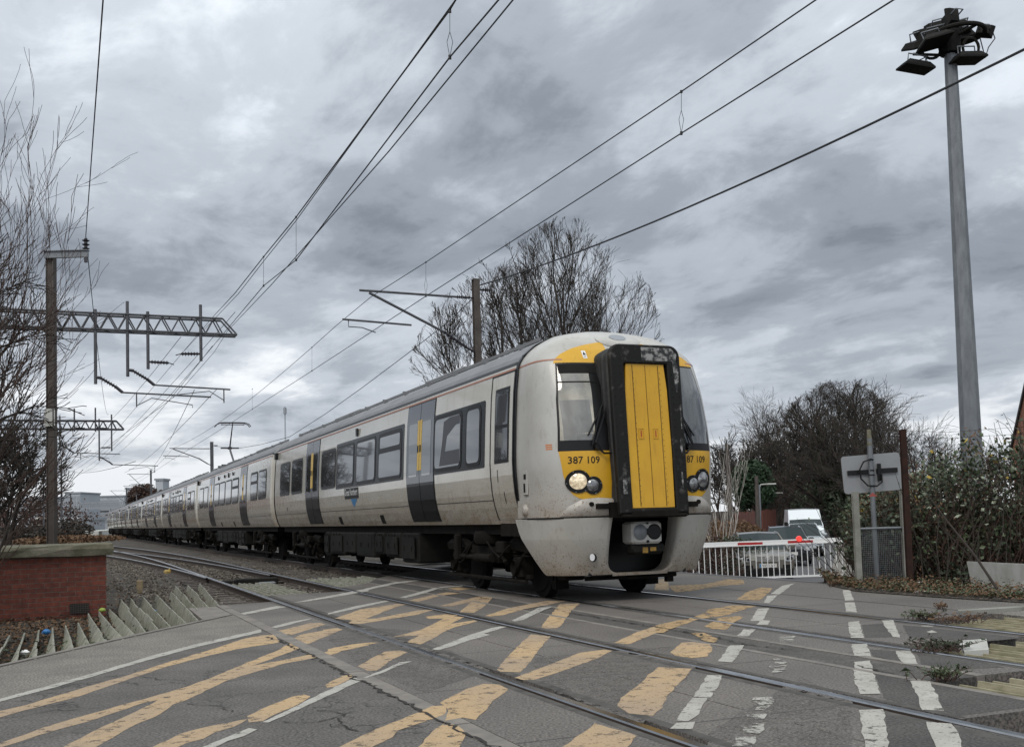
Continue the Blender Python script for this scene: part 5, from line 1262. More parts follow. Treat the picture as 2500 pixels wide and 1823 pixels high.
def flood(x, y, z, rx, ry, rz, w=.62, l=.45, d=.10):
    mb = MB(); q = Matrix.Rotation(rz, 3, 'Z') @ Matrix.Rotation(ry, 3, 'Y') @ Matrix.Rotation(rx, 3, 'X')
    sec = [(-w / 2, -l / 2, 0), (w / 2, -l / 2, 0), (w / 2, l / 2, 0), (-w / 2, l / 2, 0), (-w / 2 * .7, -l / 2 * .7, d), (w / 2 * .7, -l / 2 * .7, d), (w / 2 * .7, l / 2 * .7, d), (-w / 2 * .7, l / 2 * .7, d), (-w / 2, -l / 2, -.035), (w / 2, -l / 2, -.035), (w / 2, l / 2, -.035), (-w / 2, l / 2, -.035)]
    P_ = H_ + Vector((x, y, z))
    mb.add([P_ + q @ Vector(v) for v in sec], [(0, 1, 5, 4), (1, 2, 6, 5), (2, 3, 7, 6), (3, 0, 4, 7), (4, 5, 6, 7), (8, 11, 10, 9), (0, 8, 9, 1), (1, 9, 10, 2), (2, 10, 11, 3), (3, 11, 8, 0)])
    o = mb.build('floodlight', M['under_box'], root)
    mb = MB(); mb.path([P_ + q @ Vector((-w * .3, 0, d * .6)), P_ + q @ Vector((-w * .3, 0, d + .16)), P_ + q @ Vector((w * .3, 0, d + .16)), P_ + q @ Vector((w * .3, 0, d * .6))], .016, 5)
    mb.build('bracket', M['metal'], o)
flood(-.75, -.1, -.30, R(4), R(8), R(8)); flood(-.42, -.28, .14, R(-10), R(-16), R(5), .62, .5); flood(.25, -.2, -.20, R(0), R(-4), R(10), .62, .45)
flood(-.28, .2, .48, R(70), R(-14), R(4), .62, .42); flood(.28, .2, .62, R(75), R(-12), R(-4), .42, .3); flood(.72, .0, .45, R(80), R(18), R(-30), .34, .26)
flood(-.55, .25, .30, R(20), R(-20), R(12), .5, .4); flood(.02, -.12, .70, R(78), R(4), R(10), .26, .40); flood(.42, .3, .50, R(60), R(-22), R(14), .5, .36); flood(-.10, .3, .66, R(66), R(-10), R(-8), .46, .34)
mb = MB(); mb.path([H_ + Vector(v) for v in ((.86, 0, .5), (.92, 0, .3), (.78, 0, .12), (.70, 0, -.1), (.66, 0, .1), (.62, 0, .3))], .012, 5); mb.path([H_ + Vector(v) for v in ((-.75, 0, -.16), (-.5, 0, -.05), (-.45, 0, -.2), (-.5, 0, -.32))], .012, 5); mb.build('cable', M['wire'], root)

# ================================================================== TREES AND BUSHES
def grow(mb, p, d, L, r, depth, rnd, cfg, twig):
    n = cfg.get('seg', 5); pts = [p.copy()]; rs = [r]; q = p.copy(); v = d.normalized()
    for i in range(n):
        v = (v + Vector((rnd.gauss(0, 1), rnd.gauss(0, 1), rnd.gauss(0, 1))) * cfg['wob'] + Vector((0, 0, cfg['up']))).normalized()
        if 'env' in cfg and i > 0:
            e_ = q + v * (L / n) - Vector(cfg['env'][0]); k_ = sum((e_[j] / cfg['env'][1][j]) ** 2 for j in range(3))
            if k_ > 1 and e_.z > -cfg['env'][1][2] * .3: break
            if abs(e_.x) > cfg['env'][1][0] * 1.02: break
        q = q + v * (L / n); pts.append(q.copy()); rs.append(max(cfg['rmin'], r * (1 - (i + 1) / n * cfg['tap'])))
    n = len(pts) - 1
    (mb if r > cfg.get('split', .02) else twig).path(pts, rs, 6 if r > .04 else 4 if r > .015 else 3)
    if depth <= 0: return
    k = cfg['kids'][min(depth, len(cfg['kids']) - 1)]
    for j in range(k):
        t = rnd.uniform(cfg.get('t0', .25), 1.0) if j else 1.0
        i = min(n - 1, int(t * n)); f = t * n - i; a = pts[i].lerp(pts[i + 1], min(1, f)); dd = (pts[i + 1] - pts[i]).normalized()
        ax = Vector((rnd.gauss(0, 1), rnd.gauss(0, 1), rnd.gauss(0, 1))); ax = (ax - dd * ax.dot(dd)).normalized()
        nd = dd * math.cos(cfg['ang']) + ax * math.sin(cfg['ang'] * rnd.uniform(.5, 1.25))
        grow(mb, a, nd, L * rnd.uniform(*cfg['ls']), max(cfg['rmin'], rs[i] * rnd.uniform(.5, .72)), depth - 1, rnd, cfg, twig)
def bare_tree(name, label, base, stems, cfg, seed, group=None, mt='bark', mt2='bark_grey', cat='tree'):
    root = tag(empty(name, base), label, cat, group); mb = MB(); tw = MB(); rnd = random.Random(seed)
    for (dx, dy, dir_, L, r, dep_) in stems: grow(mb, Vector((dx, dy, 0)), Vector(dir_), L, r, dep_, rnd, cfg, tw)
    mb.build('trunk', M[mt], root, smooth='full'); tw.build('crown', M[mt2], root, smooth='full')
    return root
rnd = random.Random(5)
def fan(n, sp, L, r, dep_, rnd, bx=.3, lean=(0, 0)):
    out = []
    for i in range(n):
        a = -1 + 2 * (i + .5) / n
        out.append((a * bx, rnd.uniform(-bx, bx), (a * sp + lean[0] + rnd.uniform(-.08, .08), rnd.uniform(-sp, sp) * .7, 1), L * rnd.uniform(.82, 1.1) * (1 - .18 * abs(a)), r * rnd.uniform(.7, 1.1), dep_))
    return out
cfgT = dict(wob=.07, up=.022, tap=.68, rmin=.0048, kids=[3, 4, 5, 6], ang=.44, ls=(.36, .54), seg=6, split=.03)
px = lambda x, y, D: dep(x * K, y * K, D)
c = px(1265, 900, 34); bare_tree('bare_tree', 'tall bare winter tree directly behind the nose of the train', (c.x, c.y, -1.3), fan(11, .24, 9.5, .11, 4, rnd, .3), dict(cfgT, env=((0, 0, 7.4), (3.0, 3.0, 4.6)), up=.03), 21, 'bare trees beyond the railway')
c = px(1165, 900, 33); bare_tree('bare_tree', 'bare winter tree spreading behind the brown mast and the carriage roof', (c.x, c.y, -1.3), fan(9, .36, 8.2, .085, 4, rnd, .4, (-.06, 0)), dict(cfgT, env=((-.4, 0, 5.9), (3.4, 3.0, 4.4)), up=.03), 22, 'bare trees beyond the railway')
# tree with ivy on the right, smaller ones around it
def leaves(name, mtl, cen, ext, n, size, seed, par=None, shape=None, squash=1.0):
    mb = MB(); r = random.Random(seed); k = 0
    while k < n:
        v = Vector((r.uniform(-1, 1), r.uniform(-1, 1), r.uniform(-1, 1)))
        if v.length > 1 or (shape and not shape(v, r)): continue
        p = Vector((cen[0] + v.x * ext[0], cen[1] + v.y * ext[1], cen[2] + v.z * ext[2])); s = size * r.uniform(.6, 1.3)
        a = Vector((r.gauss(0, 1), r.gauss(0, 1), r.gauss(0, 1))).normalized(); b_ = a.orthogonal().normalized(); c_ = a.cross(b_)
        t_ = r.uniform(0, 6.28); b_, c_ = b_ * math.cos(t_) + c_ * math.sin(t_), c_ * math.cos(t_) - b_ * math.sin(t_)
        mb.add([p - b_ * s, p + c_ * s * .5 + a * s * .12, p + b_ * s, p - c_ * s * .5 + a * s * .12], [(0, 1, 2, 3)]); k += 1
    return mb.build(name, mtl, par, kind='stuff') if par is not None else mb.build(name, mtl)
def clumpy(seed, n=9, rad=.42):
    r = random.Random(seed); cs = []
    while len(cs) < n:
        v = Vector((r.uniform(-1, 1), r.uniform(-1, 1), r.uniform(-1, 1)))
        if v.length < .85: cs.append((v, rad * r.uniform(.6, 1.2)))
    return lambda v, rr: any((v - c0).length < rr.gauss(q, q * .25) for c0, q in cs)
cfgR = dict(wob=.10, up=.015, tap=.55, rmin=.009, kids=[4, 5, 5, 5], ang=.62, ls=(.45, .7), seg=5, split=.04)
c = px(1862, 1120, 80); tr = bare_tree('bare_tree', 'broad bare tree with dark ivy on its trunks, above the waiting van', (c.x, c.y, -1.1), fan(12, .42, 9.5, .2, 4, rnd, .6), dict(cfgR, env=((0, 0, 6.4), (4.6, 4, 5.4))), 31, 'bare trees on the right')
for i, (dx, z, e) in enumerate(((-.8, 4.6, (1.3, 1.3, 3.2)), (1.0, 3.6, (1.5, 1.3, 2.8)), (-1.4, 7.0, (.7, .7, 1.6)), (2.0, 5.6, (.7, .7, 1.5)))):
    leaves('ivy', M['ivy'], (dx, 0, z), e, 4200, .15, 40 + i, tr, clumpy(50 + i, 12, .34))
c = px(1735, 1120, 104); bare_tree('bare_tree', 'bare rounded tree left of the ivy-clad one', (c.x, c.y, -1.1), fan(8, .5, 7.2, .18, 4, rnd, .6, (.15, 0)), cfgR, 32, 'bare trees on the right')
c = px(1950, 1120, 74); bare_tree('bare_tree', 'tall bare tree just right of the ivy-clad one', (c.x, c.y, -1.1), fan(7, .42, 6.3, .16, 4, rnd, .5), cfgR, 33, 'bare trees on the right')
c = px(2050, 1120, 50); bare_tree('bare_tree', 'small bare tree behind the brambles beside the floodlight mast', (c.x, c.y, -1.0), fan(5, .5, 3.2, .09, 4, rnd, .4), cfgR, 34, 'bare trees on the right')
cfgF = dict(wob=.10, up=.02, tap=.55, rmin=.02, kids=[3, 4, 4, 5], ang=.55, ls=(.45, .7), seg=4, split=.05)
for i, (x, D, L, lab) in enumerate(((1630, 85, 4.8, 'faint bare tree at the left end of the road side scrub'), (1668, 95, 5.6, 'pale bare tree behind the first telegraph pole'), (1720, 90, 5.0, 'brownish bare tree left of the road'), (1775, 110, 5.8, 'brownish bare tree over the far end of the road'), (1822, 120, 6.2, 'tangled bare tree at the bend of the road'))):
    c = px(x, 1130, D); bare_tree('roadside_tree', lab, (c.x, c.y, -1.1), fan(5, .6, L, .12, 4, rnd, .6), cfgF, 60 + i, 'trees along the far road', 'bark_red' if i % 2 else 'bark', 'bark_grey')
for i, (x, y, D, e, m_, lab) in enumerate(((1665, 1075, 75, (1.7, 1.5, 1.9), 'evergreen', 'dark green evergreen bush beside the telegraph pole'), (1790, 1118, 130, (9, 3, 2.6), 'leaf_dead', 'brown scrub closing the far end of the road'), (1868, 1130, 100, (5, 3, 3.2), 'ivy', 'dark ivy-covered thicket right of the far road'), (1935, 1160, 74, (4, 2, 3.0), 'ivy', 'dark undergrowth beneath the ivy-clad tree'), (1625, 1190, 44, (1.3, .8, .8), 'leaf_dead', 'low russet shrub at the foot of the pale birch stems'), (1735, 1105, 110, (5, 3, 2.2), 'leaf_dead', 'brown hedge left of the far road'))):
    c = px(x, y, D); o = leaves('shrub', M[m_], (0, 0, 0), e, 5200, .05 * D / 40 + .05, 70 + i, None, clumpy(80 + i, 14, .42)); o.location = (c.x, c.y, max(c.z, e[2] * .8 + gz(c.x, c.y))); tag(o, lab, 'shrub')
c = px(1612, 1205, 36); cfgB = dict(wob=.05, up=.05, tap=.6, rmin=.005, kids=[2, 3, 3], ang=.3, ls=(.5, .7), seg=5, split=.012)
bare_tree('birch_shrub', 'clump of pale whitish stems just right of the train nose', (c.x - .25, c.y, gz(c.x, c.y) - .1), fan(10, .32, 2.7, .028, 2, rnd, .15, (.02, 0)), cfgB, 91, None, 'birch', 'birch', 'shrub')
# tangle of bare stems filling the left edge
cfgL = dict(wob=.06, up=.03, tap=.55, rmin=.004, kids=[3, 4, 4], ang=.38, ls=(.34, .58), seg=7, split=.014, t0=.15)
def stems_left(label, bx, by, n, spread, L, seed, lean):
    rr = random.Random(seed); st = []
    for i in range(n):
        a = rr.uniform(-1, 1)
        st.append((rr.uniform(-.7, .7), rr.uniform(-.7, .7), (lean + a * spread, rr.uniform(-.35, .35), 1.0), L * rr.uniform(.65, 1.1), rr.uniform(.016, .034), 3))
    return bare_tree('bare_bush', label, (bx, by, -.2), st, cfgL, seed, 'tangled bare bushes at the left edge', 'bark', 'bark_red', 'bush')
stems_left('big tangled bare bush filling the left edge, its stems arching over the brick box', -8.6, 14.2, 34, .28, 3.5, 101, .11)
stems_left('bare bush behind the big one, reaching highest at the left edge', -10.4, 18.0, 36, .22, 5.0, 102, .04)
stems_left('bare bush nearest the camera at the lower left corner', -6.9, 11.8, 20, .28, 1.9, 103, .08)
stems_left('bare bush further along, seen through behind the tall brown mast', -14.2, 24.0, 10, .30, 3.2, 104, .06)
# tree trunks at the very left edge
c = bare_tree('dark_tree', 'dark old tree at the extreme left edge behind the bushes', (-12.9, 22.0, -.3), fan(4, .18, 4.8, .2, 4, rnd, .5), cfgR, 111, None, 'bark', 'bark_grey')
# bare trees standing left of the frame's near foreground, mirrored in the carriage windows
for i, (x, y) in enumerate(((-13, 31), (-21, 62))):
    bare_tree('lineside_tree', ['bare lineside tree left of the sidings, nearer one', 'bare lineside tree left of the sidings, farther one'][i], (x - 5 - y * .06, y, -.3), fan(6, .35, 4.6, .16, 4, rnd, .5), cfgF, 120 + i, 'lineside trees on the left')

# ================================================================== BRICK BOX, LITTER
bx = empty('brick_box', (-6.5, 17.0, -.25), TH * .98); tag(bx, 'low red brick box with a mossy concrete coping at the lower left', 'brick box')
mb = MB(); mb.box((-1.02, .55, .5), (2.04, 1.1, 1.0)); mb.build('wall', M['brick'], bx)
mb = MB(); rows = []
rr = random.Random(2)
for zz, o_ in ((.985, .0), (1.0, .10), (1.10, .12), (1.16, .10), (1.175, .04)):
    rows.append([Vector((x + (o_ if x > -1 else -o_) + rr.uniform(-.012, .012), y + (o_ if y > .5 else -o_) + rr.uniform(-.012, .012), zz + rr.uniform(-.01, .01))) for x, y in [(-2.04 + 2.04 * i / 8, 0) for i in range(9)] + [(0, 1.1 * i / 4) for i in range(1, 5)] + [(-2.04 * i / 8, 1.1) for i in range(1, 9)] + [(-2.04, 1.1 - 1.1 * i / 4) for i in range(1, 4)]])
mb.grid(rows, 0, True); n = len(rows[0]); mb.add(rows[-1], [tuple(range(n))]); mb.build('coping', M['coping'], bx)
mb = MB(); mb.box((-.40, -.006, .17), (.28, .02, .16)); v = mb.build('air_vent', M['black'], bx)
mb = MB()
for i in range(5): mb.box((-.40, -.018, .11 + i * .03), (.28, .012, .008))
for i in range(8): mb.box((-.52 + i * .035, -.0245, .17), (.008, .012, .16))
mb.build('grille', M['mast'], v)
c = gnd(860 * Sx, 1350 + 245 * Sx, -.2)
mk = tag(empty('cable_marker', (c.x, c.y, -.2), .3), 'small tan concrete marker post beside the near rail', 'marker post')
mb = MB(); mb.bbox((0, 0, .13), (.13, .13, .27), bev=.012); mb.build('post', mat('tan concrete', (.33, .25, .15), .9, noise=(9, .3, .7)), mk)
c = gnd(1045 * Sx, 1350 + 125 * Sx, -.15)
yb = MB(); yb.bbox((0, 0, .08), (.34, .2, .15), bev=.04); yb.bbox((.05, 0, .17), (.2, .14, .05), bev=.02); o = yb.build('yellow_box', mat('dirty yellow plastic', (.5, .34, .07), .6, noise=(8, .3, .7), col2=(.2, .16, .08))); o.location = (c.x, c.y, -.2); o.rotation_euler = (0, .1, .5); tag(o, 'dirty yellow box lying against the near rail', 'box')
# dead leaves and litter on the soil
def scatter(name, label, cat, mtl, n, fn, size, seed, zoff=.01):
    mb = MB(); r = random.Random(seed)
    for _ in range(n):
        x, y, z = fn(r); s = size * r.uniform(.5, 1.3); a = Vector((r.gauss(0, .5), r.gauss(0, .5), 1)).normalized(); b_ = a.orthogonal().normalized(); c_ = a.cross(b_); t_ = r.uniform(0, 6.28)
        b_, c_ = b_ * math.cos(t_) + c_ * math.sin(t_), c_ * math.cos(t_) - b_ * math.sin(t_); p = Vector((x, y, z + zoff + r.uniform(0, .03)))
        mb.add([p - b_ * s, p + c_ * s * .5 + a * s * .3, p + b_ * s, p - c_ * s * .5 + a * s * .3], [(0, 1, 2, 3)])
    return tag(mb.build(name, mtl), label, cat, kind='stuff')
def zone(r):
    s = r.uniform(10.0, 17.5); l = r.uniform(-1.5, 1.9); 
    s = max(s, sL(l) + .1); p = T(s, l, -.2); return p.x, p.y, -.2
scatter('leaf_litter', 'brown dead leaves between the guard boards', 'leaves', M['leaf_dead'], 2600, zone, .035, 5)
scatter('weeds', 'small green weeds between the guard boards', 'weeds', M['leaf'], 1500, lambda r: (lambda p: (p.x, p.y, -.2 + abs(r.gauss(0, .05))))(T(*(lambda l: (sL(l) + .15 + abs(r.gauss(0, .9)), l, 0))(r.uniform(-1.2, 1.2)))), .03, 6)
def zone2(r): p = T(r.uniform(15, 30), r.gauss(-1.2, 1.6), 0); return p.x, p.y, -.21
scatter('dead_stalks', 'dead leaves and twigs strewn beside the brick box', 'leaves', M['leaf_dead'], 3500, zone2, .04, 7)
def crumple(name, label, x, y, m_, size, z=-.1, seed=1, st=1.0):
    c = gnd(x, y, z); r = random.Random(seed); mb = MB(); rows = []
    for i in range(6):
        ph = math.pi * i / 5; rows.append([Vector((size * st * math.sin(ph) * math.cos(t) * r.uniform(.7, 1.2), size * math.sin(ph) * math.sin(t) * r.uniform(.7, 1.2), size * .7 * math.cos(ph) * r.uniform(.8, 1.1))) for t in np.linspace(0, 2 * math.pi, 9, False)])
    mb.grid(rows, 0, True); o = mb.build(name, M[m_]); o.location = c; tag(o, label, 'litter')
crumple('crumpled_bag', 'bright blue crumpled bag between the left guard boards', 285 * Sx, 1350 + 482 * Sx, 'litter_blue', .055, seed=1)
crumple('crumpled_bag', 'blue and white wrapper among the farther guard boards', 938 * Sx, 1350 + 358 * Sx, 'litter_blue', .055, seed=2, st=1.3)
crumple('tennis_ball', 'yellow-green ball at the foot of the brick box', 628 * Sx, 1350 + 348 * Sx, 'litter_green', .05, seed=3)
crumple('crumpled_paper', 'white crumpled paper at the left end of the guard boards', 152 * Sx, 1350 + 612 * Sx, 'white', .05, seed=4)
crumple('crumpled_paper', 'white scrap near the kerb among the guard boards', 628 * Sx, 1350 + 545 * Sx, 'conc_white', .05, seed=5, st=1.4)
crumple('crumpled_cup', 'white cup lying among the farthest guard boards', 1075 * Sx, 1350 + 275 * Sx, 'white', .05, seed=6)

# ================================================================== RIGHT-HAND SIDE
# bramble hedge
HB = [(5.45, 17.2, 1.3), (5.9, 16.4, 1.75), (6.5, 16.0, 2.05), (7.2, 15.9, 2.2), (8.0, 15.9, 2.35), (9.4, 15.6, 2.5)]
hz = tag(empty('bramble_hedge', (6.3, 14.6, -.1)), 'wild bramble hedge with green leaves and brown stems along the right side', 'hedge')
cano = tag(empty('leafy_hedge', (7.85, 18.5, -.3)), 'leafy shrub mass beside the road behind the grey sign back', 'hedge')
def hedge_pt(r, lo=0.0):
    i = r.uniform(0, len(HB) - 1.001); k = int(i); f = i - k; a, b_ = HB[k], HB[k + 1]
    x, y, h = [a[j] + (b_[j] - a[j]) * f for j in range(3)]
    dpt = abs(r.gauss(0, .8)); return x + dpt * .75 + r.gauss(0, .1), y + dpt * .9 + .15, h
rr = random.Random(77); st = MB()
for i in range(2100):
    x, y, h = hedge_pt(rr); h *= rr.uniform(.6, 1.12); L_ = rr.uniform(.5, 1.3); a = rr.uniform(0, 6.28)
    z0 = rr.uniform(0, .5) if i % 2 else rr.uniform(.2, h * .8); dx, dy = math.cos(a) * L_ * .5, math.sin(a) * L_ * .35
    P0 = Vector((x - 6.3, y - 14.6, z0)); P3 = P0 + Vector((dx, dy, max(-.3, min(h - z0, L_ * rr.uniform(.1, 1.1)))))
    st.path([P0, P0.lerp(P3, .35) + Vector((rr.gauss(0, .06), rr.gauss(0, .06), .10)), P0.lerp(P3, .7) + Vector((rr.gauss(0, .06), 0, .12)), P3], [.006, .0055, .0045, .003], 3)
st.build('stems', M['bark_red'], hz, kind='stuff')
rr = random.Random(79); st = MB()
for i in range(150):
    x, y, h = hedge_pt(rr); x -= .25; y -= .3; a = rr.uniform(-.9, .9)
    P0 = Vector((x - 6.3, y - 14.6, 0)); P3 = P0 + Vector((a, rr.uniform(-.3, .3), h * rr.uniform(.5, 1.15)))
    st.path([P0, P0.lerp(P3, .3) + Vector((rr.gauss(0, .05), 0, .08)), P0.lerp(P3, .65) + Vector((rr.gauss(0, .08), 0, .05)), P3], [.009, .008, .006, .003], 4)
st.build('pale_stems', M['bark_grey'], hz, kind='stuff')
def hleaves(name, m_, n, size, seed, zlo, zhi, front=0.0):
    r = random.Random(seed); mb = MB(); cl = [(hedge_pt(r), r.uniform(zlo, zhi), r.uniform(.10, .26)) for _ in range(60)]
    for _ in range(n):
        if r.random() < .72: (x, y, h), zf, q = r.choice(cl); x += r.gauss(0, q); y += r.gauss(0, q) - front; z = h * zf + r.gauss(0, q * .8)
        else: x, y, h = hedge_pt(r); y -= front; z = h * r.uniform(zlo, zhi)
        z = max(.03, min(z, h * 1.12)); s = size * r.uniform(.55, 1.25)
        a = Vector((r.gauss(0, .7) - .2, r.gauss(0, .7) - .5, r.gauss(.5, .6))).normalized(); b_ = a.orthogonal().normalized(); c_ = a.cross(b_); t_ = r.uniform(0, 6.28)
        b_, c_ = b_ * math.cos(t_) + c_ * math.sin(t_), c_ * math.cos(t_) - b_ * math.sin(t_); p = Vector((x - 6.3, y - 14.6, z))
        mb.add([p - b_ * s, p - b_ * s * .1 + c_ * s * .62, p + b_ * s * .95, p - b_ * s * .1 - c_ * s * .62, p + a * s * .1], [(0, 1, 4), (1, 2, 4), (2, 3, 4), (3, 0, 4)])
    mb.build(name, M[m_], hz, kind='stuff')
vg = rp(6, [(1060, 198), (1230, 237), (1700, 272), (2266, 308)]); vg.append(vg[-1] + (vg[-1] - vg[-2]) * 1.5)
mb = MB(); rows = [[Vector((p.x, p.y, .012)) for p in vg], [Vector((p.x + .05, p.y + .25, .05)) for p in vg], [Vector((p.x + .9, p.y + 2.4, .03 + gz(p.x + .9, p.y + 2.4))) for p in vg], [Vector((p.x + 2.6, p.y + 5, gz(p.x + 2.6, p.y + 5) + .02)) for p in vg]]; mb.grid(rows); struct('verge', mb, M['soil'])
def vz(r): k = r.uniform(0, len(vg) - 1.001); i = int(k); p = vg[i].lerp(vg[i + 1], k - i); d = abs(r.gauss(0, 1.1)); return p.x + d * .2 + .03, p.y + d + .04, .03 + abs(r.gauss(0, .045)) * min(1, d)
hleaves('leaves', 'leaf', 5200, .042, 1, .25, 1.02); hleaves('dark_leaves', 'ivy', 8000, .040, 2, .0, .9); hleaves('pale_leaves', 'leaf_pale', 520, .042, 3, .5, 1.0, .15); hleaves('dead_leaves', 'leaf_dead', 4200, .026, 4, .05, 1.05); hleaves('yellow_leaves', 'leaf_yellow', 60, .045, 5, .75, 1.05, .1)
scatter('verge_weeds', 'low green weeds along the foot of the hedge', 'weeds', M['leaf'], 2600, vz, .024, 61)
scatter('verge_litter', 'dead leaves and brown stalks along the foot of the hedge', 'leaves', M['leaf_dead'], 5200, vz, .024, 62)
# leaf mass beside the road, left of the sign
leaves('leaves', M['leaf'], (-.6, .6, 1.0), (1.1, 3.4, 1.25), 7000, .05, 201, cano, clumpy(202, 16, .36)); leaves('dark_leaves', M['ivy'], (-.6, .6, .8), (1.0, 3.2, 1.2), 8000, .05, 203, cano, clumpy(204, 16, .4)); leaves('pale_leaves', M['leaf_pale'], (-.75, -.4, 1.3), (.8, 2.6, 1.0), 260, .05, 205, cano)
rr = random.Random(8); st = MB()
for i in range(160):
    P0 = Vector((rr.uniform(-1.6, .6), rr.uniform(-2, 3.5), rr.uniform(0, 1))); P3 = P0 + Vector((rr.gauss(0, .4), rr.gauss(0, .4), rr.uniform(.3, 1.2))); st.path([P0, P0.lerp(P3, .5) + Vector((.06, 0, .05)), P3], [.008, .006, .003], 3)
st.build('stems', M['bark'], cano, kind='stuff')
# weeds growing at the hedge foot and out of the crossing joints
def tuft(label, x, y, n, w, h, m_='leaf', z=0.0, seed=1, name='weed_tuft'):
    c = gnd(x, y, z); r = random.Random(seed); root = tag(empty(name, c), label, 'weeds', 'weed tufts at the crossing'); mb = MB(); lf = MB(); n = int(n * .6); w *= .7; h *= .62
    for _ in range(n):
        a = r.uniform(0, 6.28); q = r.random() * w; P0 = Vector((r.gauss(0, w * .35), r.gauss(0, w * .2), 0)); P3 = P0 + Vector((math.cos(a) * q, math.sin(a) * q * .6, h * r.uniform(.4, 1)))
        mb.path([P0, P0.lerp(P3, .5) + Vector((0, 0, h * .15)), P3], [.004, .003, .002], 3)
        for k in range(5):
            p = P0.lerp(P3, r.uniform(.3, 1)) + Vector((0, 0, h * .1)); s = .018; lf.add([p, p + Vector((r.gauss(0, s), r.gauss(0, s), s)), p + Vector((r.gauss(0, s), r.gauss(0, s), -s * .3))], [(0, 1, 2)])
    mb.build('stems', M['bark_red'], root, kind='stuff'); lf.build('leaves', M[m_], root, kind='stuff')
tuft('straggly weeds over the corner of the pale slab between the tracks', 1600 + 1740 * Sx, 1350 + 600 * Sx, 90, .40, .17, 'ivy', seed=1)
tuft('weeds beside the nearer guard boards between the tracks', 1600 + 1760 * Sx, 1350 + 780 * Sx, 70, .26, .15, 'leaf', seed=2)
tuft('weeds growing where the far guard boards begin', 1600 + 1660 * Sx, 1350 + 405 * Sx, 70, .32, .14, 'leaf', seed=3)
tuft('brown weeds over the far guard boards', 1600 + 1860 * Sx, 1350 + 430 * Sx, 50, .40, .16, 'leaf_dead', seed=4)
tuft('tiny weed on the far footway', 1600 + 1755 * Sx, 1350 + 345 * Sx, 26, .13, .12, 'leaf_dead', seed=5)
for i in range(15):
    x = 1130 + i * 78; tuft(['low weeds at the hedge foot'][0] + ', clump %s along from the road' % ['first', 'second', 'third', 'fourth', 'fifth', 'sixth', 'seventh', 'eighth', 'ninth', 'tenth', 'eleventh', 'twelfth', 'thirteenth', 'fourteenth', 'fifteenth'][i], 1600 + x * Sx, 1350 + (205 + i * 6.2) * Sx, 60, .30, .16, 'leaf' if i % 3 else 'leaf_dead', z=0, seed=20 + i)
sl_ = MB(); pts = rp(6, [(1860, 545), (2035, 533), (2050, 600), (1900, 612)]); sl_.prism([(p.x, p.y) for p in pts], -.15, .012); tag(sl_.build('concrete_slab', M['conc_white']), 'pale concrete slab beside the guard boards between the tracks', 'slab')
sl_ = MB(); pts = rp(6, [(1860, 362), (2300, 335), (2300, 345), (1862, 372)]); sl_.prism([(p.x, p.y) for p in pts], -.1, .03); tag(sl_.build('edging_kerb', M['conc']), 'long edging kerb along the far guard boards', 'kerb')

# sign seen from behind
z7 = lambda x, y, D: dep(1700 + x / 2.8325, 900 + y / 2.8325, D)
c = z7(1222, 720, 16.1); sg_ = tag(empty('road_sign', (c.x, c.y, -.1)), 'grey back of a rectangular sign on a post, looped black cable across it', 'sign')
zc = c.z + .1; mb = MB(); w, h = .89, .57; pl = []
for sx, sy, a0 in ((1, 1, 0), (-1, 1, 90), (-1, -1, 180), (1, -1, 270)):
    for k in range(5): t = R(a0 + k * 22.5); pl.append((sx * (w / 2 - .05) + .05 * math.cos(t), sy * (h / 2 - .05) + .05 * math.sin(t)))
cr_, sr_ = math.cos(.055), math.sin(.055)
mb.prism([(x * cr_ - y * sr_, x * sr_ + y * cr_) for x, y in pl], 0, .02, f=lambda x, y, z: (x, .05 + z, zc + y)); mb.build('panel', M['board'], sg_)
mb = MB(); mb.box((-.21, .03, zc + .015), (.33, .03, .07), ry=-.03); mb.box((.22, .03, zc + .035), (.32, .03, .07), ry=-.03); mb.box((.10, .02, zc + .01), (.05, .04, .26)); mb.build('mounting_rail', M['black'], sg_)
mb = MB(); mb.tube((-.01, 0, -.1), (-.03, 0, zc + .52), .038, n=12); mb.build('post', M['metal'], sg_)
mb = MB(); mb.tube((-.03, 0, zc + .42), (-.033, 0, zc + .66), .040, .030, 10); mb.build('post_cap', M['coping'], sg_)
mb = MB(); mb.path([(.12, -.03, zc - .02), (.12, -.03, zc - .14), (.04, -.04, zc - .20), (-.10, -.04, zc - .19), (-.20, -.04, zc - .08), (-.21, -.04, zc + .06), (-.15, -.04, zc + .17), (-.04, -.045, zc + .21), (.0, -.04, zc + .2)], .012, 8); mb.build('cable', M['black'], sg_)
for dz in (.03, -.04): mb = MB(); mb.tube((-.02, 0, zc + dz), (-.02, 0, zc + dz + .02), .043, n=12); mb.build('clamp', M['black'], sg_)
# fence panel with wire mesh between two grey posts
c = z7(1128, 1480, 15.9); c2_ = z7(1460, 1480, 15.9)
fp_ = tag(empty('mesh_fence', (c.x, c.y, -.12)), 'grey posts with rusty wire mesh standing in the brambles under the sign', 'fence')
wd = c2_.x - c.x; top = z7(1128, 850, 15.9).z + .12
for x0 in (0, wd): mb = MB(); hbeam(mb, (x0, 0, 0), (x0 - .01, 0, top), .085); mb.build('post', M['conc'], fp_)
mb = MB(); mb.tube((0, 0, top - .55), (wd, 0, top - .55), .018); mb.build('rail', M['metal'], fp_)
mb = MB(); n = 26
for i in range(1, n): mb.tube((wd * i / n, .02, .05), (wd * i / n, .02, top - .55), .0022, n=4)
for i in range(1, 30): z = .05 + (top - .6) * i / 30; mb.tube((0, .02, z), (wd, .02, z), .0022, n=4)
mb.build('wire_mesh', M['metal'], fp_)
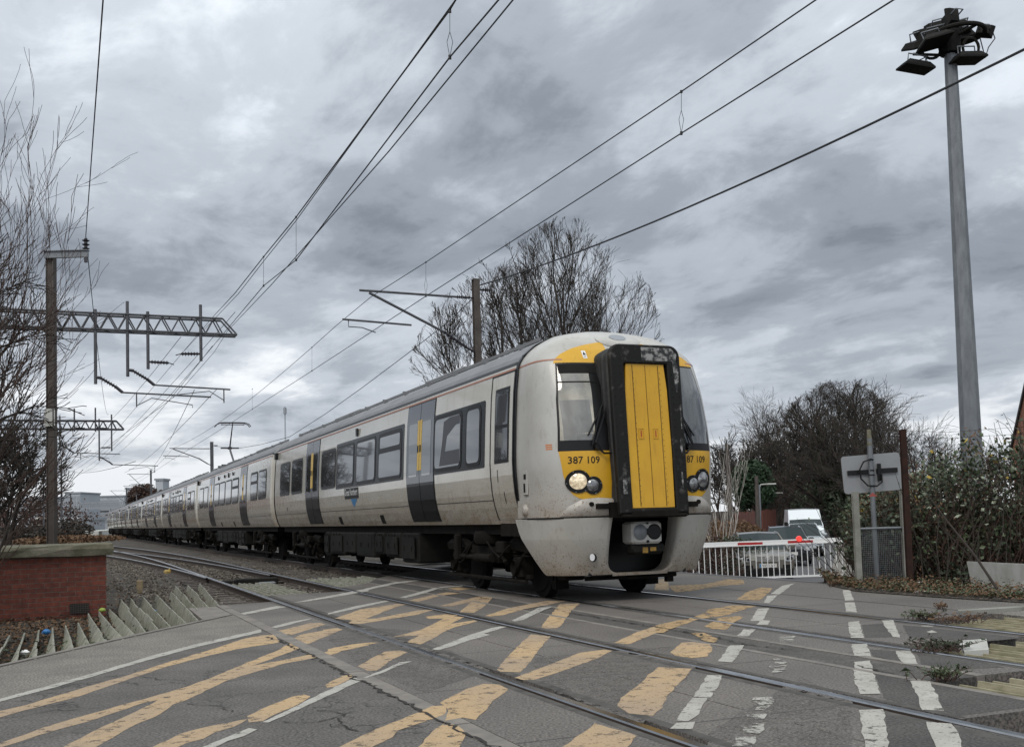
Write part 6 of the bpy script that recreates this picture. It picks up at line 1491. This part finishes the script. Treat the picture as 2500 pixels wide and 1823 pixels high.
c = z7(1480, 1500, 15.4); tp = z7(1455, 418, 15.4); rp_ = MB(); hbeam(rp_, (0, 0, 0), (0, 0, tp.z + .1), .08); o = rp_.build('rusty_post', M['rust']); o.location = (c.x, c.y, -.1); tag(o, 'rusty brown steel post rising above the brambles', 'post')
mb = MB(); P0 = Vector((c.x, c.y, tp.z - .02)); mb.path([P0, P0 + Vector((.8, .3, -.02)), P0 + Vector((2.4, .6, .07))], .003, 4); tag(mb.build('fence_wire', M['rust']), 'rusty fence wire strung from the head of the rusty post, upper strand', 'wire')
mb = MB(); P0.z -= .09; mb.path([P0, P0 + Vector((.8, .3, -.02)), P0 + Vector((2.4, .6, .05))], .003, 4); tag(mb.build('fence_wire', M['rust']), 'rusty fence wire strung from the rusty post, lower strand', 'wire')
# leaning white panel, dead branch, litter at the hedge foot
a = gnd(1600 + 1850 * Sx, 1350 + 180 * Sx, -.0); b_ = gnd(1600 + 2290 * Sx, 1350 + 250 * Sx, -.0)
d_ = (b_ - a); d_.z = 0; mb = MB(); nn = Vector((-d_.y, d_.x, 0)).normalized() * .04; 
vs = [a + Vector((0, 0, -.05)), b_ + d_ * .6 + Vector((0, 0, -.05)), b_ + d_ * .6 + Vector((.05, .15, .42)), a + Vector((.0, .15, .33))]
mb.add([v_ - a for v_ in vs] + [v_ + nn - a for v_ in vs], [(0, 1, 2, 3), (7, 6, 5, 4), (0, 4, 5, 1), (1, 5, 6, 2), (2, 6, 7, 3), (3, 7, 4, 0)]); o = mb.build('fallen_panel', M['conc_white']); o.location = a + Vector((.0, -.55, 0)); tag(o, 'dirty white panel lying on edge in the brambles at the right', 'panel')
P0 = z7(2080, 1520, 12.6); P1 = z7(1600, 870, 13.6); mb = MB(); mb.path([P0, P0.lerp(P1, .3) + Vector((0, 0, .04)), P0.lerp(P1, .7), P1], [.018, .016, .011, .005], 6); tag(mb.build('dead_branch', M['bark']), 'long dead branch leaning across the white panel', 'branch')
for i, (x, y, s_, lab) in enumerate(((1610, 185, .05, 'white wrapper in the weeds below the rusty post'), (1655, 243, .07, 'white plastic strip lying at the edge of the footway'))):
    c = gnd(1600 + x * Sx, 1350 + y * Sx, .03); mb = MB(); mb.grid([[Vector((u * s_ * 1.8, v_ * s_ * .7 + u * -.03, .01 * math.sin(u * 5 + v_ * 3) + .02)) for v_ in (-1, -.3, .4, 1)] for u in (-1, -.4, .2, .7, 1)]); o = mb.build('litter', M['white']); o.location = c; tag(o, lab, 'litter')
tuft('little red weed flower head', 1, 1, 1, .01, .01) if False else None
mb = MB(); c = z7(1220, 868, 15.6); mb.add([c + Vector(v_) for v_ in ((-.06, 0, -.03), (.07, 0, -.03), (.0, 0, .03), (.0, .03, -.01))], [(0, 1, 2), (0, 2, 3), (1, 3, 2), (0, 3, 1)]); tag(mb.build('reflector', M['red_light'] if False else mat('faded red plastic', (.28, .06, .05), .5)), 'small faded red triangle caught in the brambles under the sign', 'reflector')

# ---- level crossing barrier
bD = 30.0; L0_ = dep(1530 * K, 1283 * K, bD); R0_ = dep(1868 * K, 1270 * K, bD)
bar = tag(empty('level_crossing_barrier', (L0_.x, bD, L0_.z)), 'lowered white crossing barrier with red bands and a skirt of thin bars', 'barrier')
W_ = R0_.x - L0_.x; e_ = R0_.z - L0_.z; H__ = 1.0
zz_ = lambda x: e_ * x / W_
mb = MB(); x0_ = .05
bands = [(z7(235, 0, bD).x - L0_.x, z7(405, 0, bD).x - L0_.x), (z7(578, 0, bD).x - L0_.x, z7(750, 0, bD).x - L0_.x), (z7(955, 0, bD).x - L0_.x, z7(985, 0, bD).x - L0_.x)]
mb.box((W_ / 2, 0, H__ - .03 + e_ / 2), (W_, .10, .13), ry=-math.atan2(e_, W_)); mb.box((W_ / 2, -.055, H__ - .085 + e_ / 2), (W_, .02, .03), ry=-math.atan2(e_, W_)); mb.build('boom', M['white'], bar)
for a_, b2_ in bands: mb = MB(); mb.box(((a_ + b2_) / 2, -.052, H__ - .045 + zz_((a_ + b2_) / 2)), (b2_ - a_, .012, .085)); mb.build('red_band', M['red'], bar)
for i in range(27):
    x = .06 + i * (W_ - .1) / 26; mb = MB(); mb.tube((x, 0, .02 + zz_(x)), (x - .012, 0, H__ - .08 + zz_(x)), .013, n=5); mb.build('skirt_bar', M['white'], bar)
mb = MB(); mb.box((W_ / 2, 0, e_ / 2), (W_, .035, .05), ry=-math.atan2(e_, W_)); mb.build('bottom_rail', M['white'], bar)
c = z7(708, 1175, bD); mb = MB(); q = Vector((c.x - L0_.x, -.06, c.z - L0_.z)); mb.lathe(q, [(0, -.03), (.07, -.03), (.085, 0), (.085, .06), (.0, .07)], 14, 'Y'); lo = mb.build('warning_lamp', M['red_light'], bar); mb = MB(); mb.box(q + Vector((0, .03, -.11)), (.05, .04, .09)); mb.build('lamp_bracket', M['black'], bar)

# ---- cars
def car(name, label, cat, loc, rz, W=1.76, L=4.5, H=1.45, body='p', paint=None, van=False, plate=None, detail=True):
    root = tag(empty(name, loc, rz), label, cat, 'vehicles waiting at the barrier'); h = W / 2
    # x right, y away from the camera (front bumper at y=0), z up
    st = [(0.0, .86, .30, .62), (.06, .93, .22, .70), (.35, .98, .20, .80), (.9, 1, .20, .88), (1.35, 1, .20, .93), (2.2, 1, .20, .93), (3.3, 1, .20, .94), (4.1, .98, .22, .95), (L - .05, .92, .28, .90), (L, .86, .34, .80)]
    if van: st = [(0, .86, .35, .9), (.06, .93, .26, 1.0), (.5, .98, .24, 1.18), (.95, 1, .24, 1.28), (L * .5, 1, .24, 1.3), (L - .05, 1, .24, 1.3), (L, .97, .3, 1.25)]
    mb = MB(); rows = []
    for y, k, z0, z1 in st:
        a = h * k; rows.append([Vector(p) for p in ((-a * .9, y, z0), (-a, y, z0 + .12), (-a, y, z1 - .14), (-a * .965, y, z1 - .03), (-a * .8, y, z1 + .012), (0, y, z1 + .03), (a * .8, y, z1 + .012), (a * .965, y, z1 - .03), (a, y, z1 - .14), (a, y, z0 + .12), (a * .9, y, z0))])
    mb.grid(rows, 0, True); mb.add(rows[0], [tuple(range(11))]); mb.add(rows[-1], [tuple(range(11))[::-1]]); mb.build('body', paint, root, smooth=True)
    # glasshouse
    if van: gh = [(.80, .95, 1.20), (1.35, .90, 1.62), (2.0, .86, H - .06), (2.6, .85, H), (L - .15, .84, H), (L - .02, .9, 1.3)]
    else: gh = [(1.05, .93, .90), (1.85, .72, H - .04), (2.3, .70, H), (3.2, .70, H - .02), (4.05, .9, .95)]
    base_z = 1.27 if van else .92
    mb = MB(); tops = [(y, h * k, z) for y, k, z in gh]; bz = [(y, h * .95, base_z) for y, k, z in gh]
    T_ = lambda i, s_: Vector((s_ * tops[i][1], tops[i][0], tops[i][2])); B_ = lambda i, s_: Vector((s_ * bz[i][1], bz[i][0], min(bz[i][2], tops[i][2])))
    for i in range(len(gh) - 1):
        mid = [Vector((0, tops[j][0], tops[j][2] + (.03 if 0 < j < len(gh) - 1 else 0))) for j in (i, i + 1)]
        gl = 1 if i in ((0,) if van else (0, len(gh) - 2)) else 0
        mb.add([T_(i, -1), mid[0], mid[1], T_(i + 1, -1)], [(0, 1, 2, 3)], gl); mb.add([T_(i, 1), mid[0], mid[1], T_(i + 1, 1)], [(3, 2, 1, 0)], gl)
        for s_ in (-1, 1): mb.add([B_(i, s_), B_(i + 1, s_), T_(i + 1, s_), T_(i, s_)], [(0, 1, 2, 3)], 1 if (not van or i == 0) else 0)
    mb.build('cabin', [paint, M['car_glass']], root, smooth=False)
    pm = MB()
    for s_ in (-1, 1): pm.path([T_(0, s_) + Vector((0, -.01, .01)), T_(1, s_) + Vector((0, -.01, .01)), T_(2, s_) + Vector((0, 0, .01))], .028, 5); pm.path([T_(0, s_) + Vector((0, -.01, .0)), Vector((0, gh[0][0] - .06, gh[0][2] + .02))], .02, 4)
    pm.build('pillar_trim', paint, root)
    for s_ in (-1, 1):
        for y in (.85, L - .85):
            mb = MB(); mb.lathe((s_ * (h - .09), y, .31), [(.0, -.08), (.2, -.09), (.31, -.08), (.315, 0), (.31, .08), (.2, .1), (.0, .09)], 20, 'X'); mb.build('wheel', M['black'], root)
        mb = MB(); pt = [Vector(( s_ * (h * .58), -.005, .60)), Vector((s_ * (h * .60), -.0, .71)), Vector((s_ * h * .80, .05, .77)), Vector((s_ * h * .965, .22, .79)), Vector((s_ * h * .97, .16, .64)), Vector((s_ * h * .80, .0, .58))]
        if van: pt = [p + Vector((0, 0, .24)) for p in pt]
        pt2 = [p + Vector((0, -.035, 0)) for p in pt]; mb.add(pt2 + [p + Vector((0, .08, 0)) for p in pt], [(0, 1, 2, 3, 4, 5)] + [(i, (i + 1) % 6, 6 + (i + 1) % 6, 6 + i) for i in range(6)]); hl_ = mb.build('headlight', M['car_lamp'], root)
        if detail: mb = MB(); mb.lathe((s_ * h * .80, -.04, .68), [(0, .005), (.045, .0), (.055, .01)], 12, 'Y'); mb.lathe((s_ * h * .68, -.05, .665), [(0, .005), (.035, .0), (.04, .01)], 12, 'Y'); mb.build('lamp_reflector', M['under_box'], hl_)
        mb = MB(); mb.bbox((s_ * (h + .09), 1.25 if not van else 1.05, 1.0 if not van else 1.38), (.2, .10, .13 if not van else .26), bev=.03); mb.build('mirror', M['black'] if van else paint, root)
    mb = MB(); mb.box((0, -.01, .27), (W * .84, .06, .17)); mb.box((-W * .33, -.0, .44), (W * .14, .05, .10)); mb.box((W * .33, -.0, .44), (W * .14, .05, .10)); mb.box((0, .0, .375 if not van else .6), (W * .8, .03, .02)); mb.build('bumper_intake', M['black'], root)
    if detail:
        gy = -.012; mb = MB(); mb.prism([(-.33, .60), (.33, .60), (.36, .76), (-.36, .76)], gy - .01, gy + .03, f=lambda x, y, z: (x, z, y)); gr = mb.build('grille', M['black'], root)
        mb = MB()
        for i in range(6): mb.box((0, gy - .018, .605 + i * .030), (.66 + i * .01, .014, .009))
        for s_ in (-1, 1): mb.box((s_ * .345, gy - .018, .68), (.014, .014, .17))
        mb.build('chrome_trim', M['plate_white'], gr)
        mb = MB(); mb.path([Vector((.075 * math.cos(t), gy - .03, .70 + .045 * math.sin(t))) for t in np.linspace(0, 2 * math.pi, 21)], .006, 5); mb.path([Vector((.03 * math.cos(t), gy - .03, .70 + .042 * math.sin(t))) for t in np.linspace(0, 2 * math.pi, 17)], .005, 5); mb.path([Vector((.055 * math.cos(t), gy - .03, .725 + .018 * math.sin(t))) for t in np.linspace(0, 2 * math.pi, 17)], .005, 5); mb.build('badge', M['plate_white'], gr)
    mb = MB(); zp = .47; mb.box((0, -.03, zp), (.52, .02, .112)); pl_ = mb.build('number_plate', M['plate_white'], root)
    if plate:
        vs, fs = text_geo(plate, .08); ww = max(p[0] for p in vs) - min(p[0] for p in vs); mb = MB(); mb.add([(p[0] * .43 / ww + .02, -.042, zp - .038 + p[1]) for p in vs], fs); mb.build('plate_text', M['black'], pl_)
        mb = MB(); mb.box((-.235, -.0415, zp), (.045, .002, .10)); mb.build('plate_band', M['blue'], pl_)
    return root
silver = mat('silver-beige car paint', (.15, .14, .12), .3, .3, coat=.6, noise=(3, .3, .7), col2=(.12, .112, .098))
darkp = mat('dark car paint', (.012, .015, .022), .2, coat=1); palep = mat('pale blue-white car paint', (.45, .50, .54), .25, coat=1); whitep = mat('van white paint', (.66, .70, .74), .3, coat=.8)
def place(x, D): p = z7(x, 1400, D); return p.x
RZ = -.16
y_ = 33.0; x_ = place(497, y_); car('silver_saloon', 'silver-beige saloon first in the queue behind the barrier, its grille facing the crossing', 'car', (x_, y_, -1.03), RZ * .5, paint=silver, plate='AV53 JVY')
y_ = 42.0; x_ = place(660, y_); car('dark_hatchback', 'dark car directly behind the silver saloon', 'car', (x_, y_, -1.06), RZ * .9, 1.74, 4.2, 1.50, paint=darkp, detail=False)
y_ = 50.0; x_ = place(770, y_); car('pale_hatchback', 'pale blue-white car between the dark car and the van', 'car', (x_, y_, -1.09), RZ * 1.2, 1.72, 4.0, 1.52, paint=palep, detail=False)
y_ = 60.0; x_ = place(782, y_); car('white_van', 'white panel van last in the queue', 'van', (x_, y_, -1.1), RZ * 1.1, 1.98, 5.2, 2.22, paint=whitep, van=True, detail=False)

# ---- roadside things on the far side
def slab_fence(label, x0, x1, y0, y1, D0, D1, m_, n):
    a = z7(x0, y1, D0); b_ = z7(x1, y1, D1); za = z7(x0, y0, D0).z; root = tag(empty('board_fence', (a.x, a.y, -1.1)), label, 'fence', 'red-brown fences beside the far road')
    for i in range(n):
        p = Vector((a.x, a.y, 0)).lerp(Vector((b_.x, b_.y, 0)), (i + .5) / n) - Vector((a.x, a.y, 0)); w = (Vector((b_.x - a.x, b_.y - a.y, 0))).length / n
        mb = MB(); mb.box((p.x, p.y, (za + 1.1) / 2 + (i % 2) * .05), (w * .97, .05, za + 1.1), rz=math.atan2(b_.y - a.y, b_.x - a.x)); 
        for k in range(6): mb.box((p.x, p.y, (za + 1.1) / 2 + (i % 2) * .05) , (.015, .07, (za + 1.1) * .98), rz=math.atan2(b_.y - a.y, b_.x - a.x)) if k == 3 else None
        mb.build('panel', M[m_], root)
        mb = MB(); mb.box((p.x - w / 2, p.y, (za + 1.15) / 2), (.12, .12, za + 1.25)); mb.build('post', M['mast'], root)
slab_fence('nearer red-brown board fence beside the green bin', 275, 410, 1000, 1180, 44, 62, 'fence_red', 6)
slab_fence('farther red-brown board fence beyond the telegraph pole', 455, 552, 978, 1065, 70, 78, 'fence_red', 4)
for i, (x, D) in enumerate(((380, 55), (408, 58))):
    c = z7(x, 1140, D); r_ = tag(empty('wheeled_bin', (c.x, c.y, -1.0)), ['dark green wheeled bin beside the fence, nearer one', 'dark wheeled bin half hidden behind the nearer bin'][i], 'bin', 'wheeled bins'); mb = MB()
    mb.add([(-.26, -.3, 0), (.26, -.3, 0), (.26, .3, 0), (-.26, .3, 0), (-.32, -.38, 1.0), (.32, -.38, 1.0), (.32, .36, 1.0), (-.32, .36, 1.0)], [(0, 1, 2, 3), (4, 5, 6, 7), (0, 1, 5, 4), (1, 2, 6, 5), (2, 3, 7, 6), (3, 0, 4, 7)]); mb.build('body', mat('bin green', (.01, .028, .022), .6), r_)
    mb = MB(); mb.bbox((0, -.02, 1.05), (.70, .84, .10)); mb.build('lid', M['under_box'], r_)
def pole(name, label, x, y0, y1, D, r, cat, arm=None, m_='mast', group='poles along the far road'):
    a = z7(x, y1, D); t_ = z7(x, y0, D); root = tag(empty(name, (a.x, a.y, -1.1)), label, cat, group); mb = MB(); mb.tube((0, 0, 0), (0, 0, t_.z + 1.1), r, r * .75, 8); mb.build('post', M[m_], root)
    if arm: mb = MB(); zt_ = t_.z + 1.1; mb.path([(0, 0, zt_ - .2), (arm * .1, 0, zt_), (arm * .7, 0, zt_ + .03)], r * .6, 6); mb.bbox((arm * .9, 0, zt_ + .02), (abs(arm) * .7, .2, .1)); mb.build('lamp_head', M['conc_white'], root)
    return Vector((a.x, a.y, t_.z))
pa = pole('telegraph_pole', 'tall dark telegraph pole just right of the train nose', 240, 520, 1180, 62, .16, 'telegraph pole'); pb = pole('telegraph_pole', 'dark telegraph pole beside the far road near the bins', 430, 740, 1120, 68, .15, 'telegraph pole')
pole('street_lamp', 'slim street lamp with a flat head beside the far telegraph pole', 448, 800, 1090, 72, .07, 'street lamp', .9, 'metal'); pole('street_lamp', 'curved grey lamp column left of the farther fence', 492, 870, 1030, 95, .08, 'street lamp', -1.0, 'metal'); pole('street_lamp', 'curved grey lamp column right of its twin over the farther fence', 500, 862, 1030, 88, .07, 'street lamp', 1.0, 'metal')
for i, (q, lab) in enumerate(((Vector((pa.x - 9, 90, pa.z - 1)), 'telephone wire running left from the tall telegraph pole'), (pb, 'telephone wire between the two telegraph poles'), (Vector((pa.x + 9, 95, pa.z - .8)), 'telephone wire running right from the tall telegraph pole'))): wire('telephone_wire', lab, sagp(pa, q, .4, 8), .012, group='telephone wires')
mb = MB(); c = z7(662, 985, 150); rr = random.Random(4); o = leaves('clipped_bush', M['leaf'], (0, 0, 0), (2.2, 1.5, 1.0), 1500, .16, 300); o.location = (c.x, c.y, -.2); tag(o, 'rounded clipped bush where the far road bends', 'bush')
# low russet planting and verge left of the road
for i, (x, y, D, e, m_, lab) in enumerate(((200, 1160, 38, (1.2, 1.2, .7), 'leaf_dead', 'russet shrub beyond the barrier left end'), (60, 1330, 31, (1.4, 1.0, .8), 'bark_red', 'dark twiggy verge behind the left end of the barrier'), (170, 1300, 34, (1.6, 1.0, .7), 'ivy', 'dark ivy bank behind the barrier bars'), (225, 1185, 40, (1.0, .8, .35), 'leaf_yellow', 'orange-leaved low shrub by the fence'))):
    c = z7(x, y, D); o = leaves('low_shrub', M[m_], (0, 0, 0), e, 2600, .05, 310 + i, None, clumpy(320 + i, 10, .45)); o.location = c; tag(o, lab, 'shrub')
# ---- brick house at the right edge
c = z7(2185, 560, 36); a = z7(2266, 130, 36); hs = tag(empty('brick_house', (c.x, c.y, -1.0), R(-100)), 'brick house gable with a dark sloping bargeboard at the right edge', 'house')
ev = c.z + 1.0; sl2 = .98; w2 = 3.6
mb = MB(); mb.prism([(0, 0), (2 * w2, 0), (2 * w2, ev), (w2, ev + sl2 * w2), (0, ev)], 0, 8, f=lambda x, y, z: (x, z, y)); mb.build('wall', M['brick2'], hs)
rf = MB()
for sg in (1, -1):
    f_ = (lambda x: x) if sg > 0 else (lambda x: 2 * w2 - x)
    rf.add([(f_(-.25), -.06, ev - .25 * sl2 + .02), (f_(w2), -.06, ev + sl2 * w2 + .02), (f_(w2), 8.3, ev + sl2 * w2 + .02), (f_(-.25), 8.3, ev - .25 * sl2 + .02), (f_(-.25), -.06, ev - .25 * sl2 + .16), (f_(w2), -.06, ev + sl2 * w2 + .18), (f_(w2), 8.3, ev + sl2 * w2 + .18), (f_(-.25), 8.3, ev - .25 * sl2 + .16)], [(0, 1, 5, 4), (4, 5, 6, 7), (0, 3, 2, 1), (3, 7, 6, 2), (0, 4, 7, 3)])
rf.build('roof', M['tile'], hs)
mb = MB(); mb.box((-.8, 3, ev * .47), (1.55, 5, ev * .94)); mb.build('extension', M['brick2'], hs); mb = MB(); mb.add([(-1.8, .3, ev * .93), (-.02, .3, ev * .93 + .8), (-.02, 5.8, ev * .93 + .8), (-1.8, 5.8, ev * .93), (-1.8, .3, ev * .93 + .12), (-.02, .3, ev * .93 + .92), (-.02, 5.8, ev * .93 + .92), (-1.8, 5.8, ev * .93 + .12)], [(0, 1, 5, 4), (4, 5, 6, 7), (0, 3, 2, 1), (3, 7, 6, 2)]); mb.build('extension_roof', M['bldg2'], hs)

# ================================================================== DISTANCE, LEFT
z3 = lambda x, y, D: dep(x / 2.753, 900 + y / 2.753, D)
def block(name, label, x0, x1, yt, yb, D, dp, m_, cat='building', windows=None, z0=-1):
    a = z3(x0, yt, D); b_ = z3(x1, yt, D); root = tag(empty(name, (a.x, a.y, z0)), label, cat); w = b_.x - a.x; h = a.z - z0
    mb = MB(); mb.box((w / 2, dp / 2, h / 2), (w, dp, h)); mb.build('wall', M[m_], root)
    mb = MB(); mb.box((w / 2, dp / 2, h + .3), (w + .6, dp + .6, .6)); mb.build('roof', M['bldg2'], root)
    if windows:
        nx, zs_, hh_ = windows
        for z_ in zs_:
            for i in range(nx): mb = MB(); mb.box((w * (i + .5) / nx, -.05, h * z_), (w / nx * .75, .12, hh_)); mb.build('window', M['bldg2'], root)
    return root
block('tower_block', 'pale tall building behind the far gantries', 440, 540, 840, 1085, 420, 20, 'bldg', windows=(4, (.35, .6, .85), 3))
block('warehouse', 'long pale low building across the distance behind the station', 540, 835, 866, 1085, 450, 30, 'bldg', windows=(1, (.45, .75), 5))
block('warehouse', 'long grey shed left of the tower, seen through the bushes', 130, 440, 875, 1085, 470, 30, 'bldg2')
block('stair_tower', 'narrow grey tower behind the train tail', 845, 925, 810, 1085, 400, 12, 'bldg')
block('lift_tower', 'narrow pale tower by the distant mast', 1045, 1095, 750, 1000, 330, 6, 'bldg')
block('station_building', 'low dark-fronted station building at the platform', 430, 600, 1020, 1090, 260, 10, 'bldg2', windows=(6, (.5,), 1.5))
pf = MB(); a = z3(520, 1100, 150); b_ = z3(705, 1085, 330)
pf.prism([(a.x, a.y), (a.x + 3, a.y), (b_.x + 5, b_.y), (b_.x, b_.y)], -.3, .75); tag(pf.build('platform', M['conc_white']), 'pale station platform curving away beside the distant line', 'platform')
bh = empty('brick_terrace', T(190, -16, -.5), TH); tag(bh, 'long low red brick building left of the sidings, mirrored in the carriage sides', 'building'); mb = MB(); mb.box((-5, 75, 3.6), (10, 150, 7.2)); mb.build('wall', M['brick'], bh); mb = MB(); mb.prism([(-10.6, 7.2), (.6, 7.2), (-5, 10)], -.5, 150.5, f=lambda x, y, z: (x, z, y)); mb.build('roof', M['tile'], bh)
for k in range(18): mb = MB(); mb.box((.03, 6 + k * 8, 4.4), (.1, 2.2, 2.2)); mb.build('window', M['conc_white'], bh)
# footbridge with lattice parapet
a = z3(440, 905, 300); b_ = z3(880, 905, 300); root = tag(empty('footbridge', (a.x, a.y, a.z)), 'long thin lattice footbridge spanning the lines in the distance', 'footbridge'); w = b_.x - a.x; mb = MB()
mb.tube((0, 0, 0), (w, 0, 0), .22, n=4); mb.tube((0, 0, -1.6), (w, 0, -1.6), .22, n=4)
for i in range(30): mb.tube((w * i / 30, 0, -1.6), (w * (i + .5) / 30, 0, 0), .12, n=4); mb.tube((w * (i + .5) / 30, 0, 0), (w * (i + 1) / 30, 0, -1.6), .12, n=4)
mb.build('span', M['bldg2'], root)
for f_ in (.0, .33, .68, 1): mb = MB(); mb.tube((w * f_, 0, -1.6), (w * f_, 0, -a.z - .5), .3, n=5); mb.build('pier', M['bldg2'], root)
# approaching train with lit lamps
a = z3(282, 1085, 230); ot = tag(empty('distant_train', (a.x, a.y, 0), .18), 'distant train with glowing headlamps seen beside the tall brown mast', 'train')
mb = MB(); mb.bbox((0, 15, 2.3), (2.8, 30, 3.2), bev=.3); mb.build('carriage', M['body'], ot); mb = MB(); mb.box((0, -.02, 2.9), (2.2, .08, .9)); mb.build('windscreen', M['black'], ot); mb = MB(); mb.box((0, -.03, 1.5), (2.4, .08, .9)); mb.build('nose_panel', M['yellow'], ot)
for x in (-.85, .85): mb = MB(); mb.lathe((x, -.12, 1.35), [(0, 0), (.3, .0), (.3, .05)], 12, 'Y'); mb.build('headlight', mat('bright headlamp', (1, .95, .85), .3, emit=((1, .93, .8), 6)), ot)
# scrub round the sidings, far hedge line
for i, (x, y, D, e, m_, n, lab) in enumerate(((420, 1150, 75, (4.2, 4, .3), 'leaf_dead', 3200, 'brown dry scrub between the sidings left of the curving rails'), (300, 1090, 110, (5, 4, 1.2), 'bark_grey', 2500, 'grey dry scrub farther up the sidings'), (190, 1030, 170, (14, 6, 4.5), 'bark_red', 4500, 'reddish leafless thicket far left behind the bushes'), (975, 880, 260, (4.5, 4, 4), 'bark_red', 3500, 'reddish bare tree clump behind the train tail'))):
    c = z3(x, y, D); o = leaves('scrub', M[m_], (0, 0, 0), e, n, .05 + D * .0013, 400 + i, None, clumpy(410 + i, 14, .42)); o.location = (c.x, c.y, max(c.z, -.2 + e[2] * .3)); tag(o, lab, 'scrub')
ml = tag(empty('radio_mast', dep(697, 1085, 160)), 'slender lattice radio mast above the second carriage', 'mast'); mb = MB()
tpz = dep(697, 1000, 160).z; bz = dep(697, 1085, 160).z
for sx in (-.12, .12): mb.tube((sx, 0, -bz), (sx * .4, 0, tpz - bz + .5), .05, n=4)
mb.lathe((0, 0, tpz - bz - .6), [(.25, 0), (.25, .9)], 6); mb.build('lattice', M['bldg2'], ml)
